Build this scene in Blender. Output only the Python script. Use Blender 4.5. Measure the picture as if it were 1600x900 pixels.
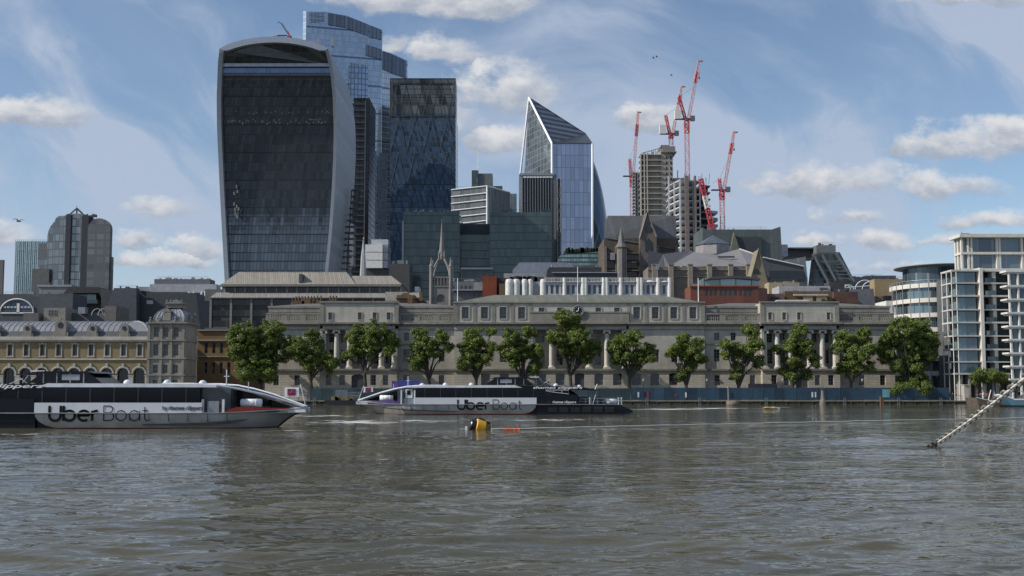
import bpy, bmesh, math, random
import numpy as np
from math import radians, sin, cos, tan, atan, pi, sqrt

for o in list(bpy.data.objects): bpy.data.objects.remove(o)
SC = bpy.context.scene
COL = SC.collection
RND = random.Random(7)

# ------------------------------------------------------------------ camera
F, CAMH, PIT, HOR = 1550.0, 3.5, radians(4.0), 607.0
SHIFT = (HOR - (450 + F * tan(PIT))) / 1600.0
cam = bpy.data.cameras.new('camera'); cam.sensor_width = 36; cam.lens = 36 * F / 1600
cam.shift_y = SHIFT; cam.clip_start = 0.1; cam.clip_end = 9000
co = bpy.data.objects.new('camera', cam); COL.objects.link(co)
co.location = (0, 0, CAMH); co.rotation_euler = (radians(90) + PIT, 0, 0); SC.camera = co

def W(px, py, D):
    """world x,z of the photo's pixel on the upright plane D metres away"""
    t = (450 + SHIFT * 1600 - py) / F
    zc = D * tan(PIT + atan(t)); d = D * cos(PIT) + zc * sin(PIT)
    return (px - 800) * d / F, zc + CAMH
def X(px, D, py=540): return W(px, py, D)[0]
def Z(py, D): return W(800, py, D)[1]

# ------------------------------------------------------------------ light
SUN_EL, SUN_A = radians(36), radians(15)       # A: how far in front of the facades' plane the sun stands (west = -x)
SC.view_settings.view_transform = 'Standard'; SC.view_settings.look = 'None'
SC.view_settings.exposure = 0.0; SC.view_settings.gamma = 1.0; SC.view_settings.use_curve_mapping = False
sun = bpy.data.lights.new('sun', 'SUN'); sun.energy = 4.6; sun.angle = radians(0.6); sun.color = (1, .93, .83)
so = bpy.data.objects.new('sun', sun); COL.objects.link(so)
sd = (-cos(SUN_EL) * cos(SUN_A), -cos(SUN_EL) * sin(SUN_A), sin(SUN_EL))
import mathutils
so.rotation_euler = mathutils.Vector(sd).to_track_quat('Z', 'Y').to_euler()

class NT:
    def __init__(s, nt): s.nt = nt
    def n(s, t, **k):
        x = s.nt.nodes.new(t)
        for a, b in k.items(): setattr(x, a, b)
        return x
    def put(s, sock, v):
        if v is None: return
        if hasattr(v, 'is_output'): s.nt.links.new(v, sock)
        else: sock.default_value = v
    def m(s, op, a, b=None, c=None, clamp=False):
        x = s.n('ShaderNodeMath', operation=op, use_clamp=clamp)
        s.put(x.inputs[0], a); s.put(x.inputs[1], b); s.put(x.inputs[2], c); return x.outputs[0]
    def mix(s, f, a, b):
        x = s.n('ShaderNodeMix', data_type='RGBA')
        s.put(x.inputs[0], f); s.put(x.inputs[6], c4(a)); s.put(x.inputs[7], c4(b)); return x.outputs[2]
    def xyz(s, a, b, c=0.0):
        x = s.n('ShaderNodeCombineXYZ'); s.put(x.inputs[0], a); s.put(x.inputs[1], b); s.put(x.inputs[2], c); return x.outputs[0]
    def noise(s, vec, scale, detail=4, rough=.55, dist=0):
        x = s.n('ShaderNodeTexNoise'); s.put(x.inputs['Vector'], vec); x.inputs['Scale'].default_value = scale
        x.inputs['Detail'].default_value = detail; x.inputs['Roughness'].default_value = rough
        x.inputs['Distortion'].default_value = dist; return x.outputs[0]
    def mr(s, v, a, b, c=0.0, d=1.0, smooth=False):
        x = s.n('ShaderNodeMapRange', interpolation_type='SMOOTHSTEP' if smooth else 'LINEAR')
        s.put(x.inputs[0], v)
        for i, q in enumerate((a, b, c, d)): x.inputs[i + 1].default_value = q
        return x.outputs[0]
def c4(c): return tuple(c) + (1.0,) if isinstance(c, (tuple, list)) and len(c) == 3 else c

def build_world():
    w = bpy.data.worlds.new('World'); SC.world = w; w.use_nodes = True
    nt = w.node_tree; nt.nodes.clear(); N = NT(nt)
    S = 0.12
    sky = N.n('ShaderNodeTexSky', sky_type='NISHITA'); sky.sun_disc = False
    sky.sun_elevation = SUN_EL; sky.sun_rotation = math.atan2(sd[0], sd[1])
    sky.air_density = 1.0; sky.dust_density = 0.4; sky.ozone_density = 2.0
    tc = N.n('ShaderNodeTexCoord'); sp = N.n('ShaderNodeSeparateXYZ'); nt.links.new(tc.outputs['Generated'], sp.inputs[0])
    ay = N.m('ADD', N.m('ABSOLUTE', sp.outputs[1]), 0.03)
    u0 = N.m('DIVIDE', sp.outputs[0], ay); v0 = N.m('DIVIDE', sp.outputs[2], ay)
    uv = N.xyz(u0, v0, sp.outputs[1])
    # billows push the outline of each cloud about
    n1 = N.n('ShaderNodeTexNoise'); nt.links.new(N.xyz(u0, N.m('MULTIPLY', v0, 1.5)), n1.inputs['Vector'])
    n1.inputs['Scale'].default_value = 19; n1.inputs['Detail'].default_value = 8; n1.inputs['Roughness'].default_value = .62
    s1 = N.n('ShaderNodeSeparateXYZ'); nt.links.new(n1.outputs['Color'], s1.inputs[0])
    fb = n1.outputs[0]
    u = N.m('ADD', u0, N.m('MULTIPLY', N.m('SUBTRACT', s1.outputs[0], .5), .075))
    v = N.m('ADD', v0, N.m('MULTIPLY', N.m('SUBTRACT', s1.outputs[1], .5), .034))
    # (px, py, half width, half height, strength)
    clouds = [(640, 8, 120, 34, 1), (760, 20, 90, 24, .8), (60, 190, 100, 24, 1), (785, 150, 85, 38, .8), (785, 228, 52, 22, 1), (1000, 196, 60, 20, .7),
              (1510, 6, 125, 22, 1), (1480, 232, 90, 30, .8), (215, 410, 40, 14, .8), (330, 395, 40, 16, .7), (1450, 380, 40, 10, .7), (1320, 345, 45, 10, .5), (700, 100, 60, 20, .5), (1565, 222, 85, 28, .8), (1290, 292, 110, 24, .75), (1440, 300, 90, 18, .6),
              (1520, 350, 70, 15, .8), (1355, 384, 55, 16, 1), (1255, 384, 35, 12, .7), (218, 380, 50, 14, .7), (290, 411, 62, 14, 1), (268, 333, 50, 18, .5),
              (15, 375, 60, 22, .7), (700, 200, 60, 30, .4), (1110, 395, 60, 10, .5), (1380, 425, 70, 10, .7), (620, 88, 30, 12, .5), (2100, 150, 300, 60, .9), (-700, 180, 300, 60, .9), (2500, 350, 300, 40, .8)]
    best = None; hgt = None
    for (cx, cy, rx, ry, st) in clouds:
        cu, cv = W(cx, cy, 1.0); cv -= CAMH; ru = rx / F; rv = ry / F
        du = N.m('DIVIDE', N.m('SUBTRACT', u, cu), ru)
        dv = N.m('SUBTRACT', v, cv - rv * .35)
        dd = N.m('MAXIMUM', N.m('DIVIDE', dv, rv * 1.35), N.m('DIVIDE', dv, -rv * .65))
        ln = N.m('SQRT', N.m('ADD', N.m('MULTIPLY', du, du), N.m('MULTIPLY', dd, dd)))
        mm = N.m('MULTIPLY', N.m('SUBTRACT', 1.12, ln), st)
        hh = N.m('DIVIDE', dv, rv)
        if best is None: best, hgt = mm, hh
        else:
            g = N.m('GREATER_THAN', mm, best)
            x = N.n('ShaderNodeMix', data_type='FLOAT'); N.put(x.inputs[0], g); N.put(x.inputs[2], hgt); N.put(x.inputs[3], hh)
            hgt = x.outputs[0]; best = N.m('MAXIMUM', mm, best)
    dens = N.m('ADD', best, N.m('MULTIPLY', N.m('SUBTRACT', fb, .5), 1.9))
    alpha = N.mr(dens, -.16, .50, 0, .95, True)
    n2 = N.noise(N.xyz(N.m('ADD', u0, .35), N.m('MULTIPLY', v0, 1.6)), 34, 6, .6)
    lit = N.m('ADD', N.m('MULTIPLY', hgt, .38), N.m('ADD', N.m('MULTIPLY', N.m('SUBTRACT', n2, .5), 1.3), .42), clamp=False)
    lit = N.mr(lit, 0, 1, 0, 1, True)
    ccol = N.mix(lit, tuple(q / S for q in (.36, .41, .50)), tuple(q / S for q in (.76, .76, .77)))
    # high thin cloud, drawn out in long bent streaks
    wv = N.n('ShaderNodeTexNoise'); nt.links.new(N.xyz(u0, v0, 9.0), wv.inputs['Vector']); wv.inputs['Scale'].default_value = 2.6; wv.inputs['Detail'].default_value = 3
    w3 = N.n('ShaderNodeSeparateXYZ'); nt.links.new(wv.outputs['Color'], w3.inputs[0])
    uw = N.m('ADD', u0, N.m('MULTIPLY', w3.outputs[0], .32)); vw = N.m('ADD', v0, N.m('MULTIPLY', w3.outputs[1], .32))
    cz = N.noise(N.xyz(N.m('ADD', N.m('MULTIPLY', uw, .9), N.m('MULTIPLY', vw, -.55)), N.m('MULTIPLY', N.m('ADD', N.m('MULTIPLY', uw, .55), N.m('MULTIPLY', vw, .9)), 2.2), 3.1), 3.0, 7, .55, .3)
    cz2 = N.noise(N.xyz(u0, v0, .7), 1.9, 3, .5, .4)
    def soft(cx, cy, rx, ry, rot, k):
        cu, cv = W(cx, cy, 1.0); cv -= CAMH
        du = N.m('SUBTRACT', uw, cu + .16); dv = N.m('SUBTRACT', vw, cv + .16); c, s = cos(rot), sin(rot)
        a = N.m('DIVIDE', N.m('ADD', N.m('MULTIPLY', du, c), N.m('MULTIPLY', dv, s)), rx * 1.35 / F)
        b = N.m('DIVIDE', N.m('SUBTRACT', N.m('MULTIPLY', dv, c), N.m('MULTIPLY', du, s)), ry * 1.35 / F)
        r = N.m('SQRT', N.m('ADD', N.m('MULTIPLY', a, a), N.m('MULTIPLY', b, b)))
        return N.mr(r, 1.0, .0, 0, k, True)
    acc = None
    for q in [(200, 40, 300, 90, -.5, 1.15), (330, 110, 90, 160, .2, .8), (290, 150, 130, 140, 0, .8), (190, 260, 380, 70, -.28, .9), (70, 340, 340, 60, -.05, .8), (1440, 170, 260, 150, .2, .75),
              (1150, 260, 330, 80, .25, .8), (1400, 340, 460, 90, 0, .85), (900, 70, 180, 60, 0, .45), (60, 130, 180, 60, 0, .7), (1560, 90, 120, 120, .4, .45), (770, 260, 200, 90, 0, .6)]:
        k = soft(*q); acc = k if acc is None else N.m('MAXIMUM', acc, k)
    ci = N.m('ADD', N.mr(cz, .34, .62, .06, .75, True), N.m('MULTIPLY', acc, N.mr(cz, .38, .60, .1, 1.35, True)), clamp=True)
    ci = N.m('MULTIPLY', ci, N.mr(cz2, .3, .6, .75, 1.0))
    low = N.mr(v0, .20, -.02, 0, .9, True)
    ci = N.m('MINIMUM', N.m('ADD', N.m('MULTIPLY_ADD', ci, 1.15, 0.0), low), .9)
    base = N.n('ShaderNodeHueSaturation'); nt.links.new(sky.outputs[0], base.inputs['Color']); base.inputs['Saturation'].default_value = 1.02; base.inputs['Value'].default_value = 1.0
    c1 = N.mix(ci, base.outputs[0], tuple(q / S for q in (.44, .52, .66)))
    c2 = N.mix(alpha, c1, ccol)
    # nothing shines up from below the horizon
    c3 = N.mix(N.mr(sp.outputs[2], -.02, .0, 1, 0), c2, tuple(q / S for q in (.07, .08, .08)))
    bg = N.n('ShaderNodeBackground'); nt.links.new(c3, bg.inputs[0]); bg.inputs[1].default_value = S
    out = N.n('ShaderNodeOutputWorld'); nt.links.new(bg.outputs[0], out.inputs[0])
build_world()

# ------------------------------------------------------------------ mesh kit
class MB:
    def __init__(s): s.v = []; s.f = []
    def add(s, vs, fs):
        k = len(s.v); s.v += [tuple(a) for a in vs]; s.f += [tuple(i + k for i in f) for f in fs]; return s
    def box(s, x0, x1, y0, y1, z0, z1):
        if x0 > x1: x0, x1 = x1, x0
        return s.add([(x0, y0, z0), (x1, y0, z0), (x1, y1, z0), (x0, y1, z0), (x0, y0, z1), (x1, y0, z1), (x1, y1, z1), (x0, y1, z1)],
                     [(0, 3, 2, 1), (4, 5, 6, 7), (0, 1, 5, 4), (1, 2, 6, 5), (2, 3, 7, 6), (3, 0, 4, 7)])
    def py(s, pts, y0, y1):      # outline in x,z pushed back from y0 to y1
        n = len(pts)
        return s.add([(x, y0, z) for x, z in pts] + [(x, y1, z) for x, z in pts],
                     [tuple(range(n)), tuple(range(2 * n - 1, n - 1, -1))] + [(i, i + n, (i + 1) % n + n, (i + 1) % n) for i in range(n)])
    def pz(s, pts, z0, z1):      # plan in x,y raised from z0 to z1 (numbers or one per corner)
        n = len(pts); a = z0 if isinstance(z0, (list, tuple)) else [z0] * n; b = z1 if isinstance(z1, (list, tuple)) else [z1] * n
        return s.add([(x, y, a[i]) for i, (x, y) in enumerate(pts)] + [(x, y, b[i]) for i, (x, y) in enumerate(pts)],
                     [tuple(range(n - 1, -1, -1)), tuple(range(n, 2 * n))] + [(i, (i + 1) % n, (i + 1) % n + n, i + n) for i in range(n)])
    def px(s, pts, x0, x1):      # outline in y,z pushed along x
        n = len(pts)
        return s.add([(x0, y, z) for y, z in pts] + [(x1, y, z) for y, z in pts],
                     [tuple(range(n)), tuple(range(2 * n - 1, n - 1, -1))] + [(i, i + n, (i + 1) % n + n, (i + 1) % n) for i in range(n)])
    def tube(s, p, q, r, r2=None, n=6):
        r2 = r if r2 is None else r2
        p = mathutils.Vector(p); q = mathutils.Vector(q); d = q - p
        if d.length < 1e-6: return s
        d.normalize(); a = d.orthogonal().normalized(); b = d.cross(a); vs = []
        for c, rr in ((p, r), (q, r2)):
            for i in range(n):
                t = 2 * pi * (i + .5) / n; vs.append(c + (a * cos(t) + b * sin(t)) * rr)
        return s.add(vs, [(i, (i + 1) % n, (i + 1) % n + n, i + n) for i in range(n)] + [tuple(range(n - 1, -1, -1)), tuple(range(n, 2 * n))])
    def path(s, pts, r, n=6, closed=False):
        P = [mathutils.Vector(p) for p in pts]; m = len(P); vs = []; up = mathutils.Vector((0, 0, 1)); rr = r if isinstance(r, (list, tuple)) else [r] * m
        pa = None
        for i, p in enumerate(P):
            if closed: d = P[(i + 1) % m] - P[i - 1]
            else: d = P[min(i + 1, m - 1)] - P[max(i - 1, 0)]
            d.normalize()
            if pa is None: a = d.orthogonal().normalized()
            else: a = (pa - d * pa.dot(d)).normalized()
            pa = a; b = d.cross(a)
            for k in range(n):
                t = 2 * pi * k / n; vs.append(p + (a * cos(t) + b * sin(t)) * rr[i])
        fs = []
        for i in range(m if closed else m - 1):
            j = (i + 1) % m
            for k in range(n): fs.append((i * n + k, i * n + (k + 1) % n, j * n + (k + 1) % n, j * n + k))
        if not closed: fs += [tuple(range(n - 1, -1, -1)), tuple(range((m - 1) * n, m * n))]
        return s.add(vs, fs)
    def lathe(s, cx, cy, prof, n=20):   # prof: (r, z)
        vs = []; fs = []
        for r, z in prof:
            for k in range(n): t = 2 * pi * k / n; vs.append((cx + r * cos(t), cy + r * sin(t), z))
        for i in range(len(prof) - 1):
            for k in range(n): fs.append((i * n + k, i * n + (k + 1) % n, (i + 1) * n + (k + 1) % n, (i + 1) * n + k))
        fs += [tuple(range(n - 1, -1, -1)), tuple(range((len(prof) - 1) * n, len(prof) * n))]
        return s.add(vs, fs)
    def lattice(s, p, q, w, seg, r, r2=None):
        p = mathutils.Vector(p); q = mathutils.Vector(q); d = (q - p); L = d.length; d.normalize()
        a = mathutils.Vector((0, 1, 0)).cross(d)
        a = a.normalized() if a.length > .1 else mathutils.Vector((1, 0, 0)); b = d.cross(a); r2 = r2 or r * .6
        c = [(a * i + b * j) * (w / 2) for i, j in ((-1, -1), (1, -1), (1, 1), (-1, 1))]
        for k in c: s.tube(p + k, q + k, r, n=4)
        n = max(2, int(L / seg)); 
        for i in range(n):
            t0 = p + d * (L * i / n); t1 = p + d * (L * (i + 1) / n)
            for k in range(4):
                k2 = (k + 1) % 4
                if i % 2: s.tube(t0 + c[k], t1 + c[k2], r2, n=3)
                else: s.tube(t0 + c[k2], t1 + c[k], r2, n=3)
                s.tube(t0 + c[k], t0 + c[k2], r2, n=3)
        return s
    def pyramid(s, x0, x1, y0, y1, z0, z1, k=0.0):   # k: how much of the top stays
        cx, cy = (x0 + x1) / 2, (y0 + y1) / 2; hx, hy = (x1 - x0) / 2 * k, (y1 - y0) / 2 * k
        return s.add([(x0, y0, z0), (x1, y0, z0), (x1, y1, z0), (x0, y1, z0), (cx - hx, cy - hy, z1), (cx + hx, cy - hy, z1), (cx + hx, cy + hy, z1), (cx - hx, cy + hy, z1)],
                     [(0, 3, 2, 1), (4, 5, 6, 7), (0, 1, 5, 4), (1, 2, 6, 5), (2, 3, 7, 6), (3, 0, 4, 7)])
    def hip(s, x0, x1, y0, y1, z0, z1, ins):          # hipped roof with a ridge along x
        cy = (y0 + y1) / 2
        return s.add([(x0, y0, z0), (x1, y0, z0), (x1, y1, z0), (x0, y1, z0), (x0 + ins, cy, z1), (x1 - ins, cy, z1)],
                     [(0, 3, 2, 1), (0, 1, 5, 4), (2, 3, 4, 5), (1, 2, 5), (3, 0, 4)])
    def facade(s, x0, x1, z0, z1, y, holes, rev):     # upright sheet at y with real openings (hx0,hx1,hz0,hz1[,arch])
        xs = sorted({x0, x1} | {h[0] for h in holes} | {h[1] for h in holes}); zs = sorted({z0, z1} | {h[2] for h in holes} | {h[3] for h in holes})
        xs = [a for a in xs if x0 <= a <= x1]; zs = [a for a in zs if z0 <= a <= z1]
        for i in range(len(xs) - 1):
            for j in range(len(zs) - 1):
                cx, cz = (xs[i] + xs[i + 1]) / 2, (zs[j] + zs[j + 1]) / 2
                if any(h[0] < cx < h[1] and h[2] < cz < h[3] for h in holes): continue
                s.add([(xs[i], y, zs[j]), (xs[i + 1], y, zs[j]), (xs[i + 1], y, zs[j + 1]), (xs[i], y, zs[j + 1])], [(0, 1, 2, 3)])
        for h in holes:
            a, b, c, d = h[:4]; arch = len(h) > 4 and h[4]
            zt = d - (b - a) / 2 if arch == 'round' else (d - (b - a) * .18 if arch else d)
            s.add([(a, y, c), (b, y, c), (b, y + rev, c), (a, y + rev, c)], [(0, 1, 2, 3)])
            s.add([(a, y, c), (a, y + rev, c), (a, y + rev, zt), (a, y, zt)], [(0, 1, 2, 3)])
            s.add([(b, y, c), (b, y + rev, c), (b, y + rev, zt), (b, y, zt)], [(0, 1, 2, 3)])
            if not arch: s.add([(a, y, d), (b, y, d), (b, y + rev, d), (a, y + rev, d)], [(0, 1, 2, 3)])
            else:
                n = 10; cx = (a + b) / 2; r = (b - a) / 2; hr = d - zt
                P = [(cx - r * cos(pi * i / n), zt + hr * sin(pi * i / n)) for i in range(n + 1)]
                for i in range(n):
                    (xa, za), (xb, zb) = P[i], P[i + 1]
                    s.add([(xa, y, za), (xb, y, zb), (xb, y, d), (xa, y, d)], [(0, 1, 2, 3)])
                    s.add([(xa, y, za), (xb, y, zb), (xb, y + rev, zb), (xa, y + rev, za)], [(0, 1, 2, 3)])
        # edges of the sheet
        s.add([(x0, y, z0), (x0, y + rev, z0), (x0, y + rev, z1), (x0, y, z1)], [(0, 1, 2, 3)]); s.add([(x1, y, z0), (x1, y + rev, z0), (x1, y + rev, z1), (x1, y, z1)], [(0, 1, 2, 3)])
        s.add([(x0, y, z1), (x0, y + rev, z1), (x1, y + rev, z1), (x1, y, z1)], [(0, 1, 2, 3)])
        return s
    def mesh(s, name, mat, base=(0, 0, 0), smooth=False):
        me = bpy.data.meshes.new(name); bx, by, bz = base
        me.from_pydata([(a - bx, b - by, c - bz) for a, b, c in s.v], [], s.f)
        bm = bmesh.new(); bm.from_mesh(me); bmesh.ops.recalc_face_normals(bm, faces=bm.faces[:]); bm.to_mesh(me); bm.free()
        if mat: me.materials.append(mat)
        if smooth: me.polygons.foreach_set('use_smooth', [True] * len(me.polygons))
        me.update(); return me
    def build(s, name, mat, parent=None, smooth=False, label=None):
        base = wloc(parent) if parent else (0, 0, 0)
        o = bpy.data.objects.new(name, s.mesh(name, mat, base, smooth)); COL.objects.link(o)
        if parent: o.parent = parent
        if label: o['label'] = label
        return o
def wloc(o):
    x, y, z = 0, 0, 0
    while o: x += o.location[0]; y += o.location[1]; z += o.location[2]; o = o.parent
    return (x, y, z)
def thing(name, label, cat, loc, group=None):
    o = bpy.data.objects.new(name, None); COL.objects.link(o); o.location = loc; o.empty_display_size = 1
    o['label'] = label; o['category'] = cat
    if group: o['group'] = group
    return o
def tag(o, label, cat, group=None):
    o['label'] = label; o['category'] = cat
    if group: o['group'] = group
    return o
def place(me, name, loc, parent=None, rot=None):   # one more object of a shared mesh
    o = bpy.data.objects.new(name, me); COL.objects.link(o)
    if parent:
        b = wloc(parent); o.parent = parent; o.location = (loc[0] - b[0], loc[1] - b[1], loc[2] - b[2])
    else: o.location = loc
    if rot: o.rotation_euler = rot
    return o
def copy_tree(o, parent=None):
    c = o.copy(); COL.objects.link(c); c.parent = parent
    for ch in list(o.children): copy_tree(ch, c)
    return c

# ------------------------------------------------------------------ materials
def newmat(name):
    m = bpy.data.materials.new(name); m.use_nodes = True; nt = m.node_tree; b = nt.nodes['Principled BSDF']; return m, NT(nt), b
def pos(N): return N.n('ShaderNodeNewGeometry').outputs['Position']
def bump(N, b, h, st, dist=.1):
    x = N.n('ShaderNodeBump'); x.inputs['Strength'].default_value = st; x.inputs['Distance'].default_value = dist
    N.put(x.inputs['Height'], h); N.put(b.inputs['Normal'], x.outputs[0])
def plain(name, col, rough=.6, metal=0.0, var=.18, scale=.8, spec=.4):
    m, N, b = newmat(name); p = pos(N)
    n = N.noise(p, scale, 5, .6)
    N.put(b.inputs['Base Color'], N.mix(N.mr(n, .3, .7), tuple(c * (1 - var) for c in col), tuple(min(1, c * (1 + var)) for c in col)))
    b.inputs['Roughness'].default_value = rough; b.inputs['Metallic'].default_value = metal; b.inputs['Specular IOR Level'].default_value = spec
    return m
def stone(name, col, course=.45, length=1.1, stain=.45, joint=.75):
    m, N, b = newmat(name); p = pos(N); sp = N.n('ShaderNodeSeparateXYZ'); N.put(sp.inputs[0], p)
    u = N.m('ADD', sp.outputs[0], sp.outputs[1]); uv = N.xyz(u, sp.outputs[2])
    br = N.n('ShaderNodeTexBrick'); N.put(br.inputs['Vector'], uv); br.inputs['Scale'].default_value = 1
    br.inputs['Color1'].default_value = c4(col); br.inputs['Color2'].default_value = c4(tuple(c * .86 for c in col)); br.inputs['Mortar'].default_value = c4(tuple(c * joint for c in col))
    br.inputs['Mortar Size'].default_value = .03; br.inputs['Brick Width'].default_value = length; br.inputs['Row Height'].default_value = course; br.inputs['Mortar Smooth'].default_value = .3
    # soot and rain: streaks run down the face
    st = N.noise(N.xyz(N.m('MULTIPLY', u, .9), N.m('MULTIPLY', sp.outputs[2], .22), sp.outputs[1]), .9, 6, .65)
    st2 = N.noise(p, .16, 4, .6)
    f = N.m('MULTIPLY', N.m('ADD', N.mr(st, .42, .72), N.mr(st2, .4, .75)), stain, clamp=True)
    N.put(b.inputs['Base Color'], N.mix(f, br.outputs[0], tuple(c * .5 for c in col)))
    b.inputs['Roughness'].default_value = .85; b.inputs['Specular IOR Level'].default_value = .25
    bump(N, b, N.noise(p, 3, 4, .6), .25, .05); return m
def seamed(name, col, step=.6, axis='x', rough=.5, metal=.3, lw=.14, dark=.6, tilt=0.0):   # sheet metal or slate with standing seams
    m, N, b = newmat(name); p = pos(N); sp = N.n('ShaderNodeSeparateXYZ'); N.put(sp.inputs[0], p)
    if axis == 'x': c = N.m('ADD', sp.outputs[0], N.m('MULTIPLY', sp.outputs[1], .12))
    elif axis == 'z': c = sp.outputs[2]
    else: c = N.m('ADD', sp.outputs[0], sp.outputs[1])
    c = N.m('ADD', c, N.m('MULTIPLY', sp.outputs[2], tilt)); q = N.m('DIVIDE', c, step)
    ln = N.m('LESS_THAN', N.m('FRACT', q), lw)
    wn = N.n('ShaderNodeTexWhiteNoise', noise_dimensions='1D'); N.put(wn.inputs['W'], N.m('FLOOR', q))
    n = N.m('ADD', N.m('MULTIPLY', wn.outputs[0], .4), N.m('MULTIPLY', N.noise(p, .5, 5, .6), .9))
    cc = N.mix(N.mr(n, .3, .95), tuple(k * .72 for k in col), tuple(min(1, k * 1.2) for k in col))
    N.put(b.inputs['Base Color'], N.mix(ln, cc, tuple(k * dark for k in col)))
    b.inputs['Roughness'].default_value = rough; b.inputs['Metallic'].default_value = metal
    bump(N, b, ln, .4, .05); return m
def glassgrid(name, base, line, w, h, lw=.08, lh=.12, metal=.2, rough=.06, tilt=.02, var=.35, blind=None, big=None, spec=.5, ior=1.5):
    """curtain wall: panes that each sit a little differently in their frames, behind mullions and floor bands"""
    m, N, b = newmat(name); g = N.n('ShaderNodeNewGeometry'); p = g.outputs['Position']; sp = N.n('ShaderNodeSeparateXYZ'); N.put(sp.inputs[0], p)
    u = N.m('DIVIDE', N.m('ADD', sp.outputs[0], sp.outputs[1]), w); v = N.m('DIVIDE', sp.outputs[2], h)
    cu, cv = N.m('FLOOR', u), N.m('FLOOR', v)
    wn = N.n('ShaderNodeTexWhiteNoise', noise_dimensions='3D'); N.put(wn.inputs['Vector'], N.xyz(cu, cv, 1.0))
    ws = N.n('ShaderNodeTexWhiteNoise', noise_dimensions='3D'); N.put(ws.inputs['Vector'], N.xyz(N.m('FLOOR', N.m('DIVIDE', cu, 3)), cv, 7.0))
    col = N.mix(wn.outputs[0], tuple(k * (1 - var) for k in base), tuple(min(1, k * (1 + var)) for k in base))
    if blind:
        pr, bc = blind
        col = N.mix(N.m('MULTIPLY', N.m('GREATER_THAN', N.m('ADD', N.m('MULTIPLY', ws.outputs[0], .6), N.m('MULTIPLY', wn.outputs[0], .4)), 1 - pr), .8), col, bc)
    lu = N.m('LESS_THAN', N.m('FRACT', u), lw); lv = N.m('LESS_THAN', N.m('FRACT', v), lh); ln = N.m('MAXIMUM', lu, lv)
    if big:    # every few floors a deeper band
        ln2 = N.m('LESS_THAN', N.m('FRACT', N.m('DIVIDE', sp.outputs[2], big[0])), big[1]); col = N.mix(ln2, col, big[2])
    N.put(b.inputs['Base Color'], N.mix(ln, col, line))
    N.put(b.inputs['Roughness'], N.mr(ln, 0, 1, rough, .5)); N.put(b.inputs['Metallic'], N.mr(ln, 0, 1, metal, .2))
    b.inputs['Specular IOR Level'].default_value = spec; b.inputs['IOR'].default_value = ior
    vm = N.n('ShaderNodeVectorMath', operation='SUBTRACT'); N.put(vm.inputs[0], wn.outputs['Color']); vm.inputs[1].default_value = (.5, .5, .5)
    vs = N.n('ShaderNodeVectorMath', operation='SCALE'); N.put(vs.inputs[0], vm.outputs[0]); vs.inputs['Scale'].default_value = tilt
    va = N.n('ShaderNodeVectorMath', operation='ADD'); N.put(va.inputs[0], g.outputs['Normal']); N.put(va.inputs[1], vs.outputs[0])
    vn = N.n('ShaderNodeVectorMath', operation='NORMALIZE'); N.put(vn.inputs[0], va.outputs[0]); N.put(b.inputs['Normal'], vn.outputs[0])
    return m
STONE = stone('portland_stone', (.49, .465, .41)); STONE2 = stone('weathered_stone', (.31, .295, .26), .4, .9, .6)
RUST = stone('rusticated_stone', (.50, .465, .395), .62, 2.2, .35, .45)
YBRICK = stone('yellow_stock_brick', (.29, .23, .13), .15, .45, .45, .8); BBRICK = stone('brown_brick', (.17, .11, .065), .15, .45, .5)
RBRICK = stone('red_brick', (.23, .065, .035), .3, .7, .4); TANSTONE = stone('tan_stone', (.42, .34, .22), .8, 1.6, .25)
GOTHIC = stone('brown_granite', (.12, .10, .085), .8, 1.6, .5); DKCONC = plain('dark_concrete', (.07, .075, .08), .8)
LEAD = seamed('lead_roof', (.20, .215, .24), 1.28, 'x', .5, .2, .2, .42); SLATE = seamed('slate_roof', (.085, .09, .105), .5, 'z', .6, .1, .12, .7)
GREENROOF = seamed('green_copper_roof', (.15, .155, .115), .8, 'x', .6, .1, .12, .8); TANROOF = seamed('tan_roof', (.26, .24, .205), .55, 'x', .7, 0, .3, .6, .25)
GREYROOF = seamed('grey_sheet_roof', (.14, .15, .165), 2.2, 'x', .55, .2, .04, .6); GREENGREY = seamed('grey_green_roof', (.10, .12, .12), 1.6, 'x', .5, .2, .1, .75)
WHITE = plain('white_paint', (.78, .79, .80), .35, 0, .06); WHITEB = plain('white_render', (.62, .62, .60), .7, 0, .12); CREAM = plain('cream_band', (.60, .58, .53), .6, 0, .1)
BLACK = plain('black_paint', (.02, .021, .024), .3, 0, .2); DARKGLASS = plain('dark_glass', (.012, .016, .02), .05, 0, .3, spec=.6)
PANE = plain('window_pane', (.03, .036, .042), .08, 0, .6, .35, spec=.7); METAL = plain('grey_metal', (.30, .31, .33), .4, .6); STEEL = plain('dark_steel', (.09, .095, .10), .5, .5)
FRAMEW = plain('window_frame', (.20, .20, .19), .6); DKFRAME = plain('dark_frame', (.06, .065, .07), .5)
ALU = plain('aluminium_fin', (.34, .37, .41), .35, .5, .05); CONC = plain('raw_concrete', (.30, .285, .25), .85, 0, .2, .3)
REDP = plain('crane_red', (.40, .045, .06), .45, 0, .15); PURPLE = plain('purple_paint', (.05, .025, .14), .4); ORANGE = plain('orange_float', (.75, .12, .03), .5); YELLOW = plain('yellow_buoy', (.72, .36, .02), .5, 0, .2, 2)

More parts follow.
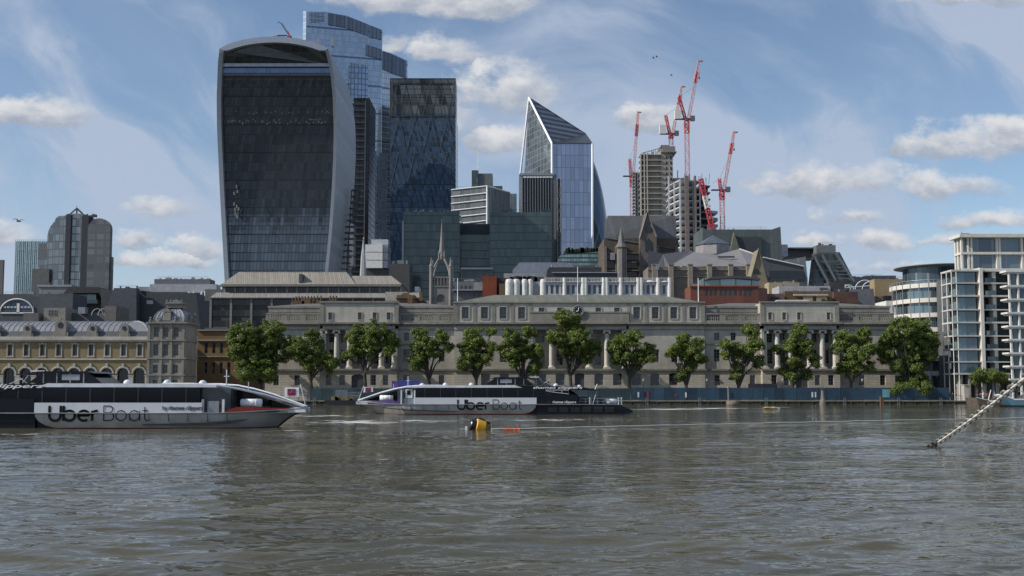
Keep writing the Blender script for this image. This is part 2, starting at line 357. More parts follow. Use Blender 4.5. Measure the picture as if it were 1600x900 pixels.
def window_set(cache={}):
    pass
_wc = {}
def window(parent, cx, y, z0, w, h, nx=2, nz=3, pane=None, frame=None, bar=.07, arch=None):
    """one window: the frame with its bars, and the pane behind it as its sub-part; y is the plane of the glass"""
    pane = pane or PANE; frame = frame or FRAMEW; k = (round(w, 2), round(h, 2), nx, nz, pane.name, frame.name, bar, arch)
    if k not in _wc:
        fm = MB(); 
        def top(x):
            if not arch: return h
            r = w / 2; hr = r if arch == 'round' else w * .18
            return h - hr + hr * sqrt(max(0, 1 - (x / r) ** 2)) if arch else h
        fm.box(-w / 2, -w / 2 + bar, -.06, 0, 0, top(w / 2)); fm.box(w / 2 - bar, w / 2, -.06, 0, 0, top(w / 2)); fm.box(-w / 2 + bar, w / 2 - bar, -.06, 0, 0, bar * 1.3)
        if not arch: fm.box(-w / 2 + bar, w / 2 - bar, -.06, 0, h - bar, h)
        for i in range(1, nx): x = -w / 2 + w * i / nx; fm.box(x - bar / 2, x + bar / 2, -.055, 0, bar * 1.3, top(x) - bar)
        for j in range(1, nz): z = h * j / nz; fm.box(-w / 2 + bar, w / 2 - bar, -.05, 0, z - bar / 2, z + bar / 2)
        pm = MB(); n = 8
        pm.py([(-w / 2, 0), (w / 2, 0)] + ([(w / 2 * cos(pi * i / n), top(w / 2 * cos(pi * i / n))) for i in range(n + 1)] if arch else [(w / 2, h), (-w / 2, h)]), 0.004, .03)
        _wc[k] = (fm.mesh('window', frame), pm.mesh('pane', pane))
    a, b = _wc[k]; o = place(a, 'window', (cx, y, z0), parent); p = bpy.data.objects.new('pane', b); COL.objects.link(p); p.parent = o
    return o
G0 = 0.7     # quay and street level
# ================================================================== SETTING
def build_water():
    rng = np.random.RandomState(3)
    ys = [-400, -120, -30, 0, 6]
    y = 9.0
    while y < 223.4: ys.append(y); y += max(.09, (y * y) / (F * CAMH) * .85)
    ys.append(223.6); Y = np.array(ys)
    s = np.linspace(-.78, .78, 760); s = np.concatenate([[-12, -4, -1.5, -1], s, [1, 1.5, 4, 12]])
    YY, SS = np.meshgrid(Y, s, indexing='ij'); XX = SS * (np.maximum(YY, 0) + 9)
    dy = np.gradient(Y)[:, None] * np.ones_like(SS); dx = np.abs(np.gradient(s))[None, :] * (np.maximum(YY, 0) + 9)
    H = np.zeros_like(XX)
    wx = XX + 1.2 * np.sin(YY * .13 + 1) + .8 * np.sin(XX * .11 + YY * .07); wy = YY + 1.1 * np.sin(XX * .17 + 2) + .5 * np.sin(XX * .43 + YY * .2)
    for i in range(70):
        lam = .42 * (14 / .42) ** rng.rand(); th = rng.normal(pi / 2 + .15, .34); k = 2 * pi / lam
        A = .0056 * lam ** .86 * (1.0 if lam > .8 else 1.15); A *= 1 / (1 + (lam / 7) ** 2)
        kx, ky = k * cos(th), k * sin(th)
        fade = np.clip(1.5 - np.maximum(dy * abs(ky), dx * abs(kx)) / 1.6, 0, 1)
        ph = kx * wx + ky * wy + rng.rand() * 6.28
        H += A * fade * (1 - 2 * np.abs(np.sin(ph / 2)) ** 1.25 if i % 3 else np.sin(ph))
    gust = .8 + .6 * np.sin(XX * .06 + 1.3 * np.sin(YY * .045)) * np.sin(YY * .09 + 1.7 * np.sin(XX * .04))
    H *= np.clip(gust, .45, 1.3)
    edge = np.clip((YY - 5) / 6, 0, 1) * np.clip((1.0 - np.abs(SS)) / .2, 0, 1) * np.clip((223.6 - YY) / 3, 0, 1); H *= edge
    n, mth = XX.shape; co_ = np.stack([XX, YY, H], -1).reshape(-1, 3)
    idx = np.arange(n * mth).reshape(n, mth); q = np.stack([idx[:-1, :-1], idx[:-1, 1:], idx[1:, 1:], idx[1:, :-1]], -1).reshape(-1, 4)
    me = bpy.data.meshes.new('river'); me.vertices.add(len(co_)); me.vertices.foreach_set('co', co_.ravel().astype('f'))
    me.loops.add(q.size); me.loops.foreach_set('vertex_index', q.ravel().astype('i')); me.polygons.add(len(q))
    me.polygons.foreach_set('loop_start', np.arange(0, q.size, 4, dtype='i')); me.polygons.foreach_set('use_smooth', np.ones(len(q), bool))
    me.update(calc_edges=True)
    m, N, b = newmat('river_water'); p = pos(N); sp = N.n('ShaderNodeSeparateXYZ'); N.put(sp.inputs[0], p)
    silt = N.noise(N.xyz(N.m('MULTIPLY', sp.outputs[0], .35), sp.outputs[1], 0), .12, 5, .6)
    col = N.mix(N.mr(silt, .35, .7), (.056, .053, .036), (.10, .093, .060))
    # broken water: astern of the right-hand ferry, along both hulls, and stray crests
    fo = N.noise(N.xyz(N.m('MULTIPLY', sp.outputs[0], .3), N.m('MULTIPLY', sp.outputs[1], .55), 0), 1.1, 7, .7)
    acc = N.mr(fo, .695, .74, 0, .6)
    for (cx, cy, rx, ry, k) in [(X(1045, 168), 168, 13, 7, .18), (X(1110, 175), 176, 20, 9, .15), (X(1220, 185), 186, 12, 5, .11), (X(560, 104), 104, 12, 12, .15), (X(650, 108), 108, 16, 8, .12), (X(500, 128), 128, 12, 12, .13),
                                (X(20, 79), 78, 8, 4, .12), (X(850, 110), 112, 20, 8, .12), (X(730, 88), 88, 8, 3, .1), (X(455, 84), 84, 6, 4, .14)]:
        du = N.m('DIVIDE', N.m('SUBTRACT', sp.outputs[0], cx), rx); dv = N.m('DIVIDE', N.m('SUBTRACT', sp.outputs[1], cy), ry)
        r = N.m('SQRT', N.m('ADD', N.m('MULTIPLY', du, du), N.m('MULTIPLY', dv, dv)))
        a = N.mr(N.m('ADD', fo, N.mr(r, 1, 0, 0, k * 2.0)), .70, .76, 0, .85); acc = N.m('MAXIMUM', acc, a)
    N.put(b.inputs['Base Color'], N.mix(acc, col, (.62, .63, .6))); N.put(b.inputs['Roughness'], N.mr(acc, 0, 1, .035, .7))
    b.inputs['IOR'].default_value = 1.333; b.inputs['Specular IOR Level'].default_value = .5
    n1 = N.noise(N.xyz(N.m('MULTIPLY', sp.outputs[0], .42), sp.outputs[1], sp.outputs[2]), 2.0, 2, .5, .4)
    n2 = N.noise(N.xyz(N.m('MULTIPLY', sp.outputs[0], .5), sp.outputs[1], 4), .55, 4, .6, .3)
    h = N.m('ADD', N.m('MULTIPLY', n1, .10), N.m('MULTIPLY', n2, .12))
    bump(N, b, h, .8, .9)
    me.materials.append(m); o = bpy.data.objects.new('river', me); COL.objects.link(o); o['kind'] = 'structure'
build_water()
def struct(mb, name, mat): o = mb.build(name, mat); o['kind'] = 'structure'; return o
PAVE = stone('quay_paving', (.25, .24, .22), 1, 1, .3)
g = MB(); g.add([(-4000, 223.9, G0), (4000, 223.9, G0), (4000, 6000, G0), (-4000, 6000, G0)], [(0, 1, 2, 3)]); struct(g, 'ground', PAVE)
g = MB(); g.add([(-4000, -3000, 1.6), (4000, -3000, 1.6), (4000, -3, 1.6), (-4000, -3, 1.6)], [(0, 1, 2, 3)]).add([(-4000, -3, -2), (4000, -3, -2), (4000, -3, 1.6), (-4000, -3, 1.6)], [(0, 1, 2, 3)]); struct(g, 'south_bank_ground', plain('south_bank_paving', (.06, .06, .058), .9))
g = MB().add([(-4000, -3, -3), (4000, -3, -3), (4000, 223, -3), (-4000, 223, -3)], [(0, 1, 2, 3)]); struct(g, 'river_bed', plain('mud', (.06, .05, .035)))

# quay wall, hoardings, railings
WETSTONE = stone('wet_quay_stone', (.055, .05, .042), .4, 1.2, .5)
t = thing('quay_wall', 'dark wet stone river wall along the foot of the long pale palace front', 'wall', (0, 223, 0))
MB().box(-600, 600, 222.9, 223.9, -3, .62).build('wall_face', WETSTONE, t)
MB().box(-600, 600, 222.75, 223.95, .62, .82).build('coping', STONE2, t)
tm = MB()
for i in range(90):
    x = -130 + i * 2.9; tm.box(x - .14, x + .14, 222.62, 222.88, -.8, .6)
MB().box(-600, 600, 222.86, 222.9, -.5, .28).build('weed_band', plain('river_weed', (.030, .040, .016), .9, 0, .5, .9), t)
for px_ in (492, 1010, 1092, 1196, 1318, 1402, 1468):
    x = X(px_, 222.5); ld = MB().box(x - .28, x - .22, 222.6, 222.66, -.5, 1.5).box(x + .22, x + .28, 222.6, 222.66, -.5, 1.5)
    for k in range(6): ld.box(x - .22, x + .22, 222.61, 222.65, -.3 + .32 * k, -.25 + .32 * k)
    ld.build('ladder', METAL, t)
for px_ in (1030, 1065, 1120, 1172, 1240, 1300, 1352, 1430):
    x = X(px_, 222.4); MB().path([(x + .34 * cos(q), 222.5, .15 + .34 * sin(q)) for q in [2 * pi * i / 12 for i in range(12)]], .12, 6, True).build('tyre_fender', BLACK, t)
tm.build('fender_timbers', plain('old_timber', (.035, .03, .024), .9), t)
def hoarding(x0, x1, y, z0, z1, label, cols, step=2.4):
    t = thing('hoarding', label, 'hoarding', ((x0 + x1) / 2, y, z0), 'hoardings along the quay')
    n = max(1, int((x1 - x0) / step)); r = random.Random(int(x0 * 7)); st = (x1 - x0) / n
    mats = [plain('hoarding_' + str(i), tuple(c * k for c in cols[0]), .6, 0, .25, .5) for i, k in enumerate((.75, 1, 1.25))]
    meshes = [MB().box(-st / 2 + .03, st / 2 - .03, 0, .06, .08, z1 - z0).mesh('panel', q) for q in mats]
    pm = MB().box(-.05, .05, -.03, .1, 0, z1 - z0 + .1).mesh('post', DKFRAME)
    for i in range(n):
        place(meshes[r.randrange(3)], 'panel', (x0 + st * (i + .5), y, z0), t)
        if n < 96: place(pm, 'post', (x0 + st * i, y, z0), t)
    return t
xa, xb, xc = X(486, 224), X(985, 224), X(1482, 224)
h1 = hoarding(xa, xb, 224.2, .82, 3.55, 'teal blue hoarding along the quay behind the moored ferry', [(.028, .058, .066)])
h2 = hoarding(xb + .1, xc, 224.2, .82, 3.65, 'darker blue hoarding with small painted figures right of the moored ferry', [(.02, .05, .08)])
def poster(x, z, w, h, col, nm='poster'):
    MB().box(x - w / 2, x + w / 2, 224.12, 224.17, z, z + h).build(nm, plain('poster_' + str(len(bpy.data.materials)), col, .6), h2)
for px_, w_, hh, c in [(997, .35, 1.2, (.55, .55, .55)), (1006, .35, 1.3, (.02, .02, .03)), (1012, .5, 1.3, (.2, .03, .05)), (1056, .5, .7, (.15, .03, .05)), (1071, .35, 1.1, (.6, .6, .6)), (1142, .35, 1, (.02, .02, .03)), (1268, .35, 1.2, (.6, .62, .65)), (1273, .3, 1.2, (.6, .62, .65)), (1383, 1.6, 1.8, (.12, .3, .33))]:
    poster(X(px_, 224), 1.5, w_, hh, c)
# three hoardings with purple and blue artwork on the quay front
for i, (a, b_, c, z0, z1, lab) in enumerate([(613, 622, (.10, .06, .25), 3.7, 5.2, 'small purple board above the hoarding, left of the blue one'), (623, 655, (.05, .06, .28), 3.7, 5.3, 'wide purple and blue board standing behind the bow of the right ferry'), (1168, 1213, (.03, .03, .035), 3.6, 4.6, 'long black board above the blue hoarding beneath the fourth tree from the right')]):
    o = MB().box(X(a, 227), X(b_, 227), 226.8, 227, z0, z1).box(X(a, 227) + .2, X(a, 227) + .35, 227, 227.1, G0, z1).box(X(b_, 227) - .35, X(b_, 227) - .2, 227, 227.1, G0, z1).build('board', plain('board_%d' % i, c, .5, 0, .5, .6)); tag(o, lab, 'board', 'boards behind the hoarding')
def railing(x0, x1, y, z, label):
    t = thing('railing', label, 'railing', ((x0 + x1) / 2, y, z), 'railings on the quay'); n = int((x1 - x0) / 2)
    MB().box(x0, x1, y - .03, y + .03, z + 1.05, z + 1.12).box(x0, x1, y - .02, y + .02, z + .5, z + .54).build('rail', DKFRAME, t)
    p = MB()
    for i in range(n + 1): p.box(x0 + 2 * i - .04, x0 + 2 * i + .04, y - .04, y + .04, z, z + 1.05)
    p.build('post_row', DKFRAME, t)
railing(-150, X(484, 224), 223.6, .82, 'dark railing on the quay before the yellow brick market')
railing(X(1484, 224), 150, 223.6, .82, 'dark railing on the promenade before the glass apartment blocks')

# street lamps on the promenade
def lamp():
    t = thing('street_lamp', '', 'street lamp', (0, 0, 0), 'black lamp posts on the quay')
    MB().tube((0, 0, 0), (0, 0, 4.3), .09, .05, 8).lathe(0, 0, [(.2, 0), (.2, .35), (.1, .5)], 10).build('post', BLACK, t)
    MB().lathe(0, 0, [(.05, 4.3), (.2, 4.45), (.26, 4.85), (.02, 5.05)], 10).build('lantern', plain('lamp_glass', (.3, .3, .28), .2), t); return t
L0 = lamp()
for i, (px_, lab) in enumerate([(596, 'black lamp post left of the purple board on the quay'), (1005, 'black lamp post behind the quay hoarding at the stern of the right ferry'), (1104, 'black lamp post between the round tree and the pale mooring drum'), (1222, 'black lamp post left of the tallest tree on the right'), (1346, 'black lamp post beside the second tree from the right')]):
    o = L0 if i == 0 else copy_tree(L0); o.location = (X(px_, 226), 226, G0); o['label'] = lab

# ================================================================== CUSTOM HOUSE
def custom_house():
    D = 238.0; t = thing('palace', 'long pale stone palace with columned porticoes and a clock, behind the row of trees', 'building', (X(905, D), D, G0))
    xx = lambda p: X(p, D, 540); zz = lambda p: Z(p, D)
    zg = zz(579); zc = zz(507)
    gh = []   # ground-floor openings
    wins = []
    def gw(px_, w=8.5, top=586, bot=602, arch=None):
        a, b_ = xx(px_ - w / 2), xx(px_ + w / 2); h = (a, b_, zz(bot), zz(top), arch); gh.append(h); wins.append((px_, h))
    for p in (432, 465, 516, 537, 585, 604, 635, 690): gw(p); gw(1810 - p)
    for p in (788, 817, 846, 875, 935, 964, 993, 1022, 759, 1051): gw(p, 14, 583, 602, 'seg')
    for p in (561, 1249): gw(p, 19, 585, 606, 'seg')
    gw(905, 15, 583, 606, 'seg')
    # ground storey: rusticated; end porticoes and centre stand a little forward
    wall = MB(); fw = MB()
    def seg(a, b_, y, z0, z1, mb=wall, holes=None, dep=20):
        x0, x1 = xx(a), xx(b_)
        mb.facade(x0, x1, z0, z1, y, [h for h in (holes or []) if h[0] > x0 and h[1] < x1], .45)
        mb.box(x0, x1, y + .45, D + dep, z0, z1)
    sections = [(415, 502, D), (502, 622, D - 1.6), (622, 710, D), (710, 1100, D - .8), (1100, 1188, D), (1188, 1308, D - 1.6), (1308, 1397, D)]
    gr = MB()
    for a, b_, y in sections: seg(a, b_, y, G0, zg, gr, gh)
    gr.build('ground_storey', RUST, t)
    for p, h in wins:
        y = next(s[2] for s in sections if s[0] < p < s[1])
        if p in (561, 1249, 905):
            o = MB().box(h[0], h[1], y + .38, y + .44, h[2], h[3]).build('door', DKFRAME, t)
        else: window(t, (h[0] + h[1]) / 2, y + .42, h[2], h[1] - h[0], h[3] - h[2], 2, 3, bar=.09, arch=h[4])
    # upper storeys
    up = []; uw = []
    def w2(p, top, bot, w=8.0):
        h = (xx(p - w / 2), xx(p + w / 2), zz(bot), zz(top), None); up.append(h); uw.append((p, h))
    for p in (635, 664, 690):
        for q in (p, 1810 - p): w2(q, 520, 532); w2(q, 546, 565, 9)
    for p in (727, 757, 786, 815): w2(p, 546, 566, 10); w2(1810 - p, 546, 566, 10)
    porta = [(517, 0), (536, 0), (561, 0), (586, 0), (606, 0)]
    for p, _ in porta:
        for q in (p, 1810 - p): w2(q, 521, 535, 9); w2(q, 546, 568, 9)
    for p in (846, 875, 905, 935, 964): w2(p, 520, 534, 9); w2(p, 546, 570, 10)
    us = [(415, 502, D), (502, 622, D + 1.2), (622, 710, D), (710, 829, D - .8), (829, 982, D + 2.2), (982, 1100, D - .8), (1100, 1188, D), (1188, 1308, D + 1.2), (1308, 1397, D)]
    for a, b_, y in us: seg(a, b_, y, zg, zc, wall, up)
    for (a, b_, y) in ((415, 502, D), (1308, 1397, D)): pass
    # stone ends of the recesses
    for a, y0, y1 in ((502, D - 1.6, D + 1.2), (622, D - 1.6, D + 1.2), (1188, D - 1.6, D + 1.2), (1308, D - 1.6, D + 1.2)):
        s_ = 1 if a in (502, 1188) else -1; x = xx(a); wall.box(x, x + s_ * .55, y0 + .02, y1 + .3, zg, zc)
    for a, s_ in ((829, 1), (982, -1)): x = xx(a); wall.box(x, x + s_ * .5, D - .78, D + 2.4, zg, zc)
    wall.build('wall', STONE, t)
    for p, h in uw:
        y = next(s[2] for s in us if s[0] < p < s[1]); window(t, (h[0] + h[1]) / 2, y + .42, h[2], h[1] - h[0], h[3] - h[2], 2, 4 if h[3] - h[2] > 2.3 else 3, bar=.08)
    # string courses, cornice, attic
    cor = MB()
    for a, b_, y in sections:
        x0, x1 = xx(a), xx(b_); e = .35
        cor.box(x0 - e, x1 + e, y - .35, y + .3, zg - .02, zg + .42)
        cor.box(x0 - e - .2, x1 + e + .2, y - 1.0, y + .5, zc + .02, zc + .42); cor.box(x0 - e, x1 + e, y - .45, y + .5, zc - .35, zc + .02)
        cor.box(x0 - .1, x1 + .1, y - .12, y + .4, zz(516), zz(515) + .1)
        if a in (415, 622, 1100, 1308): cor.box(x0, x1, y - .13, y + .1, zz(539.5), zz(537))
        n = int((x1 - x0) / .75)
        for i in range(n): x = x0 + (i + .5) * (x1 - x0) / n; cor.box(x - .14, x + .14, y - .72, y - .46, zc - .22, zc + .015)
    cor.build('cornice', STONE2, t)
    # entablature over the recesses
    en = MB(); en.box(xx(502), xx(622), D - 1.58, D + 1.2, zz(515), zc - .35).box(xx(1188), xx(1308), D - 1.58, D + 1.2, zz(515), zc - .35).box(xx(829), xx(982), D - .78, D + 2.2, zz(515), zc - .35); en.build('entablature', STONE, t)
    # columns
    h = zz(516) - zg - .44
    c = MB(); r = .62
    c.box(-.85, .85, -.85, .85, 0, .35).lathe(0, 0, [(.78, .35), (.8, .5), (.66, .65), (r, .8), (r * .98, h * .4), (r * .84, h - .9), (.62, h - .8)], 16)
    c.box(-.85, .85, -.7, .7, h - .35, h)
    for sx in (-1, 1): c.tube((sx * .66, -.72, h - .58), (sx * .66, .72, h - .58), .27, n=10)
    cm = c.mesh('column', plain('clean_stone', (.52, .50, .45), .8, 0, .12, 1.5)); zb = zg + .43
    for p in (507, 527, 547, 576, 597, 617): place(cm, 'column', (xx(p), D - .85, zb), t); place(cm, 'column', (xx(1810 - p), D - .85, zb), t)
    for p in (833, 862, 891, 920, 948, 977): place(cm, 'column', (xx(p), D - .05, zb), t)
    # attic of the end pavilions and the centre
    at = MB(); ah = []; aw = []
    def aa(p, w, top, bot, y): hh = (xx(p - w / 2), xx(p + w / 2), zz(bot), zz(top), None); ah.append(hh); aw.append((hh, y))
    for p in (517, 563, 586, 608): aa(p, 5.5, 489, 500, D - 1.2); aa(1810 - p, 5.5, 489, 500, D - 1.2)
    for p in (727, 757, 786, 815): aa(p, 10.5, 480, 498, D - .4); aa(1810 - p, 10.5, 480, 498, D - .4)
    for p in (846, 875, 935, 964): aa(p, 8.5, 481, 489, D - .4)
    zt = zz(474); z1 = zc + .42
    for a, b_, y, top in ((502, 622, D - 1.2, 474), (1188, 1308, D - 1.2, 474), (710, 1100, D - .4, 473)):
        at.facade(xx(a), xx(b_), z1, zz(top), y, [q for q in ah if q[0] > xx(a) and q[1] < xx(b_)], .4); at.box(xx(a), xx(b_), y + .4, D + 20, z1, zz(top))
    at.build('attic', STONE, t)
    for hh, y in aw:
        ar = MB(); k_ = .22 if hh[3] - hh[2] > 2 else .12; ar.box(hh[0] - .03 - k_, hh[0] - .03, y - .14, y + .05, hh[2] - .1, hh[3] + k_).box(hh[1] + .03, hh[1] + .03 + k_, y - .14, y + .05, hh[2] - .1, hh[3] + k_).box(hh[0] - .025, hh[1] + .025, y - .14, y + .05, hh[3] + .02, hh[3] + k_).box(hh[0] - .025, hh[1] + .025, y - .14, y + .05, hh[2] - .2, hh[2] - .02)
        ar.build('window_surround', STONE, t)
    for hh, y in aw: window(t, (hh[0] + hh[1]) / 2, y + .37, hh[2], hh[1] - hh[0], hh[3] - hh[2], 2, 3, bar=.08)
    ac = MB()
    for a, b_, y in ((502, 622, D - 1.2), (1188, 1308, D - 1.2), (710, 1100, D - .4)):
        ac.box(xx(a) - .3, xx(b_) + .3, y - .35, y + .6, zt + .03, zt + .38)
        for p in (a + 2, b_ - 2) : ac.box(xx(p) - .5, xx(p) + .5, y - .14, y + .1, z1, zt)
    for p in (741.5, 771, 800.5, 829, 982): ac.box(xx(p) - .35, xx(p) + .35, D - .5, D - .3, z1, zt); 
    for p in (741.5, 771, 800.5): ac.box(xx(1810 - p) - .35, xx(1810 - p) + .35, D - .5, D - .3, z1, zt)
    ac.box(xx(829), xx(982), D - 1.5, D - .45, z1, zz(489.5)).box(xx(829) - .2, xx(982) + .2, D - 1.6, D - .4, zz(489.5), zz(487.5)); ac.build('attic_trim', STONE2, t)
    # balustrades over the wings
    pr = [(.13, 0), (.07, .12), (.15, .4), (.08, .8), (.13, 1)]
    for a, b_ in ((415, 502), (622, 710), (1100, 1188), (1308, 1397)):
        bl = MB(); x0, x1 = xx(a), xx(b_); y = D - .2; bz0, bz1 = zz(501), zz(491.5)
        bl.box(x0, x1, y - .2, y + .35, z1, bz0).box(x0, x1, y - .22, y + .37, bz1, bz1 + .3)
        npx = 3; pw = (x1 - x0) / npx
        for i in range(npx + 1): x = x0 + i * pw; bl.box(max(x0, x - .7), min(x1, x + .7), y - .16, y + .3, bz0, bz1)
        n = int((x1 - x0) / .52); hh = bz1 - bz0
        for i in range(n):
            x = x0 + (i + .5) * (x1 - x0) / n; k = abs(((x - x0) / pw) - round((x - x0) / pw)) * pw
            if k < .85: continue
            bl.lathe(x, y + .07, [(q[0], bz0 + q[1] * hh) for q in pr], 6)
        bl.build('balustrade', STONE2, t)
    # set-back parapet and roofs
    for a, b_ in ((415, 502), (622, 710), (1100, 1188), (1308, 1397)):
        pa = MB(); pa.box(xx(a), xx(b_), D + 2, D + 20, z1 + .02, zz(487)); pa.box(xx(a) - .1, xx(b_) + .1, D + 1.8, D + 20, zz(480), zz(477) )
        pa.box(xx(a) + .1, xx(b_) - .1, D + 1.95, D + 20, zz(487), zz(480))
        pa.build('parapet', STONE2, t)
    rf = MB(); 
    rf.hip(xx(418), xx(712), D + 2.5, D + 18, zz(477), zz(468), 9); rf.hip(xx(1098), xx(1392), D + 2.5, D + 18, zz(477), zz(468), 9)
    rf.build('side_roof', plain('grey_lead', (.13, .125, .12), .7), t)
    MB().hip(xx(712), xx(1098), D + .6, D + 19, zt + .38, zz(455), 9).build('centre_roof', GREENROOF, t)
    # chimneys
    ch = MB()
    for p, w, tp in ((452, 20, 461), (465, 14, 457), (485, 8, 460), (508, 12, 458), (634, 8, 456)): ch.box(xx(p - w / 2), xx(p + w / 2), D + 9, D + 11, zz(476), zz(tp + 4))
    for p in range(447, 478, 5): ch.tube((xx(p), D + 10, zz(468)), (xx(p), D + 10, zz(457)), .22, n=8)
    for p in (482, 488, 503, 508, 513, 632, 637): ch.tube((xx(p), D + 10, zz(466)), (xx(p), D + 10, zz(456)), .2, n=8)
    ch.build('chimney', BBRICK, t)
    # clock
    cx, cz = xx(903), zz(486.5); ck = MB()
    ck.path([(cx + 1.25 * cos(a * pi / 12), D - 1.75, cz + 1.25 * sin(a * pi / 12)) for a in range(24)], .16, 6, True).box(cx - .9, cx + .9, D - 1.6, D - .9, zz(497), cz - .9); cko = ck.build('clock', STONE2, t)
    MB().py([(cx + 1.15 * cos(a * pi / 12), cz + 1.15 * sin(a * pi / 12)) for a in range(24)], D - 1.8, D - 1.6).build('clock_face', BLACK, cko)
    hd = MB()
    for a in range(12): aa_ = a * pi / 6; hd.box(cx + .95 * cos(aa_) - .06, cx + .95 * cos(aa_) + .06, D - 1.85, D - 1.81, cz + .95 * sin(aa_) - .06, cz + .95 * sin(aa_) + .06)
    hd.tube((cx, D - 1.86, cz), (cx + .15, D - 1.86, cz + .8), .06, n=4).tube((cx, D - 1.86, cz), (cx - .5, D - 1.86, cz - .2), .07, n=4); hd.build('clock_hands', WHITE, cko)
    MB().tube((cx, D - .2, zz(487)), (cx, D - .2, zz(418)), .12, .07, 8).lathe(cx, D - .2, [(.02, zz(418)), (.16, zz(417.4)), (.02, zz(416.8))], 8).build('flagpole', WHITE, t)
    for px_, tp in ((714.5, 434), (1093, 434)): MB().tube((xx(px_), D + .6, zt), (xx(px_), D + .6, zz(tp)), .12, .08, 8).build('corner_pole', WHITE, t)
custom_house()

# ================================================================== YELLOW BRICK MARKET
def market():
    D = 240.0; xx = lambda p: X(p, D, 560); zz = lambda p: Z(p, D)
    t = thing('market_hall', 'yellow brick market hall with arches and a ribbed curved roof at the left edge', 'building', (xx(120), D, G0))
    xl = xx(-190); xr = xx(233); H = []
    k = 25.35; cs = [15.5 + k * i for i in range(-7, 9)]
    for p in cs:
        H.append((xx(p - 3.6), xx(p + 3.6), zz(555), zz(539), None)); H.append((xx(p - 9.2), xx(p + 9.2), zz(606), zz(575), 'round'))
    zt = zz(532)
    MB().facade(xl, xr, G0, zt, D, H, .6).box(xl, xr, D + .6, D + 34, G0, zt).build('wall', YBRICK, t)
    tr = MB()
    tr.box(xl, xr, D - .3, D + .2, zz(562.5), zz(560)).box(xl, xr, D - .75, D + .3, zt + .02, zt + .5).box(xl, xr, D - .35, D + .2, zt - .35, zt - .02).box(xl, xr, D - .4, D + .3, zt + .5, zz(526))
    for p in cs:
        cx = xx(p); z0 = zz(575) - 9.2 * D / F; r = 9.2 * D / F
        tr.path([(cx + (r + .2) * cos(a), D - .1, z0 + (r + .2) * sin(a)) for a in [pi * i / 12 for i in range(13)]], .26, 6)
        tr.box(cx - .3, cx + .3, D - .35, D + .05, z0 + r, z0 + r + 1.1)
        a, b_ = xx(p - 3.6), xx(p + 3.6)
        tr.box(a - .28, a, D - .12, D + .1, zz(557), zz(538)).box(b_, b_ + .28, D - .12, D + .1, zz(557), zz(538)).box(a - .4, b_ + .4, D - .2, D + .1, zz(538), zz(536.6)).box(a - .4, b_ + .4, D - .2, D + .1, zz(558.2), zz(556.5))
        tr.box(cx - .16, cx + .16, D - .24, D, zz(538), zz(535))
        x = xx(p + k / 2); tr.box(x - .55, x + .55, D - .18, D + .1, G0, zz(588)).box(x - .7, x + .7, D - .24, D + .1, zz(588), zz(586.5))
    tr.build('stone_trim', STONE, t)
    for p in cs:
        if p > -60: window(t, xx(p), D + .5, zz(555), 7.2 * D / F, zz(539) - zz(555), 2, 2, bar=.1)
        o = window(t, xx(p), D + .55, zz(606), 18.4 * D / F, zz(575) - zz(606), 3, 2, pane=DARKGLASS, frame=DKFRAME, bar=.09, arch='round')
    # swelling ribbed roof with a rounded hip at its right end
    z0 = zz(527); z1 = zz(499.5); hgt = z1 - z0; wd = 9.0
    prof = [(0, 0), (.35, hgt * .35), (1.3, hgt * .62), (3.0, hgt * .85), (5.2, hgt * .97), (wd, hgt)]
    rm = MB(); lo = MB()
    for i in range(len(prof) - 1):
        (a, za), (b_, zb) = prof[i], prof[i + 1]; m = lo if i < 1 else rm
        m.add([(xl, D + a, z0 + za), (xr - .2 - a * .9, D + a, z0 + za), (xr - .2 - b_ * .9, D + b_, z0 + zb), (xl, D + b_, z0 + zb)], [(0, 1, 2, 3)])
        m.add([(xr - .2 - a * .9, D + a, z0 + za), (xr - .2 - a * .9, D + 30, z0 + za), (xr - .2 - b_ * .9, D + 30, z0 + zb), (xr - .2 - b_ * .9, D + b_, z0 + zb)], [(0, 1, 2, 3)])
    rm.add([(xl, D + wd, z1), (xr - wd, D + wd, z1), (xr - wd, D + 30, z1), (xl, D + 30, z1)], [(0, 1, 2, 3)])
    rib = MB()
    n = int((xr - wd * .5 - xl) / 1.28)
    for i in range(n):
        x = xl + i * 1.28; rib.path([(x, D + a, z0 + za + .07) for a, za in prof[1:]], .09, 4)
    rib.path([(xr - .2 - a * .9, D + a, z0 + za + .1) for a, za in prof], .16, 5); rib.box(xl, xr - wd * .9, D + wd - .3, D + wd + .2, z1, z1 + .22)
    r_ = rm.build('roof', plain('roof_lead', (.20, .21, .23), .5, .2, .15), t); lo.build('lower_roof', SLATE, t); rib.build('rib', plain('lead_rolls', (.30, .31, .33), .5, .2), r_)
    for p, sc_ in ((42, 1), (94, 1.35), (144, 1), (194, 1), (-8, 1), (-58, 1.35)):
        cx = xx(p); w = 1.0 * sc_; d = MB(); zb = z0 + .02; zc = z0 + 2.3 * sc_
        d.box(cx - w, cx + w, D - .35, D + 2.2, zb, zc - w * .2); d.py([(cx + w * cos(a), zc - w * .2 + w * 1.0 * sin(a)) for a in [pi * i / 10 for i in range(11)]], D - .35, D + 2.4)
        d.box(cx - w * 1.35, cx - w, D - .3, D + .4, zb, zb + w * .9).box(cx + w, cx + w * 1.35, D - .3, D + .4, zb, zb + w * .9); d.lathe(cx, D, [(.1, zc + w * .75), (.25, zc + w * .95), (.03, zc + w * 1.4)], 8)
        do = d.build('dormer', STONE2, t)
        MB().py([(cx + w * .5 * cos(a), zc - w * .15 + w * .55 * sin(a)) for a in [2 * pi * i / 14 for i in range(14)]], D - .42, D - .36).build('round_window', DARKGLASS, do)
    # corner pavilion
    pv = MB(); a, b_ = xx(233), xx(291); HH = []
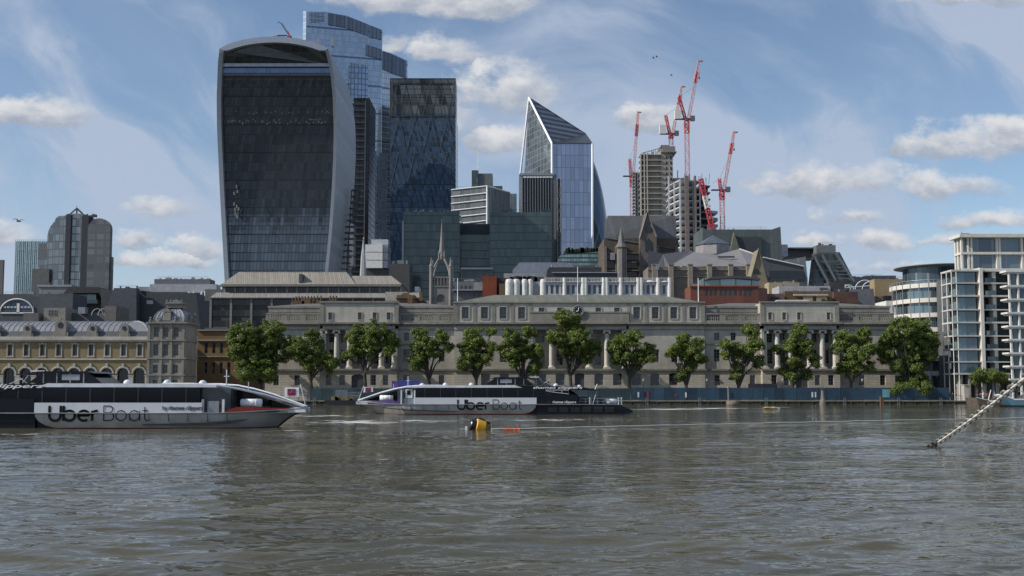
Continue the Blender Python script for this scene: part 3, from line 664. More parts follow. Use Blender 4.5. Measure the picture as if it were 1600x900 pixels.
    bx = xx(288)
    for top, bot in ((512, 527), (538.5, 556), (570, 583), (593, 601)):
        for p in (246, 261, 277): HH.append((xx(p - 3.8), xx(p + 3.8), zz(bot), zz(top), None))
    pv.facade(a, b_, G0, zz(506), D - 1.2, HH, .45).box(a, b_, D - .75, D + 8, G0, zz(506)); pv.build('pavilion_wall', STONE2, t)
    for h in HH: window(t, (h[0] + h[1]) / 2, D - .8, h[2], h[1] - h[0], h[3] - h[2], 2, 2, bar=.1)
    pt = MB()
    for z_, e in ((506, .7), (533, .35), (561, .35), (587, .3)): pt.box(a - e * .4, b_ + e, D - 1.2 - e, D - 1.15, zz(z_), zz(z_ - 2)); pt.box(b_ - .05, b_ + e, D - 1.15, D + 8, zz(z_), zz(z_ - 2))
    for p in (235, 254, 269.5, 288.5): x = xx(p); pt.box(x - .3, x + .3, D - 1.42, D - 1.21, G0, zz(506))
    pt.box(a, b_, D - 1, D + 8, zz(504), zz(501))
    for p in (236, 250, 275, 289): pt.lathe(xx(p), D - 1, [(.3, zz(502)), (.3, zz(500)), (.1, zz(499)), (.35, zz(497.5)), (.05, zz(495))], 8)
    for p, dd in ((289, 3), (291, 6), (288, 7.5)): pt.lathe(xx(p), D + dd, [(.4, zz(502)), (.35, zz(496)), (.15, zz(494)), (.4, zz(491)), (.05, zz(486))], 8)
    pt.build('pavilion_trim', STONE2, t)
    # square curved dome
    c0, c1 = xx(239), xx(288); zb, zt2 = zz(501), zz(480.5); dm = MB(); P = [(0, 0), (.25, .35), (.8, .66), (1.7, .88), (2.4, 1)]
    ring = lambda e, z: [(c0 + e, D - .6 + e, z), (c1 - e, D - .6 + e, z), (c1 - e, D + 7 - e, z), (c0 + e, D + 7 - e, z)]
    vs = []; fs = []
    for e, q in P: vs += ring(e, zb + (zt2 - zb) * q)
    for i in range(len(P) - 1):
        for k_ in range(4): fs.append((i * 4 + k_, i * 4 + (k_ + 1) % 4, i * 4 + 4 + (k_ + 1) % 4, i * 4 + 4 + k_))
    fs.append((16, 17, 18, 19)); dm.add(vs, fs); do = dm.build('dome', plain('dome_lead', (.22, .235, .26), .5, .2), t)
    rb = MB()
    for i in range(9):
        q = i / 8; rb.path([(c0 + e + (c1 - c0 - 2 * e) * q, D - .65 + e, zb + (zt2 - zb) * s_) for e, s_ in P], .09, 4)
    rb.build('rib', METAL, do)
    cx = xx(262); MB().box(cx - .8, cx + .8, D - 1.1, D + 1, zb, zb + 2.1).py([(cx - 1, zb + 2.1), (cx + 1, zb + 2.1), (cx, zb + 2.9)], D - 1.2, D + 1).build('dome_dormer', STONE2, t)
    lx0, lx1 = xx(256), xx(279); la = MB(); la.box(lx0, lx1, D + 1, D + 4.6, zt2, zz(474)).box(lx0 - .3, lx1 + .3, D + .7, D + 4.9, zz(474), zz(472.5)); la.build('lantern', STONE2, t)
    MB().pyramid(lx0 - .2, lx1 + .2, D + .8, D + 4.8, zz(472.5), zz(466)).build('lantern_roof', SLATE, t)
    fn = MB()
    for x in (lx0, lx1, cx): fn.lathe(x, D + 1.2, [(.15, zz(472)), (.22, zz(470)), (.03, zz(467))], 6)
    for i in range(8): fn.box(lx0 + .2 + i * .42, lx0 + .3 + i * .42, D + .95, D + 1, zt2 + .1, zz(474.5))
    fn.build('finial', STONE2, t)
    # brown side range stepping back up the lane
    s2 = thing('brick_building', 'brown brick building up the lane between the market pavilion and the first tree', 'building', (xx(330), D + 18, G0))
    a, b_ = X(308, 262), X(372, 262); HH = []
    for top, bot in ((536, 552), (566, 584)):
        for p in (322, 334, 346, 358): HH.append((X(p - 2.5, 262), X(p + 2.5, 262), Z(bot, 262), Z(top, 262), None))
    MB().facade(a, b_, G0, Z(517, 262), 262, HH, .4).box(a, b_, 262.4, 285, G0, Z(517, 262)).build('wall', stone('amber_brick', (.22, .14, .07), .15, .45, .3), s2)
    for h in HH: window(s2, (h[0] + h[1]) / 2, 262.35, h[2], h[1] - h[0], h[3] - h[2], 1, 2, bar=.1)
    MB().box(a - .1, b_ + .3, 261.6, 262.1, Z(558, 262), Z(556, 262)).box(a - .1, b_ + .3, 261.4, 262.1, Z(533, 262), Z(530.5, 262)).box(a, b_ + .3, 261.5, 264, Z(517, 262) + .01, Z(515, 262)).build('stone_bands', STONE2, s2)
    MB().box(a + 1, b_ - 1, 265, 280, Z(515, 262), Z(511, 262)).box(a + 3, b_ - 4, 266, 270, Z(511, 262), Z(509, 262)).build('roof', SLATE, s2)
market()
# ================================================================== SKYLINE
def bx(px0, px1, pt, D, ref=None):
    """x0, x1, top of a block whose front stands at D"""
    r = ref or (pt + 430) / 2
    return X(px0, D, r), X(px1, D, r), Z(pt, D)
def block(name, label, cat, px0, px1, pt, D, dep, mat, part='wall', ref=None, z0=G0, group=None):
    a, b_, z = bx(px0, px1, pt, D, ref); t = thing(name, label, cat, ((a + b_) / 2, D, G0), group)
    MB().box(a, b_, D, D + dep, z0, z).build(part, mat, t); return t, a, b_, z
def sub(t, name, px0, px1, p0, p1, D, dep, mat, ref=None):   # one more block of a thing, by its rows
    r = ref or (p0 + p1) / 2
    return MB().box(X(px0, D, r), X(px1, D, r), D, D + dep, Z(p1, D), Z(p0, D)).build(name, mat, t)
def outl(pts, D): return [W(x, y, D) for x, y in pts]

# ---- tower that swells towards its top
def swelling_tower():
    rows = [470 - 12.4 * i for i in range(30)] + [98, 84, 76]
    L = np.interp(rows, [75, 98, 150, 200, 300, 430, 470], [343, 340.5, 338.5, 339, 343.5, 350.5, 353])
    R = np.interp(rows, [75, 90, 120, 150, 200, 250, 300, 360, 430, 470], [512, 516.5, 522, 524.8, 526.5, 525.5, 523, 519, 512, 508])
    Q = np.interp(rows, [75, 90, 110, 150, 200, 250, 300, 360, 425, 470], [536, 542, 547, 551.5, 552.5, 551, 547, 540, 530, 522])   # rear right corner
    def Df(z): k = max(0, min(1, z / 160)); return 440 - 20 * k ** 3
    lx, rx, zz_, df, db = [], [], [], [], []
    for i, y in enumerate(rows):
        z = Z(y, 432); d = Df(z); z = Z(y, d); lx.append(X(L[i], d, y)); x = X(R[i], d, y); rx.append(x); zz_.append(z); df.append(d)
        db.append(min(500, x / ((Q[i] - 800) / F)))
    t = thing('glass_tower', 'tall dark glass tower that swells towards its curved pale metal crown, left of centre', 'tower', (X(435, 438), 438, G0))
    # crown arc
    zt = zz_[-1]; dt = df[-1]; apex = Z(57, dt); n = 14; arc = []
    for i in range(n + 1):
        q = i / n; x = lx[-1] + (rx[-1] - lx[-1]) * q; arc.append((x, zt + (apex - zt) * (1 - (2 * q - 1) ** 2) ** .8))
    outer = [(lx[0], df[0], G0)] + [(lx[i], df[i], zz_[i]) for i in range(len(rows))] + [(x, dt, z) for x, z in arc[1:-1]] + [(rx[i], df[i], zz_[i]) for i in range(len(rows) - 1, -1, -1)] + [(rx[0], df[0], G0)]
    cx = (lx[0] + rx[0]) / 2
    bkL = [(lx[0] + 2, db[0], G0)] + [(lx[i] + 1, db[i], zz_[i]) for i in range(len(rows))]; bkR = [(rx[0], db[0], G0)] + [(rx[i], db[i], zz_[i]) for i in range(len(rows))]
    back = bkL + [(x, db[-1], z) for x, z in arc[1:-1]] + bkR[::-1]
    fw = 1.9
    def inn(i, p):
        x, y, z = p; m = len(outer)
        nL = len(rows) + 1
        if i < nL: return (x + fw, y + .02, min(z, zt + .5) - (0 if i < nL - 1 else .8))
        if i >= m - nL: return (x - fw * .75, y + .02, min(z, zt + .5) - (0 if i > m - nL else .8))
        return (x + (cx - x) * .02, y + .02, z - 2.6)
    inner = [inn(i, p) for i, p in enumerate(outer)]; inrec = [(x, y + 2.4, z) for x, y, z in inner]; m = len(outer)
    sh = MB(); sh.add(outer + inner, [(i, i + 1, i + 1 + m, i + m) for i in range(m - 1)]); sh.add(inner + inrec, [(i, i + 1, i + 1 + m, i + m) for i in range(m - 1)])
    fin = sh.build('front_frame', ALU, t, smooth=False)
    MB().add(outer + back, [(i, i + 1, i + 1 + m, i + m) for i in range(m - 1)]).build('side_shell', seamed('fin_side', (.27, .30, .34), 3.6, 'z', .5, .3, .04, .88), t)
    # glazing follows the curve of the front, recessed behind the frame
    nL = len(rows) + 1
    Lf = inrec[:nL]; Rf = inrec[::-1][:nL]
    i85 = nL - 3
    g_ = MB()
    for i in range(i85):
        g_.add([Lf[i], Rf[i], Rf[i + 1], Lf[i + 1]], [(0, 1, 2, 3)])
    g_.build('curtain_wall', glassgrid('tower_dark_glass', (.105, .13, .158), (.03, .04, .05), 1.55, 4.0, .12, .10, .75, .06, .012, .22, (.04, (.16, .19, .22)), (12, .05, (.02, .025, .03)), spec=.5), t)
    # garden at the top behind a clear arched wall
    topL, topR = Lf[i85], Rf[i85]; arcin = inrec[nL - 1: m - nL + 1]
    MB().add([topL] + Lf[i85 + 1:nL - 1] + arcin + Rf[i85 + 1:nL - 1][::-1] + [topR], [tuple(range(len([topL] + Lf[i85 + 1:nL - 1] + arcin + Rf[i85 + 1:nL - 1][::-1] + [topR])))]).build('garden_glazing', glassgrid('garden_glass', (.02, .028, .03), (.05, .055, .06), 4, 5, .05, .05, .0, .06, .02, .5, spec=.6), t)
    def band(py0, py1, out, mat, nm):
        d = Df(Z(py0, 430)); z0, z1 = Z(py1, d), Z(py0, d); xl_ = np.interp(z0, zz_, lx) + fw; xr_ = np.interp(z0, zz_, rx) - fw * .75
        MB().box(xl_, xr_, d + 1.2 - out, d + 3.2, z0, z1).build(nm, mat, t)
    band(97.5, 102.5, 0, METAL, 'terrace_band'); band(104.5, 112, -.4, glassgrid('band_glass', (.14, .19, .26), (.2, .25, .3), 3, 9, .04, .01, .55, .1, .01, .1), 'pale_glass_band'); band(112.5, 116.5, 0, plain('dull_band', (.11, .115, .12), .5), 'lower_band')
    gd = MB()
    r = random.Random(4)
    for i in range(60):
        px_ = 372 + 75 * r.random() ** 1.3; y = 84 + 11 * r.random(); x, z = W(px_, y, 428.6); gd.box(x - .6, x + .6, 428.3, 428.6, z - .6, z + .6 * r.random())
    gd.build('planting', plain('garden_green', (.05, .075, .045), .9), t)
    # pale specks, part blind, part lamplight put into the colour, in the dark floors
    lt = MB()
    for i in range(120):
        y = r.choice([122, 128, 136, 175, 188, 192]) + r.uniform(-2, 2); px_ = r.uniform(350, 515); d = Df(Z(y, 430)) + 2.2; x, z = W(px_, y, d); lt.box(x - .28, x + .28, d - .1, d, z - .3, z + .3)
    for i in range(12):
        y = r.uniform(292, 345); x, z = W(368 + r.uniform(-3, 5), y, 436.2); lt.box(x - .25, x + .25, 436, 436.3, z - .5, z + .9)
    lt.build('blinds', plain('white_blind', (.22, .22, .21), .6), t)
    # open service stair and steel on the right flank, low down
    st = MB()
    for i in range(14):
        z = Z(420 - i * 9.5, 470); x0 = X(531 + i * 1.4, 470, 350); st.box(x0, x0 + 4.5, 470, 474, z - .25, z + .25)
    st.tube((X(533, 470, 420), 471, G0), (X(549, 470, 296), 471, Z(296, 470)), .3); st.build('stair_frame', STEEL, t)
    roofw = MB()
    for px_, py_, w_ in ((432, 55.5, 8), (497, 60, 4), (519, 58, 3)): x, z = W(px_, py_, 450); roofw.box(x - w_ * .15, x + w_ * .15, 450, 453, z - 4, z)
    roofw.build('roof_plant', METAL, t)
swelling_tower()

def stepped_tower():
    D = 730.0; t = thing('stepped_tower', 'very tall blue glass tower with stepped slanting tops behind the swelling tower', 'tower', (X(540, D), D, G0))
    def col(pts, tops, nm, mat, base=430):
        P = [(X(p, d, 200), d) for p, d in pts]; MB().pz(P, G0, [Z(y, d) for (p, d), y in zip(pts, tops)]).build(nm, mat, t)
    blue = glassgrid('blue_glass', (.46, .51, .57), (.33, .39, .46), 2.2, 4.2, .10, .12, .8, .08, .006, .12, big=(21, .08, (.1, .15, .22)))
    pale = glassgrid('pale_glass', (.55, .64, .72), (.4, .48, .55), 3, 4.2, .06, .08, .8, .12, .01, .1)
    col([(471, 728), (476, 726), (478, 790), (473, 790)], (17.5, 18, 18, 18), 'west_face', pale)
    col([(476.3, 726), (506, 729), (541, 733), (596, 739), (596, 790), (478, 790)], (18, 18.5, 25, 46.5, 46, 18), 'main_shaft', blue)
    col([(596.3, 741), (613, 745), (636, 752), (636, 800), (596.3, 800)], (79, 84, 95, 95, 80), 'east_shaft', blue)
    # darker louvred crown storeys: proud panels
    lv = seamed('crown_louvre', (.15, .19, .25), 3.0, 'x', .4, .5, .25, .6)
    def pan(p0, p1, t0, t1, b0, b1, d0, d1, nm='crown_louvres', mat=lv):
        a, b_ = X(p0, d0, 100), X(p1, d1, 100)
        MB().add([(a, d0, Z(b0, d0)), (b_, d1, Z(b1, d1)), (b_, d1, Z(t1, d1)), (a, d0, Z(t0, d0)), (a, d0 + .6, Z(b0, d0)), (b_, d1 + .6, Z(b1, d1)), (b_, d1 + .6, Z(t1, d1)), (a, d0 + .6, Z(t0, d0))], [(0, 1, 2, 3), (4, 7, 6, 5), (0, 4, 5, 1), (3, 2, 6, 7), (1, 5, 6, 2), (0, 3, 7, 4)]).build(nm, mat, t)
    pan(512, 540, 20, 24.6, 38, 43, 728.6, 732); pan(541, 575, 25, 38, 44, 56, 732.2, 736); pan(576, 595, 39, 46.3, 57, 62, 736, 738)
    pan(571, 596, 69, 77, 86, 93, 735.4, 738.2); pan(597, 612, 79.5, 84, 108, 114, 740.4, 744); pan(613, 635, 85, 94.8, 115, 122, 744.2, 750.8)
    pan(482, 506, 19.5, 19.8, 36, 33, 726.2, 728.4, 'crown_glass', glassgrid('crown_glass', (.28, .33, .42), (.12, .15, .2), 3, 3, .2, .2, .5, .15, .01, .2))
    # ribbed lower front and paler bays
    pan(546, 575, 97, 103, 160, 166, 729, 732, 'ribbed_bay', glassgrid('ribbed_glass', (.30, .38, .50), (.14, .18, .24), 3.2, 4.2, .3, .2, .7, .12, .01, .2))
    pan(576, 590, 232, 236, 372, 372, 731, 733, 'lower_bay', glassgrid('lower_bay_glass', (.52, .60, .68), (.2, .25, .32), 3.3, 8, .12, .1, .75, .12, .01, .15)); pan(592, 606, 238, 240, 372, 372, 733, 736, 'lower_bay', bpy.data.materials['lower_bay_glass'])
    x, z = W(502, 59, 600)
stepped_tower()
def slim_dark():
    D = 640.0; t, a, b_, z = block('slim_tower', 'slim almost black tower between the swelling tower and the blue glass one', 'tower', 551, 576, 153, D, 30, glassgrid('slim_glass', (.018, .02, .026), (.008, .009, .011), 3, 4, .25, .14, .1, .2, .02, .4))
    fr = MB()
    for i in range(44): zz_ = z - 4.1 * i; fr.box(a, a + 7.5, D - .9, D - .02, zz_ - .5, zz_ - .1)
    fr.box(a + 7.6, a + 8.4, D - 1, D - .02, 20, z - 2).build('balcony_row', STEEL, t)
    for i in range(4): y = 350 + 17 * i; sub(t, 'cage', 546, 552, y, y + 14, 600, 8, METAL)
slim_dark()
def leaning_tower():
    D0, D1 = 655.0, 700.0; t = thing('wedge_tower', 'dark blue square-topped office tower with an open steel frame at its top', 'tower', (X(660, D0), D0, G0))
    zt = Z(122, D1); zb = G0
    def face(p0, p1, y0, y1, off, nm, mat, th=.5):
        def pt(p, y):
            k = (y - 122) / (470 - 122); d = D1 + (D0 - D1) * k - off; return (X(p, d, y), d, Z(y, d))
        A, B, C_, E = pt(p0, y1), pt(p1, y1), pt(p1, y0), pt(p0, y0); q = lambda v: (v[0], v[1] + th, v[2])
        return MB().add([A, B, C_, E, q(A), q(B), q(C_), q(E)], [(0, 1, 2, 3), (4, 7, 6, 5), (0, 4, 5, 1), (3, 2, 6, 7), (1, 5, 6, 2), (0, 3, 7, 4)]).build(nm, mat, t)
    face(609.5, 712, 181, 470, 0, 'curtain_wall', glassgrid('navy_glass', (.035, .063, .095), (.018, .03, .045), 1.9, 4.1, .12, .16, .5, .08, .03, .5, (.10, (.07, .105, .14)), (28.7, .035, (.006, .009, .013)), spec=.6), 30)
    face(609.8, 711.8, 122.5, 181, -2, 'top_glazing', glassgrid('open_top', (.05, .06, .065), (.022, .026, .03), 5.2, 8.2, .12, .12, .1, .2, .03, .8, (.14, (.16, .17, .17))), 20)
    fr = MB()
    def pt(p, y, off): k = (y - 122) / (470 - 122); d = D1 + (D0 - D1) * k - off; return (X(p, d, y), d, Z(y, d))
    for p in (609.7, 613, 711.5, 708.5): fr.tube(pt(p, 122.5, .6), pt(p, 181, .6), .35, n=4)
    for y in (123, 130, 152, 178, 182): fr.tube(pt(609.7, y, .6), pt(711.8, y, .6), .4 if y < 125 else .22, n=4)
    for k in range(4):
        a = 610 + 25.4 * k; m_ = a + 12.7; 
        for (y0, y1) in ((124, 181), (181, 238), (238, 295), (295, 352), (352, 410)):
            fr.tube(pt(a, y1, .8), pt(m_, y0, .8), .17, n=4); fr.tube(pt(m_, y0, .8), pt(a + 25.4, y1, .8), .17, n=4)
    fr.build('mega_frame', plain('frame_steel', (.014, .024, .036), .6, .1), t)
leaning_tower()

# ---- tapering folded tower with a pointed top
def folded_tower():
    D = 640.0; t = thing('pointed_tower', 'folded glass tower with a sharp slanted point and a sunlit white edged left face', 'tower', (X(880, D), D, G0))
    P = lambda x, y, d: (X(x, d, y), d, Z(y, d))
    apex = P(826.5, 152.5, 668); ridge = P(862.5, 224, D); rb = P(862.5, 440, D); lt = P(809, 440, 690); lb = lt
    sg_r = P(925.5, 224, D + 2); bgr = P(925.5, 440, D + 2); back = P(915, 209, 672); bk = (back[0], back[1], G0)
    bright = glassgrid('bright_glass', (.42, .50, .55), (.24, .28, .31), 1.9, 4.1, .07, .06, .8, .1, .03, .3, (.18, (.3, .38, .42)))  # west face: sunlight put into a paler glass than the south face
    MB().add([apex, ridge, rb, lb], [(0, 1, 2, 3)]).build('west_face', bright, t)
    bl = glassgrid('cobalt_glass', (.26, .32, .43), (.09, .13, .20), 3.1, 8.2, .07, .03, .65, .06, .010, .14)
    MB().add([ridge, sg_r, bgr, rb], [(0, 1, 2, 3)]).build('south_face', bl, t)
    MB().add([apex, ridge, back], [(0, 1, 2)]).build('sloping_roof', seamed('striped_roof', (.14, .17, .22), 4.1, 'z', .4, .3, .45, .25), t)
    MB().add([ridge, back, sg_r], [(0, 1, 2)]).build('roof_gable', plain('black_gable', (.015, .018, .024), .3), t)
    MB().add([sg_r, bgr, bk, back], [(0, 1, 2, 3)]).add([back, bk, lb, apex], [(0, 1, 2, 3)]).build('rear_faces', bl, t)
    e = MB(); e.tube(apex, ridge, .75, n=4).tube(ridge, (ridge[0], ridge[1], Z(272, D)), .75, n=4).tube(apex, P(813, 272, 684), .75, n=4).tube(P(813, 272, 684), lb, .6, n=4).tube(sg_r, bgr, .8, n=4)
    e.build('white_edge', plain('edge_white', (.8, .82, .85), .35, .1, .03), t); MB().tube(ridge, sg_r, .35, n=4).tube(back, sg_r, .35, n=4).tube(apex, back, .35, n=4).build('dark_edge', STEEL, t)
    t2 = thing('finned_building', 'black office block with pale upright fins in front of the pointed tower', 'building', (X(840, 600), 600, G0))
    D2 = 600.0; a, b_, z = bx(816, 861, 275, D2, 320); MB().box(a, b_, D2, D2 + 30, G0, z).build('wall', BLACK, t2)
    f = MB(); n = 11
    for i in range(n + 1): x = a + (b_ - a) * i / n; f.box(x - .16, x + .16, D2 - 1.4, D2 - .02, G0, z)
    f.box(a - 1.5, b_ + 2, D2 - 1.6, D2 + 30, z, z + 1.4); f.build('fins', METAL, t2)
    f = MB()
    for i in range(9): x = a + (b_ - a) * (i + .3) / 9; f.box(x, x + 2.2, D2 - 1.55, D2 - 1.45, z - 1.4, z - .6)
    f.build('louvre', WHITE, t2)
    sub(t2, 'left_pier', 811, 816, 272, 440, D2 - 1, 30, METAL, 350); sub(t2, 'right_pier', 861.5, 869.5, 272, 440, D2 - 1, 30, plain('pier_grey', (.16, .17, .185), .5), 350)
    t3, a, b_, z = block('service_tower', 'dark narrow service tower covered in pipes beside the blue glass face', 'tower', 869.8, 877, 279, 590, 12, BLACK)
    f = MB(); r = random.Random(2)
    for i in range(60):
        zz_ = z - 1 - i * 1.05; x = a + .3 + r.random() * 2.0; f.box(x, x + .5, 589.2, 589.98, zz_ - .25, zz_ + .2)
    f.tube((a + .4, 589.5, 20), (a + .4, 589.5, z), .2).tube((b_ - .3, 589.5, 20), (b_ - .3, 589.5, z), .25); f.build('pipes', METAL, t3)
folded_tower()
def gherkin():
    D = 745.0; cx = X(897, D, 330); t = thing('rounded_tower', 'dark rounded tower with a spiral diamond pattern, mostly hidden behind the pointed tower', 'tower', (cx, D, G0))
    zt = Z(218, D); R = 27.5; pr = []
    for i in range(25):
        q = i / 24; z = G0 + (zt - G0) * q; r = R * (.86 + .14 * sin(min(1, q / .4) * pi / 2)) if q < .4 else R * sqrt(max(0, 1 - ((q - .4) / .6) ** 2.2)); pr.append((max(r, .05), z))
    m, N, b = newmat('diamond_glass'); g_ = N.n('ShaderNodeNewGeometry'); sp = N.n('ShaderNodeSeparateXYZ'); N.put(sp.inputs[0], g_.outputs['Position'])
    an = N.m('ARCTAN2', N.m('SUBTRACT', sp.outputs[0], cx), N.m('SUBTRACT', D, sp.outputs[1])); k = N.m('MULTIPLY', an, 18 / (2 * pi))
    s1 = N.m('ADD', k, N.m('DIVIDE', sp.outputs[2], 24)); s2 = N.m('SUBTRACT', k, N.m('DIVIDE', sp.outputs[2], 24))
    l1 = N.m('LESS_THAN', N.m('FRACT', s1), .10); l2 = N.m('LESS_THAN', N.m('FRACT', s2), .10); ln = N.m('MAXIMUM', l1, l2); band = N.m('LESS_THAN', N.m('FRACT', N.m('MULTIPLY', s1, .333)), .33)
    N.put(b.inputs['Base Color'], N.mix(ln, N.mix(band, (.05, .09, .14), (.012, .018, .028)), (.10, .13, .16))); b.inputs['Roughness'].default_value = .1; b.inputs['Metallic'].default_value = .35
    MB().lathe(cx, D, pr, 48).build('shell', m, t, smooth=True)
gherkin()

# ---- mid-distance glass offices
gg = glassgrid('green_office_glass', (.07, .10, .10), (.045, .065, .068), 1.5, 3.9, .08, .10, .25, .12, .012, .22, (.06, (.09, .115, .115)), (3.9, .06, (.04, .052, .057)))
def green_offices():
    t = thing('glass_office', 'wide grey-green glass office with two wings and a lower middle, behind the church spire', 'building', (X(745, 470), 470, G0))
    D = 470.0
    def b_(p0, p1, pt, d, dep, nm='wing', mat=gg): return sub(t, nm, p0, p1, pt, 470, d, dep, mat, 400)
    b_(629, 718, 330.5, D, 40); b_(765, 862, 331.5, D + 2, 40); b_(718.2, 764.8, 366, D + 9, 30, 'middle'); b_(719, 770, 350, D + 22, 20, 'rear_block', plain('dark_panel', (.04, .05, .055), .5)); b_(846, 862.5, 327, D + 8, 20, 'stair_core')
    b_(720, 770, 419, D - 8, 8, 'lower_front', GREENGREY); sub(t, 'canopy', 720, 770, 418, 421, D - 9, 3, METAL)
    # corner glazing strips at the left end
    sub(t, 'corner_strip', 628, 630.5, 345, 470, D - .6, 4, METAL, 400)
    rf = MB()
    for p in (640, 676, 706, 780, 820, 850): a = X(p, D + 10, 330); rf.box(a, a + 4, D + 10, D + 16, Z(333, D), Z(328.5, D))
    rf.build('roof_plant', GREENGREY, t)
green_offices()
def grid_office():
    D = 560.0; t = thing('banded_office', 'pale banded glass office with a boxy grey top, left of the pointed tower', 'building', (X(745, D), D, G0))
    a0 = (X(705, 540, 320), 540.0); a1 = (X(761, D - 30, 320), D - 30.0); a2 = (X(797, D + 10, 320), D + 10.0); a3 = (X(740, 620, 320), 620.0)
    MB().pz([a0, a1, a2, a3], G0, [Z(297, 540), Z(290.5, D - 30), Z(301, D + 10), Z(298, 620)]).build('wall', glassgrid('banded_glass', (.20, .225, .25), (.12, .14, .16), 1.6, 7.2, .10, .04, .35, .12, .02, .3), t)
    bd = MB()
    for i in range(7):
        za, zb = Z(297 + i * 10.8, 540), Z(291 + i * 10.8 * (1.0), D - 30); bd.tube((a0[0], a0[1] - .5, za), (a1[0], a1[1] - .5, zb), .35, n=4)
    bd.tube((a1[0], a1[1] - .5, Z(291, D - 30)), (a1[0], a1[1] - .5, Z(350, D - 30)), .4, n=4).tube((a1[0], a1[1] - .5, Z(291, D - 30)), (a2[0], a2[1] - .5, Z(301, D + 10)), .35, n=4); bd.build('white_bands', WHITE, t)
    sub(t, 'lift_core', 747, 769.5, 271, 300, D + 5, 14, plain('core_grey', (.13, .14, .14), .7)); sub(t, 'glazed_core', 737, 747, 266, 300, D + 4, 12, gg); sub(t, 'roof_box', 771, 785, 290.5, 300, D, 10, STEEL)
    MB().tube((X(747.5, D + 6, 250), D + 6, Z(266, D)), (X(747.5, D + 6, 250), D + 6, Z(226, D)), .28, .1, 6).build('mast', WHITE, t)
    f = MB(); 
    for i in range(5): x = X(754 + 2.4 * i, D + 6, 270); f.box(x, x + .3, D + 6, D + 6.3, Z(271, D), Z(268.5 - (i == 2) * 1.5, D))
    f.build('aerials', METAL, t)
    block('small_glass_block', 'small pale glass block just left of the pointed tower', 'building', 794, 807.5, 302.5, 600, 20, glassgrid('pale_green_glass', (.17, .21, .225), (.1, .13, .14), 1.8, 4, .2, .1, .4, .15, .02, .2))
grid_office()

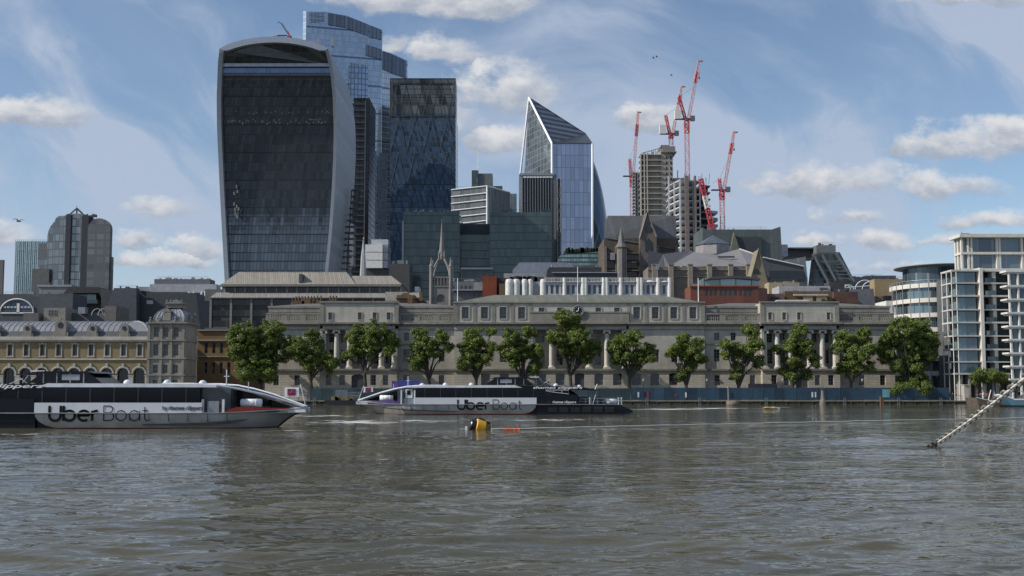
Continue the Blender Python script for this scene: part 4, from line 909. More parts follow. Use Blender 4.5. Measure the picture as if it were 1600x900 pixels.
# ---- left skyline
def left_side():
    t = thing('domed_tower', 'dark grey glass tower with barrel-vaulted tops and a steel tripod on its roof', 'tower', (X(120, 500), 500, G0))
    D = 500.0
    def vault(p0, p1, ptop, d, dep, nm, mat, flat=0):
        a, b_ = X(p0, d, 400), X(p1, d, 400); w = b_ - a; zt = Z(ptop, d); rr = w / 2 * (1 - flat); n = 14
        pts = [(a, G0), (b_, G0)] + [((a + b_) / 2 + w / 2 * cos(pi * i / n), zt - rr * .95 + rr * .95 * sin(pi * i / n)) for i in range(n + 1)]
        return MB().py(pts, d, d + dep).build(nm, mat, t)
    g1 = glassgrid('vault_glass', (.22, .24, .25), (.12, .13, .14), 2.1, 3.9, .12, .16, .5, .12, .02, .35, (.15, (.24, .27, .29)))
    g2 = glassgrid('vault_front', (.13, .14, .15), (.10, .105, .11), 4.5, 3.9, .25, .3, .2, .3, .02, .35)
    vault(73, 160, 333.5, D + 4, 8, 'west_vault', g1, .12); vault(84, 104, 337, D + 2, 5, 'bay_vault', g1, .1); vault(108, 128, 336, D + 2, 5, 'bay_vault', g1, .1)
    dk = plain('vault_rib', (.035, .038, .045), .5, .2)
    vault(101, 109, 334, D + 1, 6, 'rib', dk, .2); vault(126, 137, 335, D + 1, 6, 'rib', dk, .2)
    vault(136, 171, 341, D, 3, 'front_vault', g2, .0); sub(t, 'lower_block', 160, 173, 401, 470, D + 1, 3, g2); sub(t, 'low_wing', 50, 76, 420, 470, D + 2, 30, plain('wing_grey', (.09, .095, .10), .6)); sub(t, 'low_wing', 58, 72, 406, 470, D + 8, 20, g1)
    s = MB(); P = lambda x, y, d=D + 8: (X(x, d, y), d, Z(y, d))
    s.tube(P(108, 336), P(120, 325.5), .45).tube(P(120, 325.5), P(132, 337), .45).tube(P(120, 325.5, D + 20), P(120, 337, D + 20), .4).tube(P(120, 325), P(120, 321), .12).box(P(132, 333)[0], P(152, 333)[0], D + 6, D + 8, Z(335.5, D), Z(333, D)).box(P(146, 333)[0], P(152, 333)[0], D + 6, D + 8, Z(333.4, D), Z(331.5, D)).tube(P(137, 334), P(136, 338), .3).tube(P(146, 334), P(147, 338), .3)
    s.build('roof_tripod', STEEL, t)
    t, a, b_, z = block('pale_glass_tower', 'pale green glass office tower behind and left of the domed tower', 'tower', 24, 74, 377, 640, 30, glassgrid('mint_glass', (.42, .55, .58), (.25, .36, .40), 2.5, 8.4, .25, .07, .55, .12, .015, .16))
    f = MB(); 
    for i in range(18): x = a + (b_ - a) * i / 17; f.box(x - .15, x + .15, 639.4, 639.8, G0, z + 1.2)
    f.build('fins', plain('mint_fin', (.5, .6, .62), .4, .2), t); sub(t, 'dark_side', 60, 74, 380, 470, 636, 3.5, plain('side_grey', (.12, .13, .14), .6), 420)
    block('concrete_slab', 'dark concrete tower cut by the left edge of the picture', 'tower', -60, 5, 406, 600, 1.5, plain('slab_grey', (.12, .12, .12), .8))
    # slate roof with a big fan window
    D = 300.0; t = thing('vaulted_hall', 'dark slate roofed hall with a wide white framed fan window at the left edge', 'building', (X(30, D), D, G0))
    MB().py(outl([(-60, 520), (72, 520), (70, 486), (62, 466), (50, 459.5), (-60, 459)], D), D, D + 20).build('roof', plain('dark_slate', (.06, .066, .075), .5), t)
    n = 12; o = [(X(27, D, 475) + X(827, D, 475) * 0 + (26.5 * D / F) * cos(pi * i / n), Z(489, D) + (22 * D / F) * sin(pi * i / n)) for i in range(n + 1)]
    fr = MB(); fr.path([(x, D - .2, z) for x, z in o], .22, 5); fr.box(o[-1][0], o[0][0], D - .3, D - .05, o[0][1] - .2, o[0][1] + .2); fr.box(X(25, D), X(29, D), D - .3, D - .05, Z(489, D), Z(474, D)).build('fan_frame', WHITEB, t)
    MB().py(o, D - .1, D + .1).build('fan_window', glassgrid('fan_glass', (.02, .035, .055), (.12, .14, .16), 1.1, 9, .06, .01, .1, .08, .01, .5), t)
    f = MB()
    for i in range(9): x = X(4 + i * 5.4, D); f.box(x, x + .75, D - .25, D - .12, Z(481.5, D), Z(478.5, D))
    f.build('window_lights', plain('pale_panes', (.35, .40, .43), .4), t)
    t = thing('grey_terrace', 'row of grey stone fronted houses with slate roofs behind the market roof', 'building', (X(90, 290), 290, G0)); D = 290
    sub(t, 'front', 68, 102, 481, 520, D, 8, STONE2); sub(t, 'roof', 60, 113, 459, 520, D + 9, 10, plain('blue_slate', (.07, .078, .09), .5)); sub(t, 'front', 112, 178, 489, 520, D + 4, 8, SLATE); sub(t, 'end_wall', 163, 181, 478, 520, D - 1, 10, plain('drab_wall', (.14, .135, .125), .9))
    for p in (76, 81, 85): window(t, X(p, D), D - .05, Z(493, D), .7, 1.6, 1, 2, bar=.1)
    for p in (150, 160, 170): MB().path([(X(p + 9 * cos(a), D + 1, 490), D + 2, Z(492, D) + 2.0 * sin(a)) for a in [pi * i / 8 for i in range(9)]], .14, 4).build('vault_hoop', METAL, t)
    sub(t, 'duct', 122, 133, 480, 490, D + 2, 2, METAL); sub(t, 'stone_block', 36, 60, 489, 520, D - 1, 8, plain('drab_wall2', (.12, .12, .12), .9))
    t = thing('pavilion_roof_building', 'black pitched roof over a pale green glazed storey, below the domed tower', 'building', (X(140, 330), 330, G0)); D = 330
    MB().py(outl([(106, 459), (114, 450), (160, 450), (172, 462), (166, 470), (160, 459)], D), D - 3, D + 12).build('roof', plain('black_roof', (.03, .03, .035), .6), t)
    sub(t, 'glazing', 112, 150, 459, 468, D, 10, glassgrid('aqua_glass', (.13, .2, .2), (.3, .36, .36), 2, 5, .1, .05, .4, .1, .02, .3)); sub(t, 'balcony', 114, 152, 468, 474, D - 1.2, 10, plain('balcony_grey', (.2, .22, .23), .5)); sub(t, 'base', 112, 166, 474, 520, D + 1, 10, plain('base_dark', (.05, .052, .057), .7))
    t = thing('flat_roofed_block', 'plain pale grey flat-topped block just below the domed tower', 'building', (X(88, 345), 345, G0)); sub(t, 'wall', 60, 108, 447, 520, 345, 12, plain('lilac_grey', (.20, .20, .215), .7)); sub(t, 'parapet', 58, 112, 445, 448, 344.6, 13, METAL)
    sub(t, 'pole', 73.5, 75, 463, 485, 344, .3, WHITE)
    t = thing('slab_sided_building', 'dark blue-grey building with slanting windowless sides, left of the stone corner pavilion', 'building', (X(200, 320), 320, G0)); D = 320
    MB().py(outl([(164, 520), (166, 482), (178, 450), (213, 450), (213, 520)], D), D, D + 3).build('wall', plain('blue_grey_cladding', (.065, .075, .09), .5), t)
    MB().py(outl([(150, 520), (150, 449), (168, 452), (186, 449), (240, 455), (300, 456), (308, 520)], D), D + 4, D + 20).build('rear_wall', plain('dark_cladding', (.045, .05, .058), .6), t); sub(t, 'lit_window', 229, 239, 469.5, 475, D + 3.8, .3, plain('pale_window', (.4, .42, .42), .4))
    t = thing('white_banded_building', 'grey and white office with criss-cross white bracing right of the slab-sided building', 'building', (X(285, 340), 340, G0)); D = 340
    sub(t, 'upper', 241, 328, 436, 449, D + 3, 6, plain('upper_grey', (.12, .125, .14), .6)); sub(t, 'upper', 234, 338, 444, 456, D + 2, 5, plain('band_white', (.33, .34, .36), .6)); sub(t, 'wing', 214, 240, 448, 456, D + 3, 12, plain('band_lilac', (.26, .27, .30), .6)); sub(t, 'wall', 292, 330, 456, 520, D, 4, glassgrid('strip_glass', (.03, .04, .055), (.34, .36, .38), 60, 5.2, .0, .42, .1, .1, .02, .3))
    f = MB(); P = lambda x, y: (X(x, D - .5, y), D - .5, Z(y, D))
    f.tube(P(310, 474), P(316, 456), .3).tube(P(321, 456), P(320, 480), .3).tube(P(296, 465), P(328, 465), .25).tube(P(296, 456), P(294, 468), .25).tube(P(303, 456), P(301, 466), .25); f.build('bracing', WHITE, t)
left_side()

def riverside_office():
    D = 285.0; t = thing('hipped_office', 'long dark office block with pale tiled hipped roofs behind the first trees', 'building', (X(480, D), D, G0))
    a, b_ = X(330, D, 480), X(640, D, 480); HH = []
    f = MB()
    sub(t, 'wall', 331, 650, 466, 530, D, 24, plain('office_wall', (.055, .052, .047), .8), 480)
    strip = glassgrid('office_glass', (.025, .028, .032), (.06, .06, .058), 2.7, 20, .08, .0, .1, .1, .02, .7, (.2, (.07, .075, .08)))
    for y0, y1 in ((468, 477), (484.5, 494), (501, 512)): sub(t, 'window_band', 333, 640, y0, y1, D - .15, .3, strip, 480)
    pil = MB()
    for i in range(12):
        p = 330 + 31.7 * i
        if p < 650: x = X(p, D, 490); pil.box(x - .3, x + .3, D - .7, D - .01, G0, Z(467, D))
    pil.build('pier', plain('office_pier', (.19, .18, .165), .8), t)
    e = MB(); P = lambda x, y, d: (X(x, d, y), d, Z(y, d))
    e.add([P(328, 465, D - 1.2), P(660, 465, D - 1.2), P(655, 457, D + 2.4), P(338, 457, D + 2.4)], [(0, 1, 2, 3)]).add([P(328, 465, D - 1.2), P(338, 457, D + 2.4), (P(338, 457, D)[0], D + 24, Z(457, D)), (P(328, 465, D)[0], D + 24, Z(465, D))], [(0, 1, 2, 3)]); e.box(X(328, D, 466), X(660, D, 466), D - 1.2, D + 24, Z(466.4, D), Z(465, D)); e.build('lower_eaves_roof', seamed('eaves_tiles', (.24, .235, .22), .55, 'x', .7, 0, .3, .6, .3), t)
    sub(t, 'attic_wall', 347, 628, 447, 457.5, D + 3, 18, plain('attic_wall', (.14, .135, .125), .8), 450); sub(t, 'attic_windows', 353, 617, 448, 456.5, D + 2.85, .3, strip, 450)
    pil = MB()
    for i in range(18): x = X(351 + 16.2 * i, D + 2.5, 452); pil.box(x - .22, x + .22, D + 2.5, D + 2.84, Z(457, D), Z(447.5, D))
    pil.build('attic_pier', plain('attic_pier', (.22, .21, .19), .8), t)
    def roof(p0, p1, q0, q1, yb, yt, d):
        MB().add([P(p0, yb, d), P(p1, yb, d), P(q1, yt, d + 7), P(q0, yt, d + 7), (P(p0, yb, d)[0], d + 20, Z(yb, d)), (P(p1, yb, d)[0], d + 20, Z(yb, d))], [(0, 1, 2, 3), (0, 3, 4), (1, 5, 2), (3, 2, 5, 4), (0, 4, 5, 1)]).build('hipped_roof', TANROOF, t)
    roof(346, 556, 373, 541, 444, 425, D + 1.8); roof(540, 628, 545, 611, 444, 431, D + 2.4); sub(t, 'fascia', 344, 626, 444, 447.5, D + 1.2, 20, plain('fascia', (.17, .165, .155), .8), 446)
    sub(t, 'roof_gully', 467, 472, 428, 441, D + 2.2, 4, plain('gully', (.08, .08, .08), .8)); sub(t, 'stair_head', 320, 346, 452, 470, D + 9, 10, plain('head', (.12, .12, .115), .8))
    sub(t, 'right_shed', 602, 636, 456, 470, D - 6, 8, plain('shed_white', (.36, .35, .30), .7)); sub(t, 'right_vent', 648, 655, 448, 456, D + 4, 5, METAL)
    # white plant tower and steeples beyond
    t = thing('white_plant_tower', 'small white boxy tower with grey bands beside a thin pale steeple', 'building', (X(588, 420), 420, G0))
    a, b_ = X(570.5, 420, 400), X(598, 420, 400)
    sub(t, 'shaft', 571, 604, 420, 470, 422, 8, plain('shaft_dark', (.06, .06, .06), .7), 420)
    for y in (382, 394.5, 407): sub(t, 'white_box', 570.5, 597.5, y, y + 11.5, 420, 10, WHITEB, 400)
    for y in (382, 394.5, 407): sub(t, 'grey_side', 597.7, 606, y, y + 11.5, 421, 10, METAL, 400)
    sub(t, 'roof_rail', 580, 606, 374, 382, 424, 5, plain('rail_pale', (.4, .42, .44), .5), 400)
    t = thing('thin_steeple', 'thin pale stone steeple with a tiny gold ball, left of the white boxy tower', 'steeple', (X(565.5, 400), 400, G0))
    MB().lathe(X(565.5, 400), 401, [(1.3, G0), (1.3, Z(430, 400)), (.9, Z(400, 400)), (.15, Z(374, 400))], 6).build('spire', plain('steeple_stone', (.36, .36, .36), .8), t); MB().lathe(X(566, 400), 401, [(.05, Z(374, 400)), (.35, Z(372, 400)), (.05, Z(370, 400))], 8).build('gilt_ball', plain('gilt', (.6, .42, .12), .3, .6), t)
    block('grey_wall_building', 'dark grey windowless building behind the thin steeple', 'building', 596, 640, 412, 440, 12, DKCONC)
riverside_office()

def church():
    D = 330.0; t = thing('church_tower', 'pale stone church tower with pinnacles and a needle spire standing on open arches', 'church tower', (X(690, D), D, G0)); S = stone('church_stone', (.27, .255, .24), .5, 1, .4)
    cx = X(690, D, 440); r = 15.5 * D / F
    HH = [(cx - 1.3, cx + 1.3, Z(474, D), Z(461, D), 'round')]
    MB().facade(cx - r, cx + r, G0, Z(448, D), D - r, HH, .5).box(cx - r, cx + r, D - r + .5, D + r, G0, Z(448, D)).build('tower', S, t)
    window(t, cx, D - r + .45, Z(474, D), 2.6, Z(461, D) - Z(474, D), 3, 2, frame=STONE2, bar=.12, arch='round')
    s = MB(); s.box(cx - r - .2, cx + r + .2, D - r - .2, D + r + .2, Z(450, D), Z(448.5, D)).box(cx - r - .15, cx + r + .15, D - r - .15, D + r + .15, Z(436, D), Z(434, D))
    for i in range(7): x = cx - r + .2 + i * (2 * r - .4) / 6; s.box(x - .14, x + .14, D - r - .1, D - r + .2, Z(448, D), Z(436, D))
    s.build('parapet', S, t)
    pn = MB()
    for sx in (-1, 1):
        for sy in (-1, 1): x, y = cx + sx * (r - .1), D + sy * (r - .1); pn.lathe(x, y, [(.62, G0), (.62, Z(420, D)), (.75, Z(418, D)), (.4, Z(414, D)), (.08, Z(404, D))], 8)
    pn.build('pinnacle', S, t)
    br = MB()
    for sx in (-1, 1):
        for sy in (-1, 1):
            pts = []
            for i in range(9): q = i / 8; k = cos(q * pi / 2) ** .8; pts.append((cx + sx * (.6 + (r - .9) * k), D + sy * (.6 + (r - .9) * k), Z(442, D) + (Z(404, D) - Z(442, D)) * q ** .9))
            br.path(pts, .32, 5)
    br.build('flying_arch', S, t)
    sp = MB(); sp.lathe(cx, D, [(1.15, Z(406, D)), (1.25, Z(401, D)), (.85, Z(394, D)), (.06, Z(347, D))], 8); sp.tube((cx, D, Z(347, D)), (cx, D, Z(342, D)), .08)
    for a in range(4): x = cx + 1.3 * cos(a * pi / 2 + pi / 4); y = D + 1.3 * sin(a * pi / 2 + pi / 4); sp.lathe(x, y, [(.2, Z(406, D)), (.25, Z(398, D)), (.03, Z(391, D))], 6)
    sp.build('spire', S, t)
church()

def behind_palace():
    # pale building of drum-shaped bays
    D = 280.0; t = thing('drum_bay_building', 'pale building with rounded drum bays and finned rail, above the green palace roof', 'building', (X(920, D), D, G0))
    a, b_ = X(850, D, 445), X(1050, D, 445); z1, zr = Z(441, D), Z(435, D); HH = []
    k = 24; xs = [a + (b_ - a) * i / k for i in range(k + 1)]
    for i in range(k): HH.append((xs[i] + .35, xs[i + 1] - .35, Z(459, D), Z(445.5, D), None))
    MB().facade(a, b_, G0, z1, D, HH, .4).box(a, b_, D + .4, D + 16, G0, z1).build('wall', plain('pale_blue_wall', (.42, .43, .45), .6), t)
    for h in HH: place(MB().box(-(h[1] - h[0]) / 2, (h[1] - h[0]) / 2, 0, .05, 0, h[3] - h[2]).mesh('window', plain('bay_glass', (.10, .13, .17), .15) if 'bay_glass' not in bpy.data.materials else bpy.data.materials['bay_glass']), 'window', ((h[0] + h[1]) / 2, D + .33, h[2]), t)
    dr = MB()
    for p in (882, 911, 915, 943, 948, 970, 997, 1002, 1028, 1046): dr.lathe(X(p, D, 445), D - .1, [(.55, G0), (.55, Z(434, D))], 10)
    dr.build('drum_column', WHITEB, t)
    wb = MB(); rr = [(796, 6.5), (807, 5.5), (820, 5), (829, 4), (849, 5)]
    for p, w in rr: wb.lathe(X(p, D - 1, 445), D + .6, [(w * D / F, G0), (w * D / F, Z(441, D)), (w * D / F * .85, Z(437, D)), (w * D / F * .7, Z(436, D))], 16)
    wb.build('drum_bay', plain('lit_white', (.62, .62, .58), .6), t)  # rounded bays in their own off-white
    sub(t, 'back_wall', 790, 852, 440, 470, D + 1, 14, plain('bay_grey', (.26, .28, .30), .6))
    fn = MB()
    for i in range(86): x = a + (b_ - a) * i / 86; fn.box(x - .07, x + .07, D - .3, D - .2, z1 + .1, zr)
    fn.box(a, b_, D - .34, D - .16, zr, zr + .15).box(a, b_, D - .5, D, z1, z1 + .15); fn.build('roof_rail', WHITEB, t)
    r = random.Random(5); cl = MB()
    for i in range(26): x = a - 11 + r.random() * 46; h = .3 + r.random() * 1.0; cl.box(x, x + .5 + r.random() * 1.6, D + 4, D + 6, Z(440, D), Z(437, D) + h)
    cl.build('roof_plant', STEEL, t)
    for p, y in ((1018, 437), (1041, 438)): MB().lathe(X(p, D + 2), D + 3, [(.1, Z(446, D)), (1.0, Z(445, D)), (1.2, Z(442, D)), (1.0, Z(y, D)), (.1, Z(y - 1, D))], 14).build('roof_cowl', WHITE, t)
    MB().tube((X(1028.5, D + 3), D + 3, Z(446, D)), (X(1028.5, D + 3), D + 3, Z(411, D)), .12, .06).box(X(1026, D + 3), X(1031, D + 3), D + 2.8, D + 3.2, Z(419, D), Z(411, D)).build('aerial_mast', METAL, t)
    # blue-grey roof and black roof behind
    t = thing('blue_grey_roof_building', 'building with a long pale blue-grey roof above the drum bays', 'building', (X(850, 320), 320, G0))
    MB().py(outl([(801, 470), (801, 422), (812, 410), (885, 410), (897, 416), (897, 470)], 320), 320, 336).build('roof', plain('blue_grey_roof', (.20, .22, .27), .5), t); sub(t, 'rail_wall', 787, 853, 427, 470, 314, 5, plain('mesh_grey', (.28, .30, .31), .6)); r = random.Random(9)
    c = MB()
    for i in range(22): p = 796 + r.random() * 56; x = X(p, 312); c.box(x, x + .9, 312, 313, Z(440, 312), Z(434 - r.random() * 3, 312))
    c.build('roof_clutter', BLACK, t)
    t = thing('black_roof_building', 'low building with a charcoal flat roof left of the brown granite hall', 'building', (X(900, 305), 305, G0)); MB().py(outl([(855, 470), (855, 422), (858, 417.5), (940, 417.5), (940, 426), (965, 426.5), (965, 470)], 305), 305, 316).build('wall', plain('charcoal', (.035, .037, .042), .6), t)
    sub(t, 'roof_line', 862, 963, 425, 426.5, 304.6, 2, METAL)
    # stepped green-glass terrace block
    D = 400.0; t = thing('green_glass_pavilion', 'small stepped pavilion of pale green glass below the rounded dark tower', 'building', (X(905, D), D, G0)); lg = glassgrid('sea_green_glass', (.20, .32, .32), (.05, .06, .06), 1.2, 1.7, .1, .35, .3, .15, .02, .3)
    MB().py(outl([(873, 470), (873, 402), (876, 399), (937, 393), (938, 402), (934, 417), (934, 470)], D), D, D + 12).build('glass_wall', lg, t); MB().py(outl([(880, 397), (882, 391), (905, 387), (938, 386), (938, 393)], D), D + 2, D + 10).build('roof_terrace', plain('terrace_dark', (.06, .075, .065), .8), t)
    r = random.Random(11); c = MB()
    for i in range(30): p = 884 + r.random() * 52; x = X(p, D + 1); c.box(x, x + .7, D + 1, D + 2, Z(393, D), Z(389 - r.random() * 4, D))
    c.build('planting', plain('shrub_dark', (.04, .055, .03), .9), t)
    # brick flats left of the drum bays
    t, a, b_, z = block('small_brick_block', 'small dark red brick block left of the drum bays', 'building', 754, 776, 431.5, 300, 12, RBRICK); sub(t, 'stair_side', 776.2, 790, 434, 470, 302, 10, plain('umber', (.05, .04, .035), .8)); sub(t, 'lean_to', 780, 791, 443, 470, 299, 3, plain('umber2', (.13, .09, .06), .8))
    t, a, b_, z = block('grey_annex', 'grey annex with small windows between the church tower and the brick block', 'building', 708, 756, 439.5, 305, 10, glassgrid('annex', (.05, .06, .07), (.14, .15, .155), 1.3, 2.2, .3, .5, .0, .2, .02, .5)); sub(t, 'pale_panel', 740, 755, 441, 452, 304.5, .4, plain('panel_pale', (.24, .27, .29), .6)); sub(t, 'parapet', 706, 757, 452, 454, 303.5, 2, METAL)
    t, a, b_, z = block('hut', 'dark pitched roofed rooftop hut left of the church tower', 'building', 620, 648, 461, 262, 6, BBRICK); MB().py(outl([(618, 466), (650, 466), (640, 459.5), (632, 457)], 261.5), 261.5, 268).build('roof', BBRICK, t); sub(t, 'chimney', 655, 660, 457, 470, 262, 1.5, BBRICK)
behind_palace()

GOG = glassgrid('gothic_glass', (.02, .022, .025), (.06, .055, .05), 1, 12, .2, 0, 0, .1, .02, .5)
def granite_hall():
    D = 350.0; t = thing('granite_hall', 'dark brown granite neo-gothic block with steep grey gabled roofs', 'building', (X(1000, D), D, G0)); RF = seamed('steep_slate', (.085, .09, .095), 1.8, 'x', .55, .15, .08, .7)
    P = lambda x, y, d: (X(x, d, y), d, Z(y, d))
    MB().add([P(946, 372, D), P(1058, 390, D), P(1053, 337, D + 9), P(949, 337, D + 9), P(946, 337, D + 22), P(1056, 337, D + 22)], [(0, 1, 2, 3), (1, 5, 2)]).build('main_roof', RF, t)
    MB().py(outl([(944, 480), (944, 372), (1060, 372), (1060, 480)], D), D + .3, D + 24).build('wall', GOTHIC, t)
    sub(t, 'roof_body', 950, 1052, 338, 376, D + 9.2, 14, RF, 360)
    # main gable
    g_ = MB(); g_.py(outl([(1000, 480), (1000, 370), (1011.5, 331), (1026, 368), (1026, 480)], D - 3), D - 3, D + 12); g_.build('gable', plain('gable_stone', (.13, .115, .10), .85), t)
    MB().path([P(1000, 372, D - 3.2), P(1011.5, 330.5, D - 3.2), P(1026, 370, D - 3.2)], .35, 5).build('gable_coping', plain('coping_stone', (.19, .175, .155), .8), t)
    MB().py([(X(1013, D - 3, 358) + 1.1 * cos(2 * pi * i / 12), Z(358, D - 3) + 1.1 * sin(2 * pi * i / 12)) for i in range(12)], D - 3.2, D - 2.9).py(outl([(1008, 392), (1008, 378), (1013, 372), (1018, 378), (1018, 392)], D - 3), D - 3.2, D - 2.9).build('gable_window', DARKGLASS, t)
    # turret
    cx = X(971, D - 4, 400); MB().lathe(cx, D - 4, [(1.6, G0), (1.6, Z(392, D)), (2.1, Z(389, D)), (1.3, Z(383, D)), (.06, Z(357, D))], 8).build('turret', plain('turret_slate', (.15, .145, .14), .7), t)
    f = MB()
    for p in (946, 964, 977, 1028, 1058): f.box(X(p, D - 1, 420) - .5, X(p, D - 1, 420) + .5, D - 1, D + .3, G0, Z(385, D))
    for y in (395, 409, 422): f.box(X(944, D), X(1060, D), D - .5, D + .3, Z(y + 1.5, D), Z(y, D))
    f.build('buttress', plain('buttress_stone', (.16, .14, .12), .85), t)
    for p0, p1 in ((948, 962), (979, 998), (1030, 1042), (1044, 1056)):
        gl = MB()
        for y in (398, 411, 425): gl.box(X(p0, D), X(p1, D), D - .1, D + .29, Z(y + 8, D), Z(y, D))
        gl.build('window_band', GOG, t)
    sub(t, 'bay', 954, 961, 395, 406, D - 2, 3, METAL)
    # second hall: fan of grey roofs with a glass pyramid
    D = 330.0; t = thing('fan_roofed_hall', 'low hall with spreading smooth grey roofs, a glass pyramid and stone buttresses', 'building', (X(1110, D), D, G0)); GR = plain('smooth_grey_roof', (.21, .205, .21), .55, .1, .1, .2); GR2 = plain('shaded_grey_roof', (.10, .10, .11), .55, .1, .1, .2)  # smooth grey, with shade put into darker copies for two planes
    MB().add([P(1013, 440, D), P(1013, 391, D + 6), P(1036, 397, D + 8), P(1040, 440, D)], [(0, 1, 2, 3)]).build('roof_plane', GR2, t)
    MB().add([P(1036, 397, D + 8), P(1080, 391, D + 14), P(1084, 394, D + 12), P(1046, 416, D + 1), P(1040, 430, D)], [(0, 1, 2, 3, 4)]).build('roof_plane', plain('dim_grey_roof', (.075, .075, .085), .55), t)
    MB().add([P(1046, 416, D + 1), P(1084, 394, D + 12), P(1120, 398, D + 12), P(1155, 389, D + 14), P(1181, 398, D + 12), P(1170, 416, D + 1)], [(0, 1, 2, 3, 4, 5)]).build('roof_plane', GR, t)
    MB().tube(P(1155, 389, D + 13.5), P(1181, 398, D + 11.5), .3).build('roof_kerb', WHITEB, t); sub(t, 'roof_slot', 1122, 1148, 400, 402.5, D + 6.5, .5, STEEL)
    cx = X(1114, D + 20, 385); MB().lathe(cx, D + 20, [(6.2, Z(400, D + 20)), (6.2, Z(384, D + 20))], 8).build('drum', plain('drum_grey', (.27, .26, .27), .6), t)
    MB().lathe(cx, D + 20, [(6.6, Z(384, D + 20)), (.15, Z(368, D + 20))], 8).build('glass_pyramid', glassgrid('pyramid_glass', (.035, .05, .065), (.25, .27, .29), 1.3, 50, .16, 0, .2, .1, .03, .4), t)
    HH = []
    MB().box(X(1013, D, 440), X(1172, D, 440), D + .02, D + 13, G0, Z(417, D)).build('wall', stone('hall_stone', (.20, .175, .145), .8, 1.5, .3), t)
    f = MB()
    for p in (1022, 1048, 1078, 1108, 1141, 1169): x = X(p, D, 430); f.box(x - .75, x + .75, D - 1.3, D, G0, Z(413, D)).box(x - .95, x + .95, D - 1.5, D, Z(414.5, D), Z(413, D))
    f.build('buttress', stone('hall_buttress', (.28, .25, .21), .8, 1.5, .25), t); b2 = MB()
    for y in (421, 432): b2.box(X(1013, D), X(1172, D), D - .3, D, Z(y + 1, D), Z(y, D))
    b2.build('string_course', STONE2, t)
    # long sheet metal roof
    t = thing('long_metal_roof_building', 'long building with a grey-green ribbed metal roof rising to a peak at its right end', 'building', (X(1160, 390), 390, G0)); D = 390
    MB().py(outl([(1098, 470), (1098, 355), (1103, 358.5), (1206, 358.5), (1219.5, 354), (1222, 400), (1222, 470)], D), D, D + 20).build('roof', GREENGREY, t)
    MB().py(outl([(1140, 400), (1147, 363), (1156, 390), (1156, 400)], D - 2), D - 2, D).build('dormer', GREENROOF, t); sub(t, 'shadow_gap', 1150, 1190, 370, 405, D - 1, .9, plain('recess_dark', (.045, .055, .06), .6)); sub(t, 'end_box', 1221, 1231, 382, 400, D + 4, 8, METAL)  # flat panel on the roof, a gap's shadow put into its colour
    # stone gable
    D = 305.0; t = thing('stone_gable', 'sharp tan stone gable with a little arched window above the rust-red building', 'building', (X(1185, D), D, G0))
    MB().py(outl([(1172, 480), (1172, 438), (1185, 389.5), (1198, 438), (1200, 480)], D), D, D + 6).build('gable_wall', stone('gable_tan', (.27, .225, .16), .7, 1.3, .25), t)
    MB().path([P(1171.5, 440, D - .2), P(1185, 388.5, D - .2), P(1198.5, 440, D - .2)], .3, 5).build('coping', GREENROOF, t); MB().py([(X(1182, D, 428) + 1.0 * cos(pi * i / 8), Z(428, D) + 1.6 * sin(pi * i / 8)) for i in range(9)], D - .15, D - .02).build('arched_window', DARKGLASS, t)
granite_hall()

